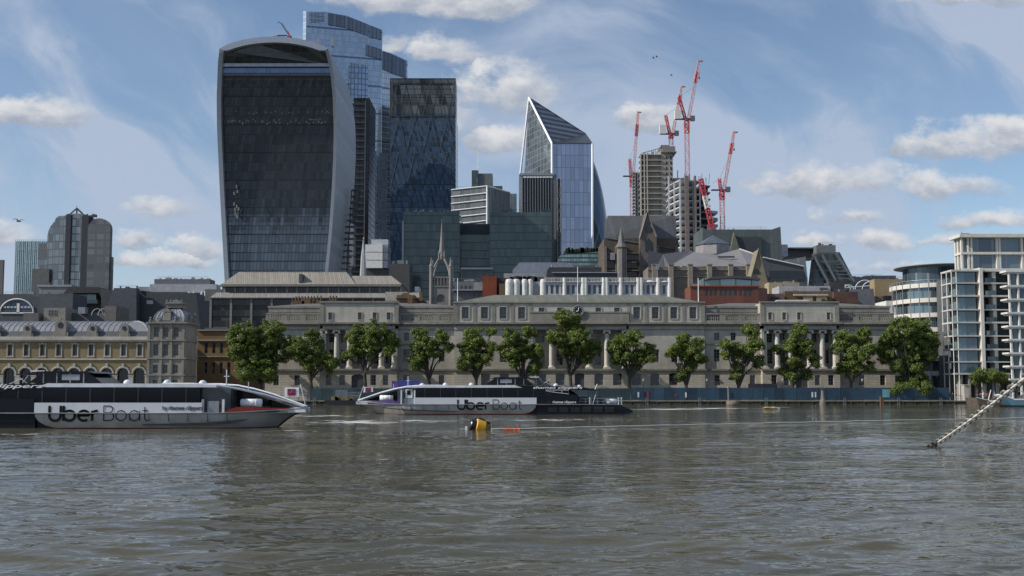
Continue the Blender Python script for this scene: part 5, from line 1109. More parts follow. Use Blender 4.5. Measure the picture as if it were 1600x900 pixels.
def right_middle():
    P = lambda x, y, d: (X(x, d, y), d, Z(y, d))
    D = 350.0; t = thing('slate_swept_building', 'building with a dark swept roof and pale ribbed upstand right of the stone gable', 'building', (X(1240, D), D, G0))
    MB().py(outl([(1190, 480), (1190, 402), (1220, 408), (1254, 413), (1262, 440), (1262, 480)], D), D, D + 10).build('roof', plain('swept_slate', (.085, .088, .10), .5), t)
    MB().py(outl([(1192, 401), (1230, 402), (1250, 400), (1269, 396), (1273, 435), (1262, 440), (1254, 413), (1220, 408)], D + 2), D + 10.2, D + 20).build('ribbed_upstand', seamed('ribbed_pale', (.20, .22, .225), 1.4, 'x', .5, .2, .15, .6), t)
    sub(t, 'glazing', 1203, 1255, 423, 437, D - .3, .3, DARKGLASS); MB().tube(P(1192, 402, D - .4), P(1256, 416, D - .4), .25).build('roof_kerb', WHITEB, t)
    t = thing('strutted_glass_building', 'dark terraced glass building propped by long slanting steel struts', 'building', (X(1290, 400), 400, G0)); D = 400
    sub(t, 'upper_block', 1276, 1306, 383, 410, D, 6, plain('block_grey', (.15, .16, .17), .5)); sub(t, 'top_storey', 1230, 1278, 387, 402, D + 6, 12, plain('top_dark', (.07, .075, .085), .5)); sub(t, 'roof_slab', 1232, 1277, 386.5, 389, D + 4, 16, STEEL)
    MB().py(outl([(1272, 396), (1307, 396), (1330, 440), (1330, 480), (1262, 480)], D), D - 4, D + 3).build('glass_terraces', glassgrid('terrace_glass', (.05, .065, .07), (.11, .125, .13), 2.8, 3.6, .08, .2, .2, .15, .02, .3), t)
    f = MB()
    for a in ((1306.5, 396, 1335, 440), (1271, 398, 1300, 452), (1285, 398, 1306, 438)): f.tube(P(a[0], a[1], D - 6), P(a[2], a[3], D - 6), .45, n=6)
    for i in range(7): y = 402 + 5.5 * i; f.tube(P(1308, y, D - 5.8), P(1310 + i * 3.4, y, D - 5.8), .18, n=4)
    f.build('strut', plain('strut_steel', (.2, .22, .24), .4, .5), t)
    # rust-red building with a glazed top
    D = 268.0; t = thing('rust_red_building', 'rust-red clad building with a glazed top storey and a shallow curved dark roof', 'building', (X(1138, D), D, G0)); RR = seamed('rust_cladding', (.15, .055, .038), 2.5, 'x', .6, .05, .05, .5)
    a, b_ = X(1079, D, 460), X(1185, D, 460); HH = []
    for p in (1104, 1111, 1118, 1127, 1134, 1141, 1149, 1157, 1165, 1172): HH.append((X(p - 2.6, D, 460), X(p + 2.6, D, 460), Z(462, D), Z(453, D), None))
    MB().facade(a, b_, G0, Z(446.5, D), D, HH, .35).box(a, b_, D + .35, D + 9, G0, Z(446.5, D)).build('wall', RR, t)
    for h in HH: window(t, (h[0] + h[1]) / 2, D + .3, h[2], h[1] - h[0], h[3] - h[2], 1, 1, frame=DKFRAME, bar=.06)
    MB().pz([(b_, D + .3), (b_ + 3.2, D + 3), (b_ + 3.6, D + 6), (b_ + 3, D + 9), (b_, D + 9)], G0, Z(449, D)).build('rounded_end', RR, t)
    sub(t, 'glass_storey', 1100, 1186, 434, 446.3, D + 2, 9, glassgrid('lounge_glass', (.25, .33, .34), (.05, .05, .05), 4.3, 9, .05, 0, .4, .1, .02, .45)); sub(t, 'sill', 1078, 1187, 446.4, 448.5, D - .3, .3, RBRICK)
    MB().py(outl([(1102, 437), (1112, 432.5), (1140, 430.5), (1170, 431.5), (1189, 434), (1189, 437), (1150, 434), (1115, 435.5)], D), D + .5, D + 12).build('curved_roof', plain('roof_charcoal', (.07, .07, .08), .4), t)
    # tan, white and brown blocks down to the palace roof
    block('tan_stone_block', 'flat-topped tan stone block right of the stone gable', 'building', 1201, 1249, 441.5, 300, 10, TANSTONE)
    t, a, b_, z = block('white_roof_box', 'long pale grey box-like roof structure in front of the tan block', 'building', 1217, 1297, 447, 290, 8, plain('pale_box', (.36, .37, .39), .6)); sub(t, 'hatch', 1281, 1293, 449.5, 453, 289.8, .2, STEEL)
    t, a, b_, z = block('brown_brick_block', 'brown brick block with tan piers above the right portico', 'building', 1226, 1300, 455, 278, 10, BBRICK)
    for p0, p1 in ((1255, 1270), (1276, 1292)): sub(t, 'tan_bay', p0, p1, 462, 476, 277.6, .5, TANSTONE)
    sub(t, 'dark_bay', 1284, 1290, 467, 474, 277.2, .3, DARKGLASS); sub(t, 'white_strip', 1240, 1294, 460, 461.5, 277.3, .5, WHITEB)
    t, a, b_, z = block('mauve_roof_block', 'low mauve roofed block left of the brown brick block', 'building', 1195, 1225.5, 459, 276, 8, plain('mauve', (.14, .10, .09), .8)); sub(t, 'dark_vent', 1206, 1218, 464, 474, 275.5, .4, BLACK)
    t = thing('white_rooftop_canopy', 'low white canopy standing directly behind the right portico roof', 'canopy', (X(1240, 264), 264, G0)); MB().py(outl([(1211, 476), (1211, 472), (1216, 468.5), (1262, 468.5), (1268, 472), (1268, 476)], 264), 264, 270).build('roof', WHITEB, t); sub(t, 'base', 1213, 1266, 474, 560, 265, 4, DKCONC)
    t, a, b_, z = block('purple_brown_block', 'dark purple-brown sloping block left of the tan cube', 'building', 1301, 1340, 456, 285, 10, plain('purple_brown', (.08, .05, .05), .8)); MB().py(outl([(1301, 456), (1322, 456), (1340, 470), (1340, 480), (1301, 480)], 284), 283, 285).build('sloping_front', plain('russet', (.11, .06, .05), .8), t); sub(t, 'rear', 1296, 1320, 440, 470, 292, 5, plain('rear_dark', (.05, .05, .055), .7))
    t = thing('slate_mansard_block', 'pale grey roofed block in front of the tan cube', 'building', (X(1345, 292), 292, G0)); MB().py(outl([(1322, 480), (1328, 452), (1365, 451), (1368, 480)], 292), 292, 300).build('roof', plain('soft_grey_roof', (.15, .15, .165), .6), t)
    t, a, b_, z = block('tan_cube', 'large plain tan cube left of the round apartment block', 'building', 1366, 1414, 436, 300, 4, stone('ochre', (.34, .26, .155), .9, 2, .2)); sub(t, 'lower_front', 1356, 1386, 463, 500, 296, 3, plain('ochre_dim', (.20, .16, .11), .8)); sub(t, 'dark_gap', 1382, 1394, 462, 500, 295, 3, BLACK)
    t, a, b_, z = block('white_terrace_block', 'small white terrace block tucked against the round apartment block', 'building', 1384, 1399, 470, 262, 8, WHITEB)
    t, a, b_, z = block('distant_blue_block', 'far low slate-blue block on the skyline left of the round apartment block', 'building', 1322, 1384, 433, 520, 20, plain('slate_blue', (.05, .06, .08), .5)); sub(t, 'upper', 1352, 1400, 430.5, 440, 530, 12, plain('slate_blue2', (.08, .09, .11), .5))
    # hooped frames
    t = thing('hooped_roof', 'pale arched steel hoops over a roof between the struts and the tan cube', 'roof frame', (X(1345, 330), 330, G0)); f = MB()
    for cx_, r_ in ((1321, 8), (1326, 8), (1352, 16), (1361, 14)):
        f.path([(X(cx_ + r_ * cos(a), 330, 450), 330, Z(453 - r_ * .95 * sin(a), 330)) for a in [pi * i / 12 for i in range(13)]], .16, 5)
    f.tube(P(1312, 450, 330), P(1368, 446, 330), .15).tube(P(1316, 448, 330), P(1312, 470, 330), .15); f.build('hoops', WHITEB, t); sub(t, 'deck', 1310, 1370, 453, 480, 331, 5, plain('deck_grey', (.10, .10, .11), .7))
right_middle()

# ---- buildings going up
def building_site():
    D = 560.0; t = thing('concrete_core_tower', 'raw concrete tower under construction, the taller one with no cladding', 'tower under construction', (X(1020, D), D, G0))
    a, b_ = X(1003, D, 300), X(1033, D, 300); z1 = Z(241, D)
    w = MB(); w.box(a + 1, b_, D + 1.5, D + 16, G0, z1); w.box(b_ + .02, X(1052, D, 300), D + .5, D + 18, G0, Z(232, D)); w.build('core', CONC, t)
    f = MB()
    for i in range(22):
        z = z1 - i * 3.2; f.box(X(1001.5, D, 300), b_ + .2, D - .4, D + 1.7, z - .45, z)
        f.box(X(1001, D, 300) - .2, a + 3, D - .2, D + 8, z - .35, z)
    for p in (1001.5, 1007, 1011.5): f.box(X(p, D, 300) - .35, X(p, D, 300) + .35, D - .5, D + .6, G0, z1)
    f.build('floor_slabs', plain('slab_pale', (.40, .38, .33), .8), t)
    dk = MB()
    for i in range(22):
        z = z1 - i * 3.2; 
        for p in (1002.6, 1008): dk.box(X(p, D, 300), X(p + 3.4, D, 300), D + .4, D + .9, z - 2.9, z - .6)
        for p in (1041, 1048): dk.box(X(p, D, 300), X(p + 2, D, 300), D + .3, D + .45, z - 2.4, z - .9)
    dk.build('openings', BLACK, t)
    tp = MB(); 
    tp.box(X(1035, D, 240), X(1055, D, 240), D - .5, D + 18, Z(237, D), Z(229, D)); tp.box(X(1033, D, 240), X(1057, D, 240), D - 1, D + 18.5, Z(238.5, D), Z(237, D)).box(X(1036, D), X(1050, D), D, D + 16, Z(229, D), Z(226.5, D))
    r = random.Random(8)
    for i in range(24): p = 1003 + r.random() * 34; k = (p - 1003) / 34; x = X(p, D, 240); tp.tube((x, D + 2, z1), (x + r.uniform(-1, 2), D + 3, Z(240 - 9 * k - r.random() * 3, D)), .14, n=4)
    tp.tube((X(1003, D, 240), D + 2, z1 + 1), (X(1036, D, 230), D + 2, Z(229, D)), .25, n=4); tp.build('formwork', plain('formwork', (.20, .20, .19), .8), t)
    # scaffolded side behind, left
    t = thing('scaffold_tower', 'narrow scaffolded frame rising behind the left side of the concrete tower', 'scaffolding', (X(994, 580), 580, G0)); f = MB(); Dd = 580
    for i in range(18):
        z = Z(270 + 5.2 * i, Dd); f.box(X(989, Dd, 310), X(1002, Dd, 310), Dd, Dd + 5, z - .2, z + .2)
        f.tube((X(989, Dd, 310), Dd, z), (X(1001, Dd, 310), Dd, z - 1.8), .12, n=3)
    for p in (989, 993, 997, 1001): f.tube((X(p, Dd, 310), Dd, G0), (X(p, Dd, 310), Dd, Z(266, Dd)), .18, n=4)
    f.build('frame', plain('scaffold_steel', (.17, .18, .19), .5, .3), t); sub(t, 'netting', 992, 1001, 272, 345, Dd + 5.2, .4, plain('netting_grey', (.12, .13, .15), .8), 310)
    # steel frame
    D = 500.0; t = thing('steel_frame_tower', 'steel framed tower under construction with open white floors, the lower one', 'tower under construction', (X(1090, D), D, G0))
    xs = [1046, 1055, 1063, 1073, 1079, 1090, 1094]; z0 = Z(400, D); sl = MB(); fh = 3.02
    def pl(p, back=0): return X(p, D, 330)
    top = Z(281, D); A_, Bc, Cc = X(1045.5, D + 14, 330), X(1063, D, 330), X(1094, D + 3, 330)
    for i in range(19):
        z = top - i * 3.45
        if z < 3: break
        sl.pz([(A_, D + 14), (Bc, D), (Cc, D + 3), (Cc, D + 24), (A_, D + 24)], z - .35, z + .25)
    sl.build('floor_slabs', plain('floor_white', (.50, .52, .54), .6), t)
    cm = MB()
    for k in range(3): q = k / 2; x, y = A_ + (Bc - A_) * q, D + 14 - 14 * q; cm.box(x - .4, x + .4, y - .2, y + .6, G0, top + (5 if k == 0 else .5))
    for k in range(1, 4): q = k / 3; x, y = Bc + (Cc - Bc) * q, D + 3 * q; cm.box(x - .35, x + .35, y - .1, y + .7, G0, top + 1)
    cm.build('columns', plain('column_white', (.48, .50, .52), .6), t)
    MB().box(X(1066, D + 8, 330), X(1072, D + 8, 330), D - .8, D + 1, G0, top + 2).box(X(1088, D), X(1091, D), D - .5, D + 2, G0, top + 2).build('hoist_shaft', plain('hoist_brown', (.18, .15, .135), .8), t)
    MB().box(A_ + 2.5, Cc - .5, D + 15, D + 23, G0, top - 1).build('inner_core', plain('core_umber', (.06, .055, .055), .9), t)
    # right half with darker, sagging outline of edge sheets
    rg = MB(); ed = MB(); 
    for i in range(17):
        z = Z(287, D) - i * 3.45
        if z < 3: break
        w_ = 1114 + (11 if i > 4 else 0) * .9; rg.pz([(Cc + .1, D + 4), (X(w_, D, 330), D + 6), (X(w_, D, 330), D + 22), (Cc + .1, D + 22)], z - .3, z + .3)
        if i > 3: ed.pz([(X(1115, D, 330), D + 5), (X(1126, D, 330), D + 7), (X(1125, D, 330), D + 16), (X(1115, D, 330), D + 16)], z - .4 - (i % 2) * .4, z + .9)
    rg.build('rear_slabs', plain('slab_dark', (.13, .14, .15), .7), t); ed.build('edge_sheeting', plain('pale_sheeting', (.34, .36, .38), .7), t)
    MB().box(Cc + 1, X(1112, D, 330), D + 9, D + 20, G0, Z(290, D)).build('rear_core', plain('rear_core', (.045, .045, .055), .8), t)
    tp = MB(); r = random.Random(6)
    for i in range(34): x = A_ + r.random() * (X(1116, D) - A_); y = D + 4 + r.random() * 10; tp.tube((x, y, top - 1), (x + r.uniform(-.5, .5), y, top + 1 + r.random() * 4), .13, n=3)
    tp.box(X(1052, D + 12, 270), X(1074, D + 12, 270), D + 12, D + 18, Z(273, D), Z(270.5, D)).tube((X(1058.5, D + 12, 260), D + 12, top), (X(1058.5, D + 12, 260), D + 12, Z(258, D)), .3, n=4); tp.build('loose_steel', STEEL, t)
building_site()

def crane(label, D, mast, jib, aframe, cw=True, w=2.2, cab=1, red=REDP):
    """luffing tower crane: mast ((px,y bottom),(px,y top)), jib foot -> tip, A-frame top"""
    (bx_, by), (tx, ty) = mast; P = lambda x, y, d=D: (X(x, d, y), d, Z(y, d))
    t = thing('tower_crane', label, 'crane', (X(tx, D, by), D, Z(by, D)), 'red and white cranes')
    p0, p1 = P(bx_, by), P(tx, ty); p0 = (p1[0], p0[1], p0[2])
    mid = p0[2] + (p1[2] - p0[2]) * .8
    MB().lattice(p0, (p1[0], p1[1], mid), w, 3.0, .15).build('mast', plain('mast_pale_red', (.42, .19, .19), .6) if 'mast_pale_red' not in bpy.data.materials else bpy.data.materials['mast_pale_red'], t)
    MB().lattice((p1[0], p1[1], mid), p1, w, 2.4, .32, .24).lathe(p1[0], p1[1], [(1.4, p1[2]), (1.5, p1[2] + .8)], 10).build('mast_head', red, t)
    dk = MB(); z = p1[2] + .8; back = w * 2.6
    dk.box(p1[0] - back, p1[0] + w * .9, p1[1] - 1.1, p1[1] + 1.1, z, z + .5); dk.build('machinery_deck', STEEL, t)
    if cw: MB().box(p1[0] - back - 1, p1[0] - back + 2.6, p1[1] - 1.4, p1[1] + 1.4, z + .1, z + 5.2).build('counterweight', WHITEB, t)
    MB().box(p1[0] + w * .9, p1[0] + w * .9 + 2.4, p1[1] - 1.2, p1[1] + .9, z - .8, z + 1.9).build('cab', plain('cab_grey', (.12, .13, .15), .3) if 'cab_grey' not in bpy.data.materials else bpy.data.materials['cab_grey'], t)
    foot = (p1[0] + w * .5, p1[1], z + .6); tip = P(*jib); v = [tip[i] - foot[i] for i in range(3)]; at = lambda q: tuple(foot[i] + v[i] * q for i in range(3))
    MB().lattice(foot, at(.62), 1.4, 2.2, .12, .08).build('jib', bpy.data.materials['mast_pale_red'], t)
    MB().lattice(at(.62), at(.8), 1.5, 1.2, .30, .24).build('jib_red_section', red, t)
    MB().lattice(at(.8), tip, 1.2, 2.2, .15, .1).box(tip[0] - .2, tip[0] + 2, tip[1] - .4, tip[1] + .4, tip[2] - .9, tip[2] - .3).build('jib_tip', bpy.data.materials['mast_pale_red'], t)
    if aframe:
        af = P(*aframe); MB().lattice((p1[0] - w * .3, p1[1], z), af, 1.3, 1.6, .2, .15).build('a_frame', red, t)
        c = MB().tube(af, at(.55), .06, n=3).tube(af, (p1[0] - back + 1, p1[1], z + 4), .07, n=3); c.build('stay_cable', STEEL, t)
    q = at(.98); MB().tube(q, (q[0], q[1], q[2] - 9), .06, n=3).box(q[0] - .3, q[0] + .3, q[1] - .3, q[1] + .3, q[2] - 10, q[2] - 9).build('hook', STEEL, t)
    return t
crane('tallest red crane with its jib pointing up to the right, on the tall mast', 540, ((1073, 282), (1073, 189)), (1092.5, 94), (1061, 152))
crane('second tallest red crane, on the concrete tower, its jib crossing the tallest crane', 565, ((1048.5, 232), (1048.5, 212)), (1065.5, 134), (1040, 180))
crane('red crane left of the concrete tower with a nearly upright jib', 600, ((988, 345), (987, 278)), (997, 174), (984, 248), False, 2.0)
crane('red crane at the right end of the steel frame, its long jib against bare sky', 530, ((1130.5, 358), (1128, 300)), (1147, 205), (1124, 279), False, 2.2)
def low_boom():
    D = 495.0; P = lambda x, y, d=D: (X(x, d, y), d, Z(y, d)); t = thing('tower_crane', 'red crane boom leaning down to the right in front of the steel frame', 'crane', P(1112, 357), 'red and white cranes')
    a, b_ = P(1095, 280), P(1112, 354); l = lambda q: tuple(a[i] + (b_[i] - a[i]) * q for i in range(3))
    MB().lattice(a, l(.35), 1.8, 1.5, .26, .2).build('boom_head', REDP, t); MB().lattice(l(.35), l(.62), 1.8, 1.5, .26, .22).build('white_section', WHITEB, t); MB().lattice(l(.62), b_, 1.8, 1.5, .28, .22).box(b_[0] - 2, b_[0] + 2, D - 1, D + 1, b_[2] - 1.5, b_[2] + 1).build('boom_foot', REDP, t)
low_boom()
def roof_crane():
    D = 445.0; P = lambda x, y, d=D: (X(x, d, y), d, Z(y, d)); t = thing('roof_crane', 'tiny crane on the curved crown of the swelling tower', 'crane', P(452, 58), 'red and white cranes')
    MB().lattice(P(452.5, 56), P(440, 37), .5, .8, .09).build('jib', STEEL, t); MB().tube(P(453, 58), P(449, 49), .4, n=5).build('jib_foot', REDP, t); MB().tube(P(440, 37), P(435, 34), .18).tube(P(434, 34), P(433.5, 38), .06).build('jib_tip', STEEL, t); MB().box(P(433, 54)[0], P(448, 54)[0], D, D + 1, Z(55.5, D), Z(54.3, D)).box(P(452, 54)[0] - 1, P(452, 54)[0] + 1, D, D + 2, Z(63, D), Z(56, D)).build('cradle', STEEL, t)
roof_crane()
# ================================================================== RIGHT-HAND APARTMENTS
BLUEGL = glassgrid('apartment_glass', (.10, .135, .15), (.05, .06, .065), 1.15, 3.05, .06, .0, .35, .06, .02, .5, (.25, (.30, .37, .36)))
APG = glassgrid('bay_window_glass', (.13, .18, .20), (.10, .12, .13), 1.5, 50, .03, .0, .3, .06, .03, .45, (.3, (.27, .35, .34)))
def round_block():
    D = 262.0; cx = X(1462, D, 520); R = 11.2; t = thing('round_apartment_block', 'round apartment block with cream balcony bands, behind the big tree on the right', 'building', (cx, D, G0))
    dr = glassgrid('drum_glass', (.11, .16, .19), (.16, .18, .19), 1.6, 60, .09, 0, .35, .06, .02, .6, (.2, (.35, .42, .45)))
    yb = [448, 470.5, 493, 515, 537, 559, 581]
    MB().lathe(cx, D, [(R - .9, G0), (R - .9, Z(445, D))], 64).build('glass_wall', dr, t)
    for y in yb: MB().lathe(cx, D, [(R - 1, Z(y + 6.5, D)), (R, Z(y + 6.5, D)), (R, Z(y, D)), (R - 1, Z(y, D))], 64).build('balcony_band', CREAM, t)
    MB().lathe(cx, D, [(R - 3.4, Z(448, D)), (R - 3.4, Z(421, D))], 48).build('top_drum', dr, t)
    MB().lathe(cx, D, [(R - 3.5, Z(422, D)), (R - 1.2, Z(419.5, D)), (R - 1.2, Z(418.5, D)), (.2, Z(416.5, D))], 48).build('roof_disc', plain('disc_grey', (.20, .21, .22), .5), t)
    gr = MB(); 
    for i in range(60): a = 2 * pi * i / 60; gr.tube((cx + (R - .1) * cos(a), D + (R - .1) * sin(a), Z(448, D)), (cx + (R - .1) * cos(a), D + (R - .1) * sin(a), Z(443, D)), .04, n=4)
    gr.path([(cx + (R - .1) * cos(2 * pi * i / 48), D + (R - .1) * sin(2 * pi * i / 48), Z(443, D)) for i in range(48)], .06, 4, True); gr.build('guard_rail', METAL, t)
    cl = MB()
    for i in range(16): a = pi + pi * i / 15; cl.tube((cx + (R + .05) * cos(a), D + (R + .05) * sin(a), G0), (cx + (R + .05) * cos(a), D + (R + .05) * sin(a), Z(448, D)), .09, n=5)
    cl.build('slender_column', plain('column_grey', (.25, .26, .26), .5), t)
round_block()
def main_block():
    D = 228.0; t = thing('glass_apartment_block', 'tall apartment block of white bands and glass bays at the right, behind the chain', 'building', (X(1535, D), D, G0))
    zs = [Z(y, D) for y in (423, 442.5, 462.5, 484, 504, 525, 546, 565.5, 584)]
    x0, x1, x2, x3, xe = X(1495, D), X(1530, D), X(1536.5, D), X(1577, D), X(1720, D)
    MB().box(x0 + .8, x1, D + 3.05, D + 5, G0, zs[0]).box(x1 + .01, xe, D + 3.2, D + 22, G0, zs[0]).build('inner_wall', plain('inner_wall_grey', (.10, .105, .11), .6), t)
    # projecting glazed bay and its slabs
    for i in range(8):
        z1, z0 = zs[i] - .35, zs[i + 1] + .12
        MB().box(x0 + .45, x1 - .3, D + .35, D + 3, z0, z1).build('bay_window', APG, t)
        MB().box(x2 + 1.0, x2 + 2.5, D + 2.4, D + 3.1, z0, z1).build('balcony_door', DARKGLASS, t); MB().box(x2 + 3.6, x3 + 4, D + 1.4, D + 3.1, z0 + .1, z1).build('side_window', APG, t)
        MB().box(x0 - .2, x0 - .12, D + 2.5, D + 6, z0, z0 + 1.1).box(x2 + .9, x2 + 3.4, D + .1, D + .14, z0, z0 + 1.1).build('balcony_glass', BLUEGL, t)
    sl = MB()
    for i, z in enumerate(zs): 
        th = .38 if i % 2 == 0 else .28
        sl.box(x0 - 1.0, x1 + .2, D - .45, D + 5.2, z - th / 2, z + th / 2 ); sl.box(x2 + .3, xe, D - .15, D + 3.3, z - th / 2, z + th / 2)
    sl.build('floor_slab', plain('slab_off_white', (.50, .50, .48), .7), t)
    for i, z in enumerate(zs):
        pass
    co_ = MB(); co_.box(x1 + .3, x2 + .1, D - .7, D + 3.3, G0, zs[0] + .6).box(x2 + 2.7, x2 + 3.5, D + .3, D + 3.2, G0, zs[0]).build('main_column', CREAM, t)
    f = MB()
    for x, y in ((x0 - .9, D - .3), (x0 - .85, D + 2.4), (x0 - .85, D + 5), (x0 + .2, D - .35)): f.tube((x, y, G0), (x, y, zs[0]), .11, n=6)
    f.build('slender_column', WHITEB, t)
    # ground floor
    MB().box(x0 + .5, xe, D + 2.6, D + 3.2, G0, zs[-1]).build('ground_glazing', DARKGLASS, t); g_ = MB()
    for i in range(9): x = x0 + .6 + i * 1.8; g_.box(x, x + .5, D - .1, D + 2.6, G0, zs[-1] - .2)
    g_.build('ground_pier', plain('pier_warm', (.30, .29, .27), .7), t)
    # set-back top floors
    tz = [Z(372, D + 5), Z(396, D + 5), Z(418.5, D + 5)]; a = X(1503, D + 5, 400)
    MB().box(a, xe, D + 5, D + 8, zs[0], tz[0]).build('penthouse_glazing', glassgrid('penthouse_glass', (.12, .15, .175), (.30, .30, .29), 3.3, 30, .04, 0, .3, .06, .02, .5, (.2, (.3, .35, .38))), t)
    f = MB(); f.box(a - 1.2, xe, D + 3.2, D + 9, tz[0], tz[0] + .75).box(a - .5, xe, D + 4.2, D + 5, tz[1] - .3, tz[1] + .25).box(a - .5, a, D + 5, D + 8, tz[1] - .3, tz[1] + .25).box(a - .3, xe, D + 4.4, D + 5, tz[2] - .9, tz[2] - .2)
    for p in (1503, 1513, 1518, 1558, 1562, 1597): x = X(p, D + 4.6, 400); f.box(x - .22, x + .22, D + 4.4, D + 4.98, tz[2] - .2, tz[0])
    for y in (D + 6.2, D + 7.6): f.box(a - .35, a - .01, y, y + .6, zs[0], tz[0])
    f.build('penthouse_frame', CREAM, t)
    r = MB(); r.box(X(1560, D + 9, 368), xe, D + 9, D + 14, tz[0] + .76, tz[0] + 1.2).box(X(1580, D + 9, 368), xe, D + 9, D + 14, tz[0] + 1.2, tz[0] + 1.5).tube((X(1508, D + 8), D + 8, tz[0] + .7), (X(1508, D + 8), D + 8, tz[0] + 2), .08).box(X(1508, D + 8), X(1520, D + 8), D + 7.9, D + 8.1, tz[0] + 1.4, tz[0] + 1.6).build('roof_gear', STEEL, t)
main_block()
def near_block():
    D = 214.0; x0, x1 = X(1583, D), X(1760, D); D = 225.2; x0 = X(1583, D); x1 = X(1760, D); y0 = D - .1
    t = thing('corner_apartment_block', 'sunlit corner of a second white banded apartment block cut by the right edge', 'building', (x0 + 5, D, G0))
    MB().box(x0 + 1, x1, D + .6, D + 2.6, G0 + 2, Z(424, D)).build('inner_wall', plain('inner_wall_dim', (.12, .125, .13), .6), t)
    ys = [424, 447, 468, 489, 510, 531, 552, 572.5, 593]; zs = [Z(y, D) for y in ys]
    s = MB()
    for i, z in enumerate(zs):
        s.box(x0 - 1.2, x1, D - .3, D + 2.7, z - .18, z + .22); s.box(x0 - .7, x1, D - .05, D + 2.7, z - .5, z - .181)
    s.build('floor_slab', WHITEB, t); g_ = MB()
    for i in range(8): MB().box(x0 + .3, x0 + 1.4, D + .35, D + .55, zs[i + 1] + .24, zs[i] - .51).build('window', APG, t); MB().box(x0 + 2, x1, D + .2, D + .55, zs[i + 1] + .24, zs[i] - .51).build('window', APG, t)
    f = MB()
    for x in (x0 - .5, x0 + 1.5, x0 + 4.6): f.box(x, x + .35, D - .04, D + .4, G0, zs[0])
    f.build('column', WHITEB, t)
near_block()
b_ = MB().box(X(1504, 223), X(1512, 223), 222.9, 224.4, G0, Z(602, 223)).box(X(1503.4, 223), X(1512.6, 223), 222.7, 224.6, Z(602, 223), Z(600.8, 223)).build('stone_pillar', STONE); tag(b_, 'square pale stone pillar at the river edge below the apartment block', 'pillar')

# ================================================================== TREES
def leafmat():
    m, N, b = newmat('plane_leaves'); p = pos(N)
    n1 = N.noise(p, .55, 4, .6); n2 = N.noise(p, 4, 2, .5)
    c = N.mix(N.mr(n1, .35, .68), (.06, .10, .02), (.14, .195, .04)); c = N.mix(N.mr(n2, .35, .7, 0, .55), c, (.23, .26, .065))
    N.put(b.inputs['Base Color'], c); b.inputs['Roughness'].default_value = .5; b.inputs['Specular IOR Level'].default_value = .3
    tr = N.n('ShaderNodeBsdfTranslucent'); N.put(tr.inputs[0], (.17, .22, .04, 1)); mx = N.n('ShaderNodeMixShader'); mx.inputs[0].default_value = .22
    o = [q for q in N.nt.nodes if q.type == 'OUTPUT_MATERIAL'][0]; N.nt.links.new(b.outputs[0], mx.inputs[1]); N.nt.links.new(tr.outputs[0], mx.inputs[2]); N.nt.links.new(mx.outputs[0], o.inputs[0]); return m
LEAF = leafmat(); BARK = plain('plane_bark', (.05, .045, .035), .85, 0, .5, 1.2)
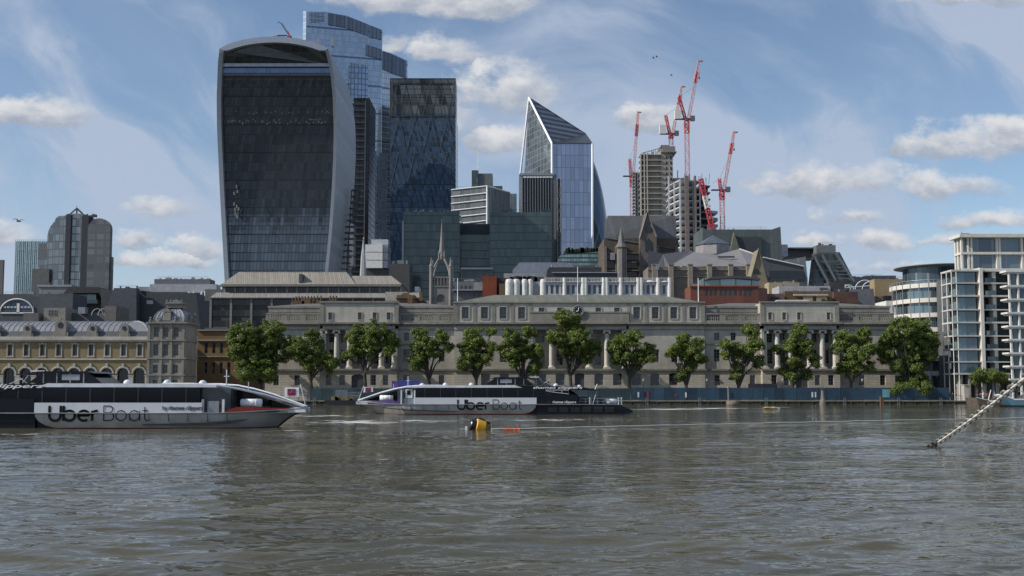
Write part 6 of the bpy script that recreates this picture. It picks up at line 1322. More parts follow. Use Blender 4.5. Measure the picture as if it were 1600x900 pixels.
def tree(lobes, base, label, D=229.5, seed=0, group='plane trees along the quay', nm='plane_tree', dens=1.0, ls=.34, cat='tree'):
    rg = np.random.RandomState(seed * 17 + 3); r = random.Random(seed); s = D / F
    bx0 = X(base, D, 600); t = thing(nm, label, cat, (bx0, D, G0), group)
    L = []; lobes = list(lobes) + [(x_ + r.uniform(-.9, .9) * q_, y_ + r.uniform(-.7, .9) * q_, q_ * .55) for x_, y_, q_ in lobes if q_ > 11]
    for (px_, py_, rp) in lobes:
        x, z = W(px_, py_, D); L.append((x, D + r.uniform(-1, 1) * min(2.6, rp * s * .9), z, rp * s))
    cen = []; 
    for (x, y, z, rr) in L:
        rr *= 1.11; n = int(12 * (rr / 1.5) ** 2) + 6
        d = rg.normal(size=(n, 3)); d /= np.linalg.norm(d, axis=1)[:, None]; q = rr * (rg.rand(n) ** .4) * .92
        for k in range(n):
            cen.append((x + d[k, 0] * q[k], y + d[k, 1] * q[k], z + d[k, 2] * q[k] * .95, .42 + .5 * rg.rand(), d[k]))
    P = []; Nn = []
    for (x, y, z, cr, dd) in cen:
        n = int(92 * dens * (cr / .7) ** 1.6)
        d = rg.normal(size=(n, 3)); d /= np.linalg.norm(d, axis=1)[:, None]; q = cr * (.35 + .75 * rg.rand(n) ** .7)
        P.append(np.array([x, y, z]) + d * q[:, None] * np.array([1, 1, .8])); nn = d * .6 + dd * .35 + np.array([0, 0, .35]) + rg.normal(size=(n, 3)) * .55; Nn.append(nn / np.linalg.norm(nn, axis=1)[:, None])
    P = np.concatenate(P); Nn = np.concatenate(Nn); m = len(P)
    a = np.cross(Nn, rg.normal(size=(m, 3))); a /= np.linalg.norm(a, axis=1)[:, None]; b = np.cross(Nn, a); h = (ls * (.55 + .6 * rg.rand(m)))[:, None] / 2
    V = np.stack([P - a * h - b * h * .5, P + b * h * .95 - a * h * .1, P + a * h * 1.15, P - b * h * .8 + a * h * .2], 1).reshape(-1, 3) - np.array([bx0, D, G0])
    me = bpy.data.meshes.new('crown'); me.vertices.add(4 * m); me.vertices.foreach_set('co', V.ravel().astype('f')); me.loops.add(4 * m); me.loops.foreach_set('vertex_index', np.arange(4 * m, dtype='i'))
    me.polygons.add(m); me.polygons.foreach_set('loop_start', np.arange(0, 4 * m, 4, dtype='i')); me.update(calc_edges=True); me.materials.append(LEAF)
    o = bpy.data.objects.new('crown', me); COL.objects.link(o); o.parent = t
    # trunk forks into limbs that reach into each lobe
    T = MB(); zf = min(l[2] for l in L); top = G0 + (zf - G0) * .62; fx = bx0 + r.uniform(-.4, .4)
    T.path([(bx0, D, G0 - .1), (bx0 + .05, D, G0 + .8), (fx, D, top)], [.52, .42, .36], 8)
    for (x, y, z, rr) in L:
        mx_ = fx + (x - fx) * .35 + r.uniform(-.3, .3); mz = top + (z - top) * .45
        T.path([(fx, D, top - .3), (mx_, D + (y - D) * .4, mz), (x, y, z)], [.27, .17, .06], 6)
        for k in range(5): q = r.uniform(.4, 1); T.path([(fx + (x - fx) * q, D + (y - D) * q, top + (z - top) * q), (x + r.uniform(-1, 1) * rr * .8, y + r.uniform(-1, 1) * rr, z + r.uniform(-.7, .8) * rr)], [.08, .02], 4)
    T.build('trunk', BARK, t)
    return t
TREES = [
 ([(385, 524, 24), (420, 523, 24), (372, 547, 17), (404, 552, 30), (438, 548, 18), (393, 578, 20), (420, 585, 14), (366, 530, 11)], 408, 'broad dense tree farthest left, beside the brown brick building'),
 ([(487, 528, 14), (472, 543, 17), (490, 556, 19), (515, 568, 14), (466, 558, 10), (480, 570, 12)], 488, 'small tree with a lopsided crown, second from the left'),
 ([(558, 524, 19), (588, 516, 17), (607, 535, 16), (553, 548, 13), (577, 543, 20), (608, 548, 8)], 572, 'flat-topped tree in front of the left portico, third from the left'),
 ([(658, 524, 12), (690, 528, 13), (667, 544, 20), (650, 560, 12), (702, 543, 8), (648, 572, 7), (682, 552, 10)], 672, 'open-crowned tree left of the white corner pole, fourth from the left'),
 ([(741, 524, 17), (727, 545, 14), (752, 548, 17), (769, 543, 8), (738, 566, 16), (722, 572, 8), (768, 518, 6)], 742, 'two-tiered tree with a thin waist, just right of the corner pilaster'),
 ([(800, 525, 14), (826, 519, 12), (812, 547, 21), (838, 548, 12), (786, 545, 9), (836, 572, 12), (803, 568, 9)], 815, 'ragged dark tree above the wheelhouse of the right ferry'),
 ([(881, 498, 14), (893, 512, 20), (868, 528, 15), (905, 533, 21), (927, 545, 14), (890, 552, 13), (915, 563, 9)], 893, 'tallest tree, directly under the clock'),
 ([(965, 535, 15), (991, 529, 15), (976, 553, 18), (1005, 550, 14), (1015, 561, 7), (994, 568, 11), (962, 560, 9)], 982, 'wide tree hiding the right end of the central columns'),
 ([(1070, 529, 12), (1092, 533, 8), (1058, 545, 13), (1082, 552, 18), (1074, 572, 13), (1097, 560, 7), (1064, 588, 8)], 1070, 'neat round tree standing alone before the blank palace wall'),
 ([(1172, 519, 13), (1181, 540, 13), (1139, 540, 13), (1166, 554, 16), (1187, 564, 10), (1134, 555, 7), (1151, 574, 11), (1150, 590, 8)], 1153, 'tree with a small separate left lobe, left of the right portico'),
 ([(1245, 518, 13), (1234, 540, 14), (1256, 544, 15), (1215, 545, 8), (1246, 562, 18), (1272, 564, 9), (1235, 581, 13), (1262, 585, 9)], 1240, 'tall narrow tree in front of the right portico'),
 ([(1320, 530, 15), (1346, 525, 14), (1357, 544, 13), (1309, 545, 11), (1336, 556, 20), (1326, 575, 15), (1355, 573, 10)], 1328, 'rounded tree between the right portico and the biggest tree'),
 ([(1404, 513, 19), (1441, 513, 20), (1459, 534, 15), (1394, 535, 16), (1430, 543, 27), (1388, 557, 13), (1455, 555, 14), (1425, 578, 22), (1398, 572, 10), (1378, 545, 7), (1440, 596, 14)], 1420, 'biggest and brightest tree, farthest right, before the round apartment block'),
]
for i, (lb, bs, lab) in enumerate(TREES): tree(lb, bs, lab, seed=i + 1)
for i, (lb, bs, lab) in enumerate([([(1523, 588, 8), (1531, 583, 7), (1527, 596, 6)], 1526, 'left dark green shrub tree at the foot of the glass apartments'), ([(1546, 586, 9), (1540, 595, 7)], 1545, 'middle dark green shrub tree at the foot of the glass apartments'), ([(1562, 590, 9), (1571, 594, 7)], 1564, 'right dark green shrub tree at the foot of the glass apartments')]):
    tree(lb, bs, lab, D=226.6, seed=31 + i, group='shrub trees by the apartments', nm='shrub_tree', ls=.26)
tree([(1408, 606, 10), (1424, 602, 11), (1440, 606, 10), (1396, 611, 6), (1452, 608, 7)], 1425, 'low straggling bush spilling over the quay beneath the biggest tree', D=224.9, seed=40, group=None, nm='bush', ls=.26, cat='bush')

# ================================================================== FERRIES
STROKES = {
 'U': (.70, [[(0, 1), (0, .36)] + [(.33 - .33 * cos(a), .34 - .34 * sin(a)) for a in [pi * i / 10 for i in range(1, 10)]] + [(.66, .36), (.66, 1)]]),
 'b': (.72, [[(0, 1), (0, 0)], [(.34 + .33 * cos(a), .34 + .33 * sin(a)) for a in [2 * pi * i / 20 for i in range(21)]]]),
 'e': (.70, [[(.03, .36), (.65, .36)], [(.34 + .33 * cos(a), .34 + .33 * sin(a)) for a in [1.72 * pi * i / 18 for i in range(19)]]]),
 'r': (.34, [[(0, .68), (0, 0)], [(0, .38), (.05, .55), (.14, .64), (.32, .67)]]),
 'B': (.66, [[(0, 1), (0, 0)], [(0, .98), (.36, .98)] + [(.36 + .22 * sin(a), .76 + .22 * cos(a)) for a in [pi * i / 8 for i in range(1, 8)]] + [(.36, .54), (0, .54)], [(.36, .54)] + [(.38 + .27 * sin(a), .28 + .26 * cos(a)) for a in [pi * i / 8 for i in range(1, 8)]] + [(.38, .02), (0, .02)]]),
 'o': (.74, [[(.34 + .34 * cos(a), .34 + .33 * sin(a)) for a in [2 * pi * i / 20 for i in range(21)]]]),
 'a': (.74, [[(.33 + .33 * cos(a), .34 + .33 * sin(a)) for a in [2 * pi * i / 20 for i in range(21)]], [(.68, .68), (.68, 0)]]),
 't': (.38, [[(.14, .92), (.14, .2), (.18, .06), (.28, .01), (.38, .02)], [(-.02, .67), (.36, .67)]])}
def stroke_text(parent, s, x, y, z, w, h, thick, mat, gap=.13):
    """big rounded letters as flat bands of an even width"""
    tot = sum(STROKES[ch][0] for ch in s) + gap * (len(s) - 1); k = w / tot; mb = MB(); cx = 0
    for ch in s:
        wd, ls = STROKES[ch]
        for n_, pl in enumerate(ls):
            P = [(x + (cx + a) * k, z + b * h) for a, b in pl]; m = len(P); vs = []
            for i in range(m):
                p, q = P[max(i - 1, 0)], P[min(i + 1, m - 1)]
                if m > 15 and abs(P[0][0] - P[-1][0]) < 1e-4 and i in (0, m - 1): p, q = P[-2], P[1]
                dx, dz = q[0] - p[0], q[1] - p[1]; l = sqrt(dx * dx + dz * dz) or 1; nx, nz = -dz / l * thick / 2, dx / l * thick / 2
                yy = y - .004 * n_; vs += [(P[i][0] + nx, yy, P[i][1] + nz), (P[i][0] - nx, yy, P[i][1] - nz)]
            mb.add(vs, [(2 * i, 2 * i + 1, 2 * i + 3, 2 * i + 2) for i in range(m - 1)])
        cx += wd + gap
    return mb.build('lettering', mat, parent)
def txt(s, w, off=0.0, sp=1.0, shear=0.0):
    cu = bpy.data.curves.new('t', 'FONT'); cu.body = s; cu.size = 1; cu.offset = off; cu.extrude = .012; cu.space_character = sp; cu.shear = shear; cu.resolution_u = 6
    o = bpy.data.objects.new('t', cu); COL.objects.link(o); dg = bpy.context.evaluated_depsgraph_get(); me = bpy.data.meshes.new_from_object(o.evaluated_get(dg)); bpy.data.objects.remove(o)
    xs = [v.co.x for v in me.vertices]; ys = [v.co.y for v in me.vertices]; k = w / (max(xs) - min(xs)); x0 = min(xs)
    return [((v.co.x - x0) * k, v.co.y * k, v.co.z) for v in me.vertices], [tuple(p.vertices) for p in me.polygons], k
def lettering(parent, s, x, y, z, w, mat, off=0, h=None, name='lettering', sp=1.0, shear=0.0):
    vs, fs, k = txt(s, w, off, sp, shear); hh = 1.0
    if h: caps = .73 * k; hh = h / caps
    mb = MB(); mb.add([(x + a, y - c, z + b * hh) for a, b, c in vs], fs); base = wloc(parent); me = bpy.data.meshes.new(name)
    me.from_pydata([(a - base[0], b - base[1], c - base[2]) for a, b, c in mb.v], [], mb.f); me.materials.append(mat); o = bpy.data.objects.new(name, me); COL.objects.link(o); o.parent = parent; return o
NAVY = plain('navy_paint', (.006, .009, .014), .35, 0, .2, .8, .25); HULLW = plain('hull_white', (.46, .47, .48), .3, 0, .1, .6); LOWGREY = plain('hull_grey', (.37, .365, .35), .4, 0, .22, .5); PANEL = plain('pale_panel', (.56, .59, .63), .3, 0, .05)
TXTB = plain('letter_black', (.004, .005, .007), .7, 0, .1, 1, .1); TXTG = plain('letter_grey', (.05, .055, .07), .6); TXTW = plain('letter_white', (.72, .72, .72), .5); REDHULL = plain('antifoul_red', (.20, .035, .03), .5)
CABG = plain('cabin_glass', (.004, .006, .010), .10, 0, .3, .4, .35); CABG2 = plain('clear_cabin_glass', (.06, .07, .075), .08, 0, .5, .7, .6); ROOFW = plain('roof_white', (.60, .63, .67), .35)
def ferry(bowx, D, sg, label, accent, near):
    """sg = +1: bow at the left, stern to the right; -1 the other way. u runs from the bow tip aft."""
    t = thing('ferry', label, 'ferry', (bowx + sg * 18, D, 0), 'river ferries')
    px_ = lambda u: bowx + sg * u
    HB = lambda u: 4.2 - 3.3 * max(0, 1 - u / 8.5) ** 1.9
    def B(name, mat, u0, u1, h, z0, z1, parent=t): return MB().box(px_(u0), px_(u1), D - h, D + h, z0, z1).build(name, mat, parent)
    def PR(name, mat, pts, h, hh=None, parent=t): return MB().py([(px_(u), z) for u, z in pts], D - h, D + (h if hh is None else hh)).build(name, mat, parent)
    def side(name, mat, pts, y0, y1, parent=t): MB().py([(px_(u), z) for u, z in pts], D - y0, D - y1).build(name, mat, parent); MB().py([(px_(u), z) for u, z in pts], D + y1, D + y0).build(name, mat, parent)
    # hulls
    def hull(name, mat, us, z0, z1, corner=0):
        nz = 7; mb = MB(); vs = []; fs = []; 
        for i, s in enumerate(us):
            for j in range(nz):
                z = z0 + (z1 - z0) * j / (nz - 1); q = max(0, 1 - z / 1.45); u = s + 2.7 * (q ** .55) * max(0, 1 - s / 7.0) if s < 7 else s
                if corner and i == len(us) - 1: u -= corner * (1 - sqrt(max(0, 1 - q ** 2.4)))
                hb = max(.3, HB(s) - .42 * q ** 2)
                vs.append((px_(u), D - hb, z))
        n = len(us)
        for i in range(n - 1):
            for j in range(nz - 1): fs.append((i * nz + j, (i + 1) * nz + j, (i + 1) * nz + j + 1, i * nz + j + 1))
        mb.add(vs, fs)
        mb.add([(a, 2 * D - b, c) for a, b, c in vs], fs)
        # inner walls of the twin hulls and the deck that joins them
        if s > 0: pass
        return mb.build(name, mat, t, smooth=False)
    pe = 23.0 if near else 24.9; us = [0, .4, .9, 1.5, 2.3, 3.2, 4.4, 5.8, 7.0, 8.5, 11, 14, 18, 21.5, pe]
    hull('bow_hull', LOWGREY, us, .07, 1.30, 2.4); 
    hull('waterline_stripe', REDHULL, us, -.3, .065)
    MB().py([(px_(a), b) for a, b in ((pe + .05, -.3), (pe + .05, 1.3), (36.2, 1.3), (38, .55), (38, .25), (35.5, -.3))], D - 3.95, D + 3.95).py([(px_(a), b) for a, b in ((8.6, -.3), (8.6, 1.29), (pe, 1.29), (pe, -.3))], D - 3.72, D + 3.72).py([(px_(a), b) for a, b in ((3.2, .5), (1.6, 1.29), (8.5, 1.29), (8.5, .5))], D - 1.2, D + 1.2).build('stern_hull', NAVY, t)
    # side bulge of the stern, vent boxes
    for i in range(6): u = 26.5 + 1.55 * i; MB().box(px_(u), px_(u + 1.2), D - 4.0, D - 3.96, .35, 1.0).build('hull_vent', BLACK, t)
    side('bow_fairing', BLACK, [(4.2, .86), (8, .52), (13.6, .38), (13.6, .30), (8, .30), (5.4, .5)] if near else [(4.0, .95), (8, .62), (14.4, .42), (14.4, .36), (8, .5), (4.2, .84)], 4.16, 4.02)
    rail = MB()
    for s_ in (-1, 1): rail.path([(px_(u), D + s_ * (HB(u) + .06), 1.34 + (.36 * max(0, 1 - u / 7) ** 1.2)) for u in us + [30, 36]], .055, 6)
    rail.build('rub_rail', METAL, t)
    for k in range(6): u = 6.2 + 1.7 * k; MB().box(px_(u), px_(u + .03), D - 4.215, D - 4.0, .55 + .03 * k, 1.28).build('hull_seam', STEEL, t)
    # foredeck with its coloured strip
    dp = [(px_(u), D - HB(u)) for u in us[:10]]; dp += [(x, 2 * D - y) for x, y in dp[::-1]]
    MB().pz(dp, 1.31, 1.36).build('foredeck', METAL, t)
    side('bulwark', ROOFW, [(0, 1.36), (0, 1.72), (.9, 1.8), (1.6, 1.72), (1.6, 1.36)], 1.0, .8)
    for s_ in (-1, 1):
        bs = [(1.2, 1.64, 1.72), (2.6, 1.52, 1.78), (4.6, 1.42, 1.9), (5.6, 1.40, 1.86), (6.9, 1.38, 1.40)]; vs = []
        for u, za, zb in bs: vs += [(px_(u), D + s_ * (HB(u) - .1), za), (px_(u), D + s_ * (HB(u) - .14), zb)]
        MB().add(vs, [(2 * i, 2 * i + 2, 2 * i + 3, 2 * i + 1) for i in range(4)]).build('bow_strip', accent, t)
    PR('bow_shield', CABG, [(3.3, 2.5), (6.0, 3.3), (6.0, 1.95), (3.3, 1.95)], 1.6); PR('bow_point', CABG, [(1.2, 1.85), (3.28, 2.5), (3.28, 1.8)], .8)
    PR('bow_locker', NAVY, [(3.0, 1.4), (3.0, 1.8), (6.6, 1.9), (6.6, 1.4)], 1.9)
    # sweeping white eyebrow from bow tip up to the roof
    bm_ = MB()
    for s_ in (-1, 1): bm_.path([(px_(u), D + s_ * hb, z) for u, z, hb in ((.2, 1.85, .6), (1.6, 2.3, 1.0), (3.6, 2.95, 1.7), (5.6, 3.45, 2.6), (7.4, 3.76, 3.5), (9.2, 3.9, 4.0), (12, 3.93, 4.0))], [.09, .10, .11, .11, .11, .10, .07], 6)
    ey = ((.2, 1.85, .6), (1.6, 2.3, 1.0), (3.6, 2.95, 1.7), (5.6, 3.45, 2.6), (7.4, 3.76, 3.5)); vs = [(px_(u), D + s_ * hb, z) for u, z, hb in ey for s_ in (-1, 1)]
    bm_.build('eyebrow', ROOFW, t); MB().add(vs, [(2 * i, 2 * i + 1, 2 * i + 3, 2 * i + 2) for i in range(4)]).build('bow_canopy', NAVY, t)
    # saloon
    B('door_zone', CABG2, 6.05, 8.6, 3.7, 1.40, 3.5); B('topside_white', PANEL, 8.4, pe + .05, 4.18, 1.36, 2.26); B('topside_navy', NAVY, pe + .07, 30.6, 4.18, 1.36, 2.6)
    B('saloon_glass', CABG, 8.62, 29.4, 4.1, 2.262, 3.6); 
    for i in range(9): u = 9.8 + i * 2.1; MB().box(px_(u), px_(u + .05), D - 4.125, D - 4.105, 2.28, 3.58).build('window_joint', STEEL, t)
    PR('roof', ROOFW, [(7.2, 3.60), (7.2, 3.78), (9.2, 3.92), (22.0, 3.95), (23.0, 3.62)], 4.14); PR('stern_roof', NAVY, [(22.05, 3.96), (30.9, 3.72), (33.2, 3.32), (33.2, 3.2), (29.4, 3.4), (29.42, 2.61), (30.6, 2.61), (23.1, 3.61)], 4.15)
    # stern window: slanting outline
    fr = MB(); o_ = [(26.2, 3.28), (29.3, 3.28), (29.3, 2.75), (27.2, 3.0), (26.2, 3.18)]
    fr.path([(px_(u), D - 4.17, z) for u, z in o_], .045, 5, True).tube((px_(27.3), D - 4.17, 3.28), (px_(27.3), D - 4.17, 2.98), .04).tube((px_(28.4), D - 4.17, 3.28), (px_(28.4), D - 4.17, 2.86), .04); fr.build('stern_window_frame', HULLW, t)
    # posts, door
    po = MB()
    for u in (6.5, 8.3): po.box(px_(u), px_(u + .2), D - 4.0, D - 3.78, 1.36, 2.55 if near else 3.3)
    for u in (30.2, 32.1, 36.0, 36.4): po.box(px_(u), px_(u + .16), D - 3.9, D - 3.7, 1.31, 2.3)
    po.build('mooring_post', ROOFW, t); 
    if near: MB().box(px_(7.0), px_(8.0), D - 3.9, D - 3.8, 1.36, 2.4).build('gate', METAL, t)
    else:
        d_ = MB().box(px_(7.15), px_(8.1), D - 3.8, D - 3.72, 2.2, 3.4).build('door', ROOFW, t); MB().box(px_(7.35), px_(7.85), D - 3.84, D - 3.81, 2.65, 3.25).build('door_window', CABG, d_)
        MB().box(px_(6.9), px_(8.3), D - 3.8, D - 3.72, 1.4, 2.15).build('gate', METAL, t)
    for u in (4.45,): MB().tube((px_(u - .9), D - 2.75, 2.22), (px_(u + .9), D - 2.75, 2.22), .36, n=12).tube((px_(u - .5), D - 2.75, 2.22), (px_(u - .45), D - 2.75, 2.22), .39, n=12).tube((px_(u + .45), D - 2.75, 2.22), (px_(u + .5), D - 2.75, 2.22), .39, n=12).build('life_raft', WHITE, t, True)
    MB().tube((px_(34.4), D - 3.2, 1.75), (px_(35.9), D - 3.2, 1.75), .36, n=12).build('life_raft', WHITE, t, True)
    # wheelhouse
    wh = PR('wheelhouse', CABG, [(18.0, 3.97), (18.8, 4.62), (19.4, 4.95), (23.4, 4.95), (24.6, 4.0)], 2.2)
    PR('wheelhouse_roof', NAVY, [(18.7, 4.86), (19.3, 5.04), (23.6, 5.04), (25.6, 4.72), (23.5, 4.9)], 2.35, parent=wh)
    fm = MB()
    for u in (19.6, 20.8, 22.0, 23.2): fm.box(px_(u), px_(u + .1), D - 2.24, D - 2.21, 3.98, 4.9)
    fm.box(px_(20.0), px_(21.6), D - 2.235, D - 2.21, 4.25, 4.75); fm.build('window_frame', METAL, wh)
    ms = MB(); ms.tube((px_(24.9), D, 3.9), (px_(24.9), D, 5.3), .06).tube((px_(24.2), D, 5.05), (px_(25.4), D, 5.05), .1, n=8).tube((px_(25.8), D, 4.0), (px_(27.0), D, 4.8), .05).tube((px_(26.2), D, 4.0), (px_(25.5), D, 4.9), .05).tube((px_(27.4), D, 3.9), (px_(26.2), D, 4.4), .05); ms.build('radar_mast', HULLW, t)
    rf = MB(); 
    for u, y in ((9.2, 4.05), (12.4, 4.1), (16.0, 4.1), (24.0, 4.0), (27.7, 4.0), (30.9, 3.8)): rf.lathe(px_(u), D - 1.5, [(.35, y - .3), (.34, y), (.2, y + .16), (.02, y + .2)], 12)
    rf.build('roof_vent', ROOFW, t, True)
    # aerials near the bow
    MB().tube((px_(7.2), D - 1, 3.7), (px_(7.2), D - 1, 5.2), .05).tube((px_(6.95), D - 1, 4.6), (px_(7.45), D - 1, 4.6), .04).build('light_mast', ROOFW, t); MB().tube((px_(5.2), D - 1, 3.3), (px_(5.2), D - 1, 4.1), .04).build('light_mast', ROOFW, t)
    # jack staff and flag
    st = MB().tube((px_(.15), D, 1.7), (px_(.7 if near else .9), D, 3.9), .045).build('flag_staff', ROOFW, t); z0 = 2.75; u0 = .85
    fl = MB().box(px_(u0), px_(u0 + 1.3), D - .02, D + .02, z0, z0 + .85) if near else MB().py([(px_(u0 + .1), 3.75), (px_(u0 + 1.3), 3.6), (px_(u0 + 1.35), 3.05), (px_(u0), 2.95)], D - .02, D + .02)
    fo_ = fl.build('flag', WHITE, t); c = px_(u0 + .66); zc_ = z0 + .42 if near else 3.33
    MB().box(c - .38, c + .38, D - .05, D - .025, zc_ - .3, zc_ + .3).build('flag_blue', plain('flag_blue_%d' % near, (.03, .04, .16), .7), fo_); x_ = MB().box(c - .38, c + .38, D - .08, D - .055, zc_ - .04, zc_ + .04).box(c - .04, c + .04, D - .079, D - .055, zc_ - .3, zc_ - .041).box(c - .04, c + .04, D - .079, D - .055, zc_ + .041, zc_ + .3).tube((c - .36, D - .07, zc_ - .28), (c + .36, D - .07, zc_ + .28), .025, n=4).tube((c - .36, D - .07, zc_ + .28), (c + .36, D - .07, zc_ - .28), .025, n=4); x_.build('flag_cross', plain('flag_red_%d' % near, (.45, .03, .04), .7), fo_)
    # after deck rails and clutter
    r_ = MB()
    for s_ in (-1, 1):
        for z in (1.75, 2.1): r_.tube((px_(30.7), D + s_ * 3.9, z), (px_(36.4), D + s_ * 3.9, z), .03)
        for i in range(8): r_.tube((px_(30.8 + .8 * i), D + s_ * 3.9, 1.3), (px_(30.8 + .8 * i), D + s_ * 3.9, 2.1), .025, n=4)
    r_.tube((px_(33.2), D - 3.9, 3.3), (px_(32.6), D - 3.9, 1.3), .07).tube((px_(33.2), D + 3.9, 3.3), (px_(32.6), D + 3.9, 1.3), .07); r_.build('stern_rail', METAL, t)
    B('deck_box', BLACK, 30.8, 32.0, 3.2, 1.31, 2.35); B('deck_box', NAVY, 32.4, 34.2, 3.4, 1.31, 2.15); MB().box(px_(33.0), px_(33.5), D - 3.43, D - 3.41, 1.5, 1.9).build('blue_sign', plain('cyan_sign_%d' % near, (.05, .2, .26), .5), t)
    MB().tube((px_(33.0), D - 2, 3.1), (px_(33.4), D - 2, 4.1), .08).box(px_(29.9), px_(30.6), D - 3.5, D - 3.3, 3.75, 3.9).build('stern_lamp', METAL, t)
    # writing
    yt = D - 4.215
    a = 21.7 if near else 14.3
    x0 = px_(a)
    stroke_text(t, 'Uber', x0, yt,   .68, 4.25, 1.32, .22, TXTB); stroke_text(t, 'Boat', x0 + 4.75, yt, .68, 3.9, 1.32, .085, TXTB)
    if near: lettering(t, 'by', px_(11.85), yt, 1.66, .45, TXTG, 0, .36); lettering(t, "thames clippers", px_(11.3), yt, 1.66, 3.0, TXTG, .012, .36); lettering(t, 'thames clippers', px_(31.5), D - 4.19, 3.56, 9.2, TXTW, .02, .36, shear=.3)
    else: lettering(t, 'by', px_(26.5), yt, 1.52, .4, TXTG, 0, .34); lettering(t, "thames clippers", px_(27.1), yt, 1.52, 3.2, TXTW, .015, .34); lettering(t, 'thames clippers', px_(24.5), D - 4.19, 3.48, 6.7, TXTW, .02, .34, shear=.3)
    lettering(t, 'clipper', px_(2.3) if not near else px_(4.0), D - 3.63, 1.99, 1.1 if not near else 1.5, TXTW, .01, .22, 'ship_name') if False else None
    return t
ferry(X(558, 139, 630), 139.0, 1, 'smaller looking ferry farther off, bow to the left with a purple bow strip', PURPLE, False)
ferry(X(481, 91.2, 635), 91.2, -1, 'nearer ferry running out of the left edge, bow to the right with an orange-red strip', plain('vermilion', (.40, .05, .02), .5), True)

# ================================================================== ON THE WATER
def buoy():
    D = 85.0; x = X(749, D, 664); t = thing('mooring_buoy', 'yellow and black barrel buoy lying low in the water right of centre', 'buoy', (x, D, 0))
    ax = mathutils.Vector((.90, .3, -.28)).normalized(); c = mathutils.Vector((x, D, .18)); u_ = ax.orthogonal().normalized(); v_ = ax.cross(u_)
    def dr(a0, a1, r, nm, mat, rr=None):
        pr = [(a0, r * .86), (a0 + .06, r), (a1 - .06, r), (a1, r * .86)]; vs = []; fs = []; n = 24
        for a, q in pr:
            for k in range(n): th = 2 * pi * k / n; vs.append(c + ax * a + u_ * q * cos(th) + v_ * q * sin(th))
        for i in range(3):
            for k in range(n): fs.append((i * n + k, i * n + (k + 1) % n, (i + 1) * n + (k + 1) % n, (i + 1) * n + k))
        fs += [tuple(range(n)), tuple(range(3 * n, 4 * n))]; return MB().add(vs, fs).build(nm, mat, t)
    dr(-.95, -.42, .58, 'black_end', BLACK); dr(-.44, .40, .68, 'yellow_band', YELLOW); dr(.39, .85, .58, 'green_stained_end', plain('stained_yellow', (.16, .13, .03), .7, 0, .4, 3))
    MB().path([(x - .1 + .5 * cos(a), D, .72 + .22 * sin(a)) for a in [pi * i / 8 for i in range(9)]], .07, 6).tube((x + .3, D, .74), (x + .95, D + .1, .55), .09).box(x - .6, x + .5, D - .15, D + .15, .78, .88).build('lifting_eye', BLACK, t)
    MB().box(x - 1.2, x - 1.0, D - .3, D - .1, -.1, .3).build('number_plate', WHITE, t)
buoy()
ft = MB(); rr = random.Random(4); D = 84.5; x0 = X(787, D, 670); 
for i in range(7): ft.tube((x0 + i * .2, D + rr.uniform(-.06, .06), .06), (x0 + i * .2 + .17, D + rr.uniform(-.06, .06), .06 + rr.uniform(-.04, .05)), .075, n=8)
tag(ft.build('orange_float', ORANGE), 'string of small orange floats on the line beside the yellow buoy', 'float')
rp = []
for i in range(60):
    q = i / 59; d = 84.6 + (124 - 84.6) * q ** 1.15; p = 768 + (1760 - 768) * q; rp.append((X(p, d, 660), d, .05 + .02 * sin(i * 1.7)))
tag(MB().path(rp, .06, 6).build('floating_line', plain('pale_rope', (.5, .49, .44), .7)), 'long thin pale line floating from the buoy to the right edge', 'rope')
def big_chain():
    A = mathutils.Vector((X(1450, 61, 697), 61.0, -.15)); Bx, Bz = W(1604, 588, 43.5); B = mathutils.Vector((Bx, 43.5, Bz)); d = (B - A); Ln = d.length; d.normalize()
    t = thing('mooring_chain', 'heavy studded white and black ship chain rising out of the river to the upper right', 'chain', tuple(A))
    pitch = .52; n = int(Ln / pitch) + 14; wt = plain('chain_white', (.62, .61, .57), .6, 0, .3, 3); bk = plain('chain_black', (.03, .028, .026), .6, 0, .3, 3)
    def link(mat):
        L, Wd, r = .68, .38, .052; pts = []
        for i in range(16):
            a = 2 * pi * i / 16; sx = (L - Wd) / 2 * (1 if cos(a) > 0 else -1); pts.append((cos(a) * (Wd / 2 - r) + sx, sin(a) * (Wd / 2 - r), 0))
        return MB().path(pts, r, 6, True).tube((0, -Wd / 2 + r, 0), (0, Wd / 2 - r, 0), .045, n=5).mesh('link', mat, smooth=False)
    mw, mk, mg = link(wt), link(bk), link(plain('chain_grey', (.20, .19, .17), .7, 0, .6, 4)); q0 = d.to_track_quat('X', 'Z')  # grey links between the white: shade put into their colour
    for i in range(n):
        q = i * pitch / Ln; p = A + d * (i * pitch); p.z -= .9 * max(0, q * (1.0 - min(q, 1))) * .5 if q < 1 else 0
        o = place(mk if (i < 5) else (mw if i % 2 == 0 else mg), 'link', tuple(p), t); o.rotation_mode = 'QUATERNION'; o.rotation_quaternion = q0 @ mathutils.Quaternion((1, 0, 0), radians(40 if i % 2 == 0 else 130))
big_chain()
def mooring_drum():
    D = 205.0; x = X(1145, D, 632); t = thing('mooring_drum', 'rust and grey cylindrical mooring drum floating off the blue hoarding', 'buoy', (x, D, 0)); MB().tube((x - 1.25, D, .25), (x + 1.25, D, .25), .72, n=20).build('drum', plain('rusty_drum', (.17, .13, .105), .8, 0, .4, 2), t, True)
    MB().tube((x - .9, D, .9), (x - .9, D, 3.6), .12).tube((x - .9, D, 3.6), (x - .9, D, 3.9), .3).build('mooring_post', plain('post_pale', (.28, .28, .27), .7), t)
mooring_drum()
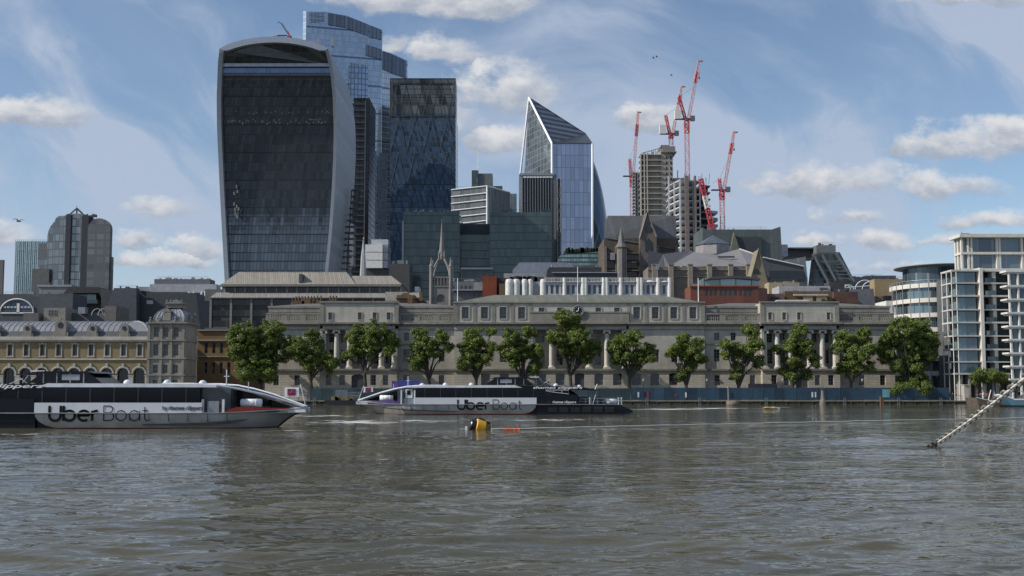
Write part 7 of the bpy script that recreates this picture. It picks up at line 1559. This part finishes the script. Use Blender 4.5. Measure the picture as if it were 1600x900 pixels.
def pile(px_, label, h):
    D = 214.0; x = X(px_, D, 620); t = thing('mooring_pile', label, 'mooring pile', (x, D, 0), 'mooring piles off the quay')
    MB().lathe(x, D, [(.75, -1), (.7, .7), (.45, 1.3), (.3, h)], 10).build('pile', plain('pile_grey', (.16, .15, .13), .8), t); MB().box(x - .35, x + .35, D - .35, D + .35, h, h + .35).tube((x, D, h), (x, D, h + .9), .08).build('beacon', STEEL, t)
pile(1285.5, 'pale tapering mooring pile with a square cap off the hoarding', 3.2)
D = 214.0; x = X(1376, D, 625); tag(MB().tube((x, D, -1), (x, D, 1.8), .22, n=8).tube((x + .5, D, -1), (x + .5, D, 1.2), .2, n=8).build('timber_posts', BBRICK), 'pair of short dark timber posts before the quay wall', 'post')
def inflatable():
    D = 172.0; x = X(1203, D, 639); t = thing('yellow_raft', 'small half-sunk yellow inflatable drifting below the quay wall', 'raft', (x, D, 0))
    MB().path([(x + 1.0 * cos(a), D + .5 * sin(a), .12 + .1 * sin(2 * a)) for a in [2 * pi * i / 14 for i in range(14)]], .17, 7, True).build('tube', plain('raft_yellow', (.26, .19, .07), .6, 0, .3, 2), t, True); MB().box(x - .7, x + .8, D - .2, D + .3, .1, .3).tube((x + .9, D, .2), (x + 1.7, D, .05), .08).build('paddle', WHITEB, t)
inflatable()
def work_barge():
    D = 213.0; a, b_ = X(513, D, 625), X(564, D, 625); t = thing('work_barge', 'dark work barge with grey crates and yellow gear moored between the two ferries', 'barge', ((a + b_) / 2, D, 0))
    MB().py([(a - .6, 1.0), (a + .8, -.4), (b_, -.4), (b_ + .5, 1.0)], D - 2.2, D + 2.2).build('hull', BLACK, t); MB().box(X(526, D), X(545, D), D - 1, D + 1.6, 1.01, 3.2).build('grey_cabin', plain('cabin_blue_grey', (.12, .14, .17), .6), t)
    g_ = MB(); r = random.Random(1)
    for i in range(14): x = a + .8 + r.random() * (b_ - a - 2); h = .2 + r.random() * .7; g_.box(x, x + .3 + r.random() * .7, D - 1.9, D - 1.2, 1.01, 1.01 + h)
    g_.build('yellow_gear', plain('dull_yellow', (.22, .17, .06), .7, 0, .4, 2), t); f = MB()
    for i in range(12): x = X(545, D) + i * .24; f.tube((x, D - 1.5, 1), (x, D - 1.5, 2.7), .03, n=4)
    f.tube((X(545, D), D - 1.5, 2.7), (X(565, D), D - 1.5, 2.7), .04).tube((X(545, D), D - 1.5, 2), (X(565, D), D - 1.5, 2), .04).build('rail', METAL, t)
work_barge()
def moored_boats():
    D = 196.0; a = X(1519, D, 635); t = thing('old_barge', 'brown wooden barge moored at the right edge behind the chain', 'barge', (a + 5, D, 0))
    MB().py([(a - .2, 1.7), (a + .3, -.4), (a + 30, -.4), (a + 30, 1.0), (a + 3, 1.05)], D - 2.5, D + 2.5).build('hull', plain('barge_brown', (.105, .085, .07), .8, 0, .3, 1.5), t)
    MB().path([(a - .2, D - 2.5, 1.78), (a + 1.5, D - 2.5, 1.3), (a + 3, D - 2.5, 1.12), (a + 30, D - 2.5, 1.05)], .08, 5).build('gunwale', WHITEB, t)
    c = MB(); r = random.Random(3)
    for i in range(16): x = a + 4 + r.random() * 9; c.tube((x, D + r.uniform(-1, 1), 1), (x + r.uniform(-.4, .4), D, 1.5 + r.random() * 1.6), .04 + .08 * r.random(), n=5)
    c.path([(a + 3.2, D, 1.1), (a + 3.8, D, 3.2), (a + 4.4, D, 3.0), (a + 4.8, D, 1.1)], .1, 5).build('deck_gear', METAL, t)
    D = 190.0; a = X(1561, D, 633); t = thing('blue_white_boat', 'long low white and pale blue boat moored beside the brown barge', 'boat', (a + 8, D, 0), None)
    MB().py([(a, 2.1), (a + 1.6, .35), (a + 26, .35), (a + 26, 1.2), (a + 2.4, 1.25)], D - 1.6, D + 1.6).build('hull', plain('boat_blue', (.10, .22, .30), .4), t); MB().py([(a - .05, 2.2), (a + 2.3, 1.3), (a + 26, 1.26), (a + 26, 1.45), (a + 2.3, 1.55), (a + .2, 2.35)], D - 1.65, D + 1.65).build('sheer_band', WHITE, t)
    MB().py([(a + .6, .34), (a + 1.4, -.3), (a + 26, -.3), (a + 26, .34)], D - 1.6, D + 1.6).build('boot_top', BLACK, t); MB().py([(a + 4, 1.56), (a + 5, 2.3), (a + 20, 2.3), (a + 20, 1.56)], D - 1.2, D + 1.2).build('cabin', CABG2, t)
    f = MB()
    for i in range(16): x = a + 4 + i * .95; f.tube((x, D - 1.5, 1.4), (x, D - 1.5, 2.9), .03, n=4)
    f.tube((a + 3, D - 1.5, 2.9), (a + 20, D - 1.5, 2.9), .04).tube((a + 3, D - 1.5, 2.2), (a + 20, D - 1.5, 2.2), .03).build('guard_rail', METAL, t)
moored_boats()

# ================================================================== PEOPLE ON THE QUAY
def person(px_, D, lab, top, legs, step=.12, z=.82):
    t = thing('person', lab, 'person', (X(px_, D, 605), D, z), 'people on the promenade')
    def skin(nm, V, E, R, mat, root=0):
        me = bpy.data.meshes.new(nm); me.from_pydata(V, E, []); o = bpy.data.objects.new(nm, me); COL.objects.link(o); o.parent = t; me.materials.append(mat)
        m = o.modifiers.new('s', 'SKIN'); 
        for i, r in enumerate(R): me.skin_vertices[0].data[i].radius = (r, r)
        me.skin_vertices[0].data[root].use_root = True; o.modifiers.new('u', 'SUBSURF').levels = 1; return o
    V = [(0, 0, .92), (0, 0, 1.15), (0, 0, 1.40), (0, 0, 1.5), (0, -.01, 1.6), (0, -.01, 1.72), (-.19, 0, 1.40), (-.25, .02, 1.12), (-.24, -.12, .88), (.19, 0, 1.40), (.26, .02, 1.12), (.23, -.14, .9),
         (-.1, 0, .86), (-.1 - step, -.03, .48), (-.1 - step * 1.3, .02, .06), (-.1 - step * 1.3, -.14, .03), (.1, 0, .86), (.1 + step, -.05, .48), (.1 + step, .04, .06), (.1 + step, -.12, .03)]
    E = [(0, 1), (1, 2), (2, 3), (3, 4), (4, 5), (2, 6), (6, 7), (7, 8), (2, 9), (9, 10), (10, 11), (0, 12), (12, 13), (13, 14), (14, 15), (0, 16), (16, 17), (17, 18), (18, 19)]
    R = [.13, .13, .14, .06, .09, .08, .07, .05, .04, .07, .05, .04, .1, .075, .05, .045, .1, .075, .05, .045]
    k = ('person_skin'); sm = bpy.data.materials.get(k) or plain(k, (.42, .27, .2), .6)
    skin('body', V, E, R, sm)
    skin('top', [(0, 0, .88), (0, 0, 1.15), (0, 0, 1.42), (-.2, 0, 1.40), (-.26, .02, 1.12), (.2, 0, 1.40), (.27, .02, 1.12)], [(0, 1), (1, 2), (2, 3), (3, 4), (2, 5), (5, 6)], [.16, .155, .155, .085, .065, .085, .065], plain('top_%d' % px_, top, .8))
    skin('trousers', [V[0], V[12], V[13], V[14], V[16], V[17], V[18]], [(0, 1), (1, 2), (2, 3), (0, 4), (4, 5), (5, 6)], [.145, .12, .09, .07, .12, .09, .07], plain('trousers_%d' % px_, legs, .8))
    h = MB().lathe(0, .015, [(.09, 1.6), (.12, 1.68), (.11, 1.76), (.03, 1.82)], 10); o = h.mesh('hair', bpy.data.materials.get('dark_hair') or plain('dark_hair', (.03, .02, .015), .7)); place(o, 'hair', wloc(t), t)
for a in [(1541.5, 224.6, 'person in a bright red top standing at the quay rail', (.6, .03, .05), (.04, .04, .05)), (1526, 224.8, 'person in a pale top left of the one in red', (.55, .55, .55), (.1, .11, .14)), (1553, 224.5, 'person in a white shirt right of the one in red', (.65, .66, .68), (.05, .05, .07)),
          (1560, 224.9, 'person in light blue farthest right on the quay', (.3, .38, .45), (.2, .18, .15)), (1484, 224.7, 'person in black beneath the left end of the apartments', (.02, .02, .025), (.03, .03, .035)), (1488.5, 224.9, 'person in dark navy just right of the one in black', (.02, .025, .05), (.03, .03, .035)), (1532, 224.9, 'person in grey close beside the one in red', (.16, .16, .17), (.04, .05, .09))]: person(int(a[0]), a[1], a[2], a[3], a[4])

# ================================================================== BIRDS
def gull(px_, py_, D, lab, span=1.1, roll=.3):
    x, z = W(px_, py_, D); t = thing('gull', lab, 'bird', (x, D, z), 'birds in the air'); g_ = plain('gull_grey', (.10, .10, .11), .8) if 'gull_grey' not in bpy.data.materials else bpy.data.materials['gull_grey']
    MB().path([(x - .22, D, z), (x - .1, D, z + .02), (x + .08, D, z), (x + .3, D, z - .03)], [.03, .07, .06, .015], 7).build('body', g_, t)
    for s in (-1, 1):
        MB().add([(x - .06, D, z + .03), (x + .12, D, z + .03), (x + .1 + .1 * s, D + s * span * .25, z + .22 + roll * s * .1), (x + .3 * s, D + s * span * .5, z + .1 + roll * s * .3), (x - .1 + .1 * s, D + s * span * .22, z + .24)], [(0, 1, 2, 4), (4, 2, 3)]).build('wing', g_, t)
gull(29, 346, 95, 'dark gull low over the left edge near the domed tower', 1.4); gull(1026, 89, 190, 'right bird of the close pair high above the cranes'); gull(1021, 91, 190, 'left bird of the close pair high above the cranes', .9, -.3); gull(1049, 118, 190, 'lone bird between the close pair and the tallest crane', .8)

# ------------------------------------------------------------------ plant, rails and aerials on the bare roofs
def clutter(key, px0, px1, py, D, n, hmax, seed):
    t = next(o for o in bpy.data.objects if o.get('label') and key in o['label']); r = random.Random(seed); z = Z(py, D); a, b_ = X(px0, D, py), X(px1, D, py); s = D / 300.0
    m = MB()
    for i in range(n):
        x = a + (b_ - a) * (i + r.random() * .8) / n; w = (.4 + r.random() * 1.6) * s; h = (.25 + r.random() ** 2 * hmax) * s; y = D + 1 + r.random() * 1.6
        k = r.random()
        if k < .5: m.box(x, min(x + w, b_), y, y + 1, z - .3, z + h)
        elif k < .75: m.tube((x, y, z - .3), (x, y, z + h * 1.6), .05 * s, n=5)
        else: m.tube((x, y, z - .3), (x, y, z + h), .22 * s, n=8).tube((x - .3 * s, y, z + h), (x + .3 * s, y, z + h), .12 * s, n=6)
    for zz_ in (.45, .9): m.box(a + .2, b_ - .2, D + .45, D + .5, z + zz_ * s * .9, z + zz_ * s * .9 + .05 * s)
    m.build('roof_plant', METAL if seed % 2 else STEEL, t)
for i, q in enumerate([('long dark office block', 376, 538, 425, 293, 9, 1.1), ('windowless building behind', 598, 638, 412, 441, 6, 1.2), ('windowless sides', 180, 212, 450, 321, 5, .8), ('criss-cross', 243, 326, 436, 344, 10, .9), ('just below the domed tower', 62, 108, 445, 346, 5, .9),
    ('right of the stone gable', 1202, 1248, 441.5, 301, 6, .8), ('box-like roof', 1219, 1290, 447, 291, 7, .6), ('tan piers', 1228, 1298, 455, 279, 6, .6), ('large plain tan cube', 1368, 1412, 436, 301, 5, .8), ('grey annex', 708, 752, 439.5, 306, 7, .8),
    ('dark red brick block', 755, 775, 431.5, 301, 4, .8), ('rust-red clad', 1083, 1100, 446, 270, 3, .6), ('slanting steel struts', 1277, 1305, 383, 401, 5, .6), ('ribbed metal roof', 1103, 1200, 358.5, 392, 7, .5), ('pale banded glass office', 716, 738, 296, 560, 3, .5),
    ('wide grey-green glass', 632, 716, 330.5, 473, 9, .7), ('wide grey-green glass', 768, 845, 331.5, 475, 8, .7), ('charcoal flat roof', 862, 935, 417.5, 306, 8, .7), ('steep grey gabled', 1028, 1050, 338, 362, 3, .4), ('purple-brown', 1303, 1322, 456, 286, 3, .7), ('slate-blue', 1324, 1380, 433, 522, 8, .5),
    ('tall apartment block', 1540, 1590, 371, 236, 5, .5), ('grey stone fronted', 62, 110, 459, 300, 6, .6), ('dark slate roofed hall', 2, 48, 459.3, 302, 4, .5)]): clutter(*q, seed=i + 50)
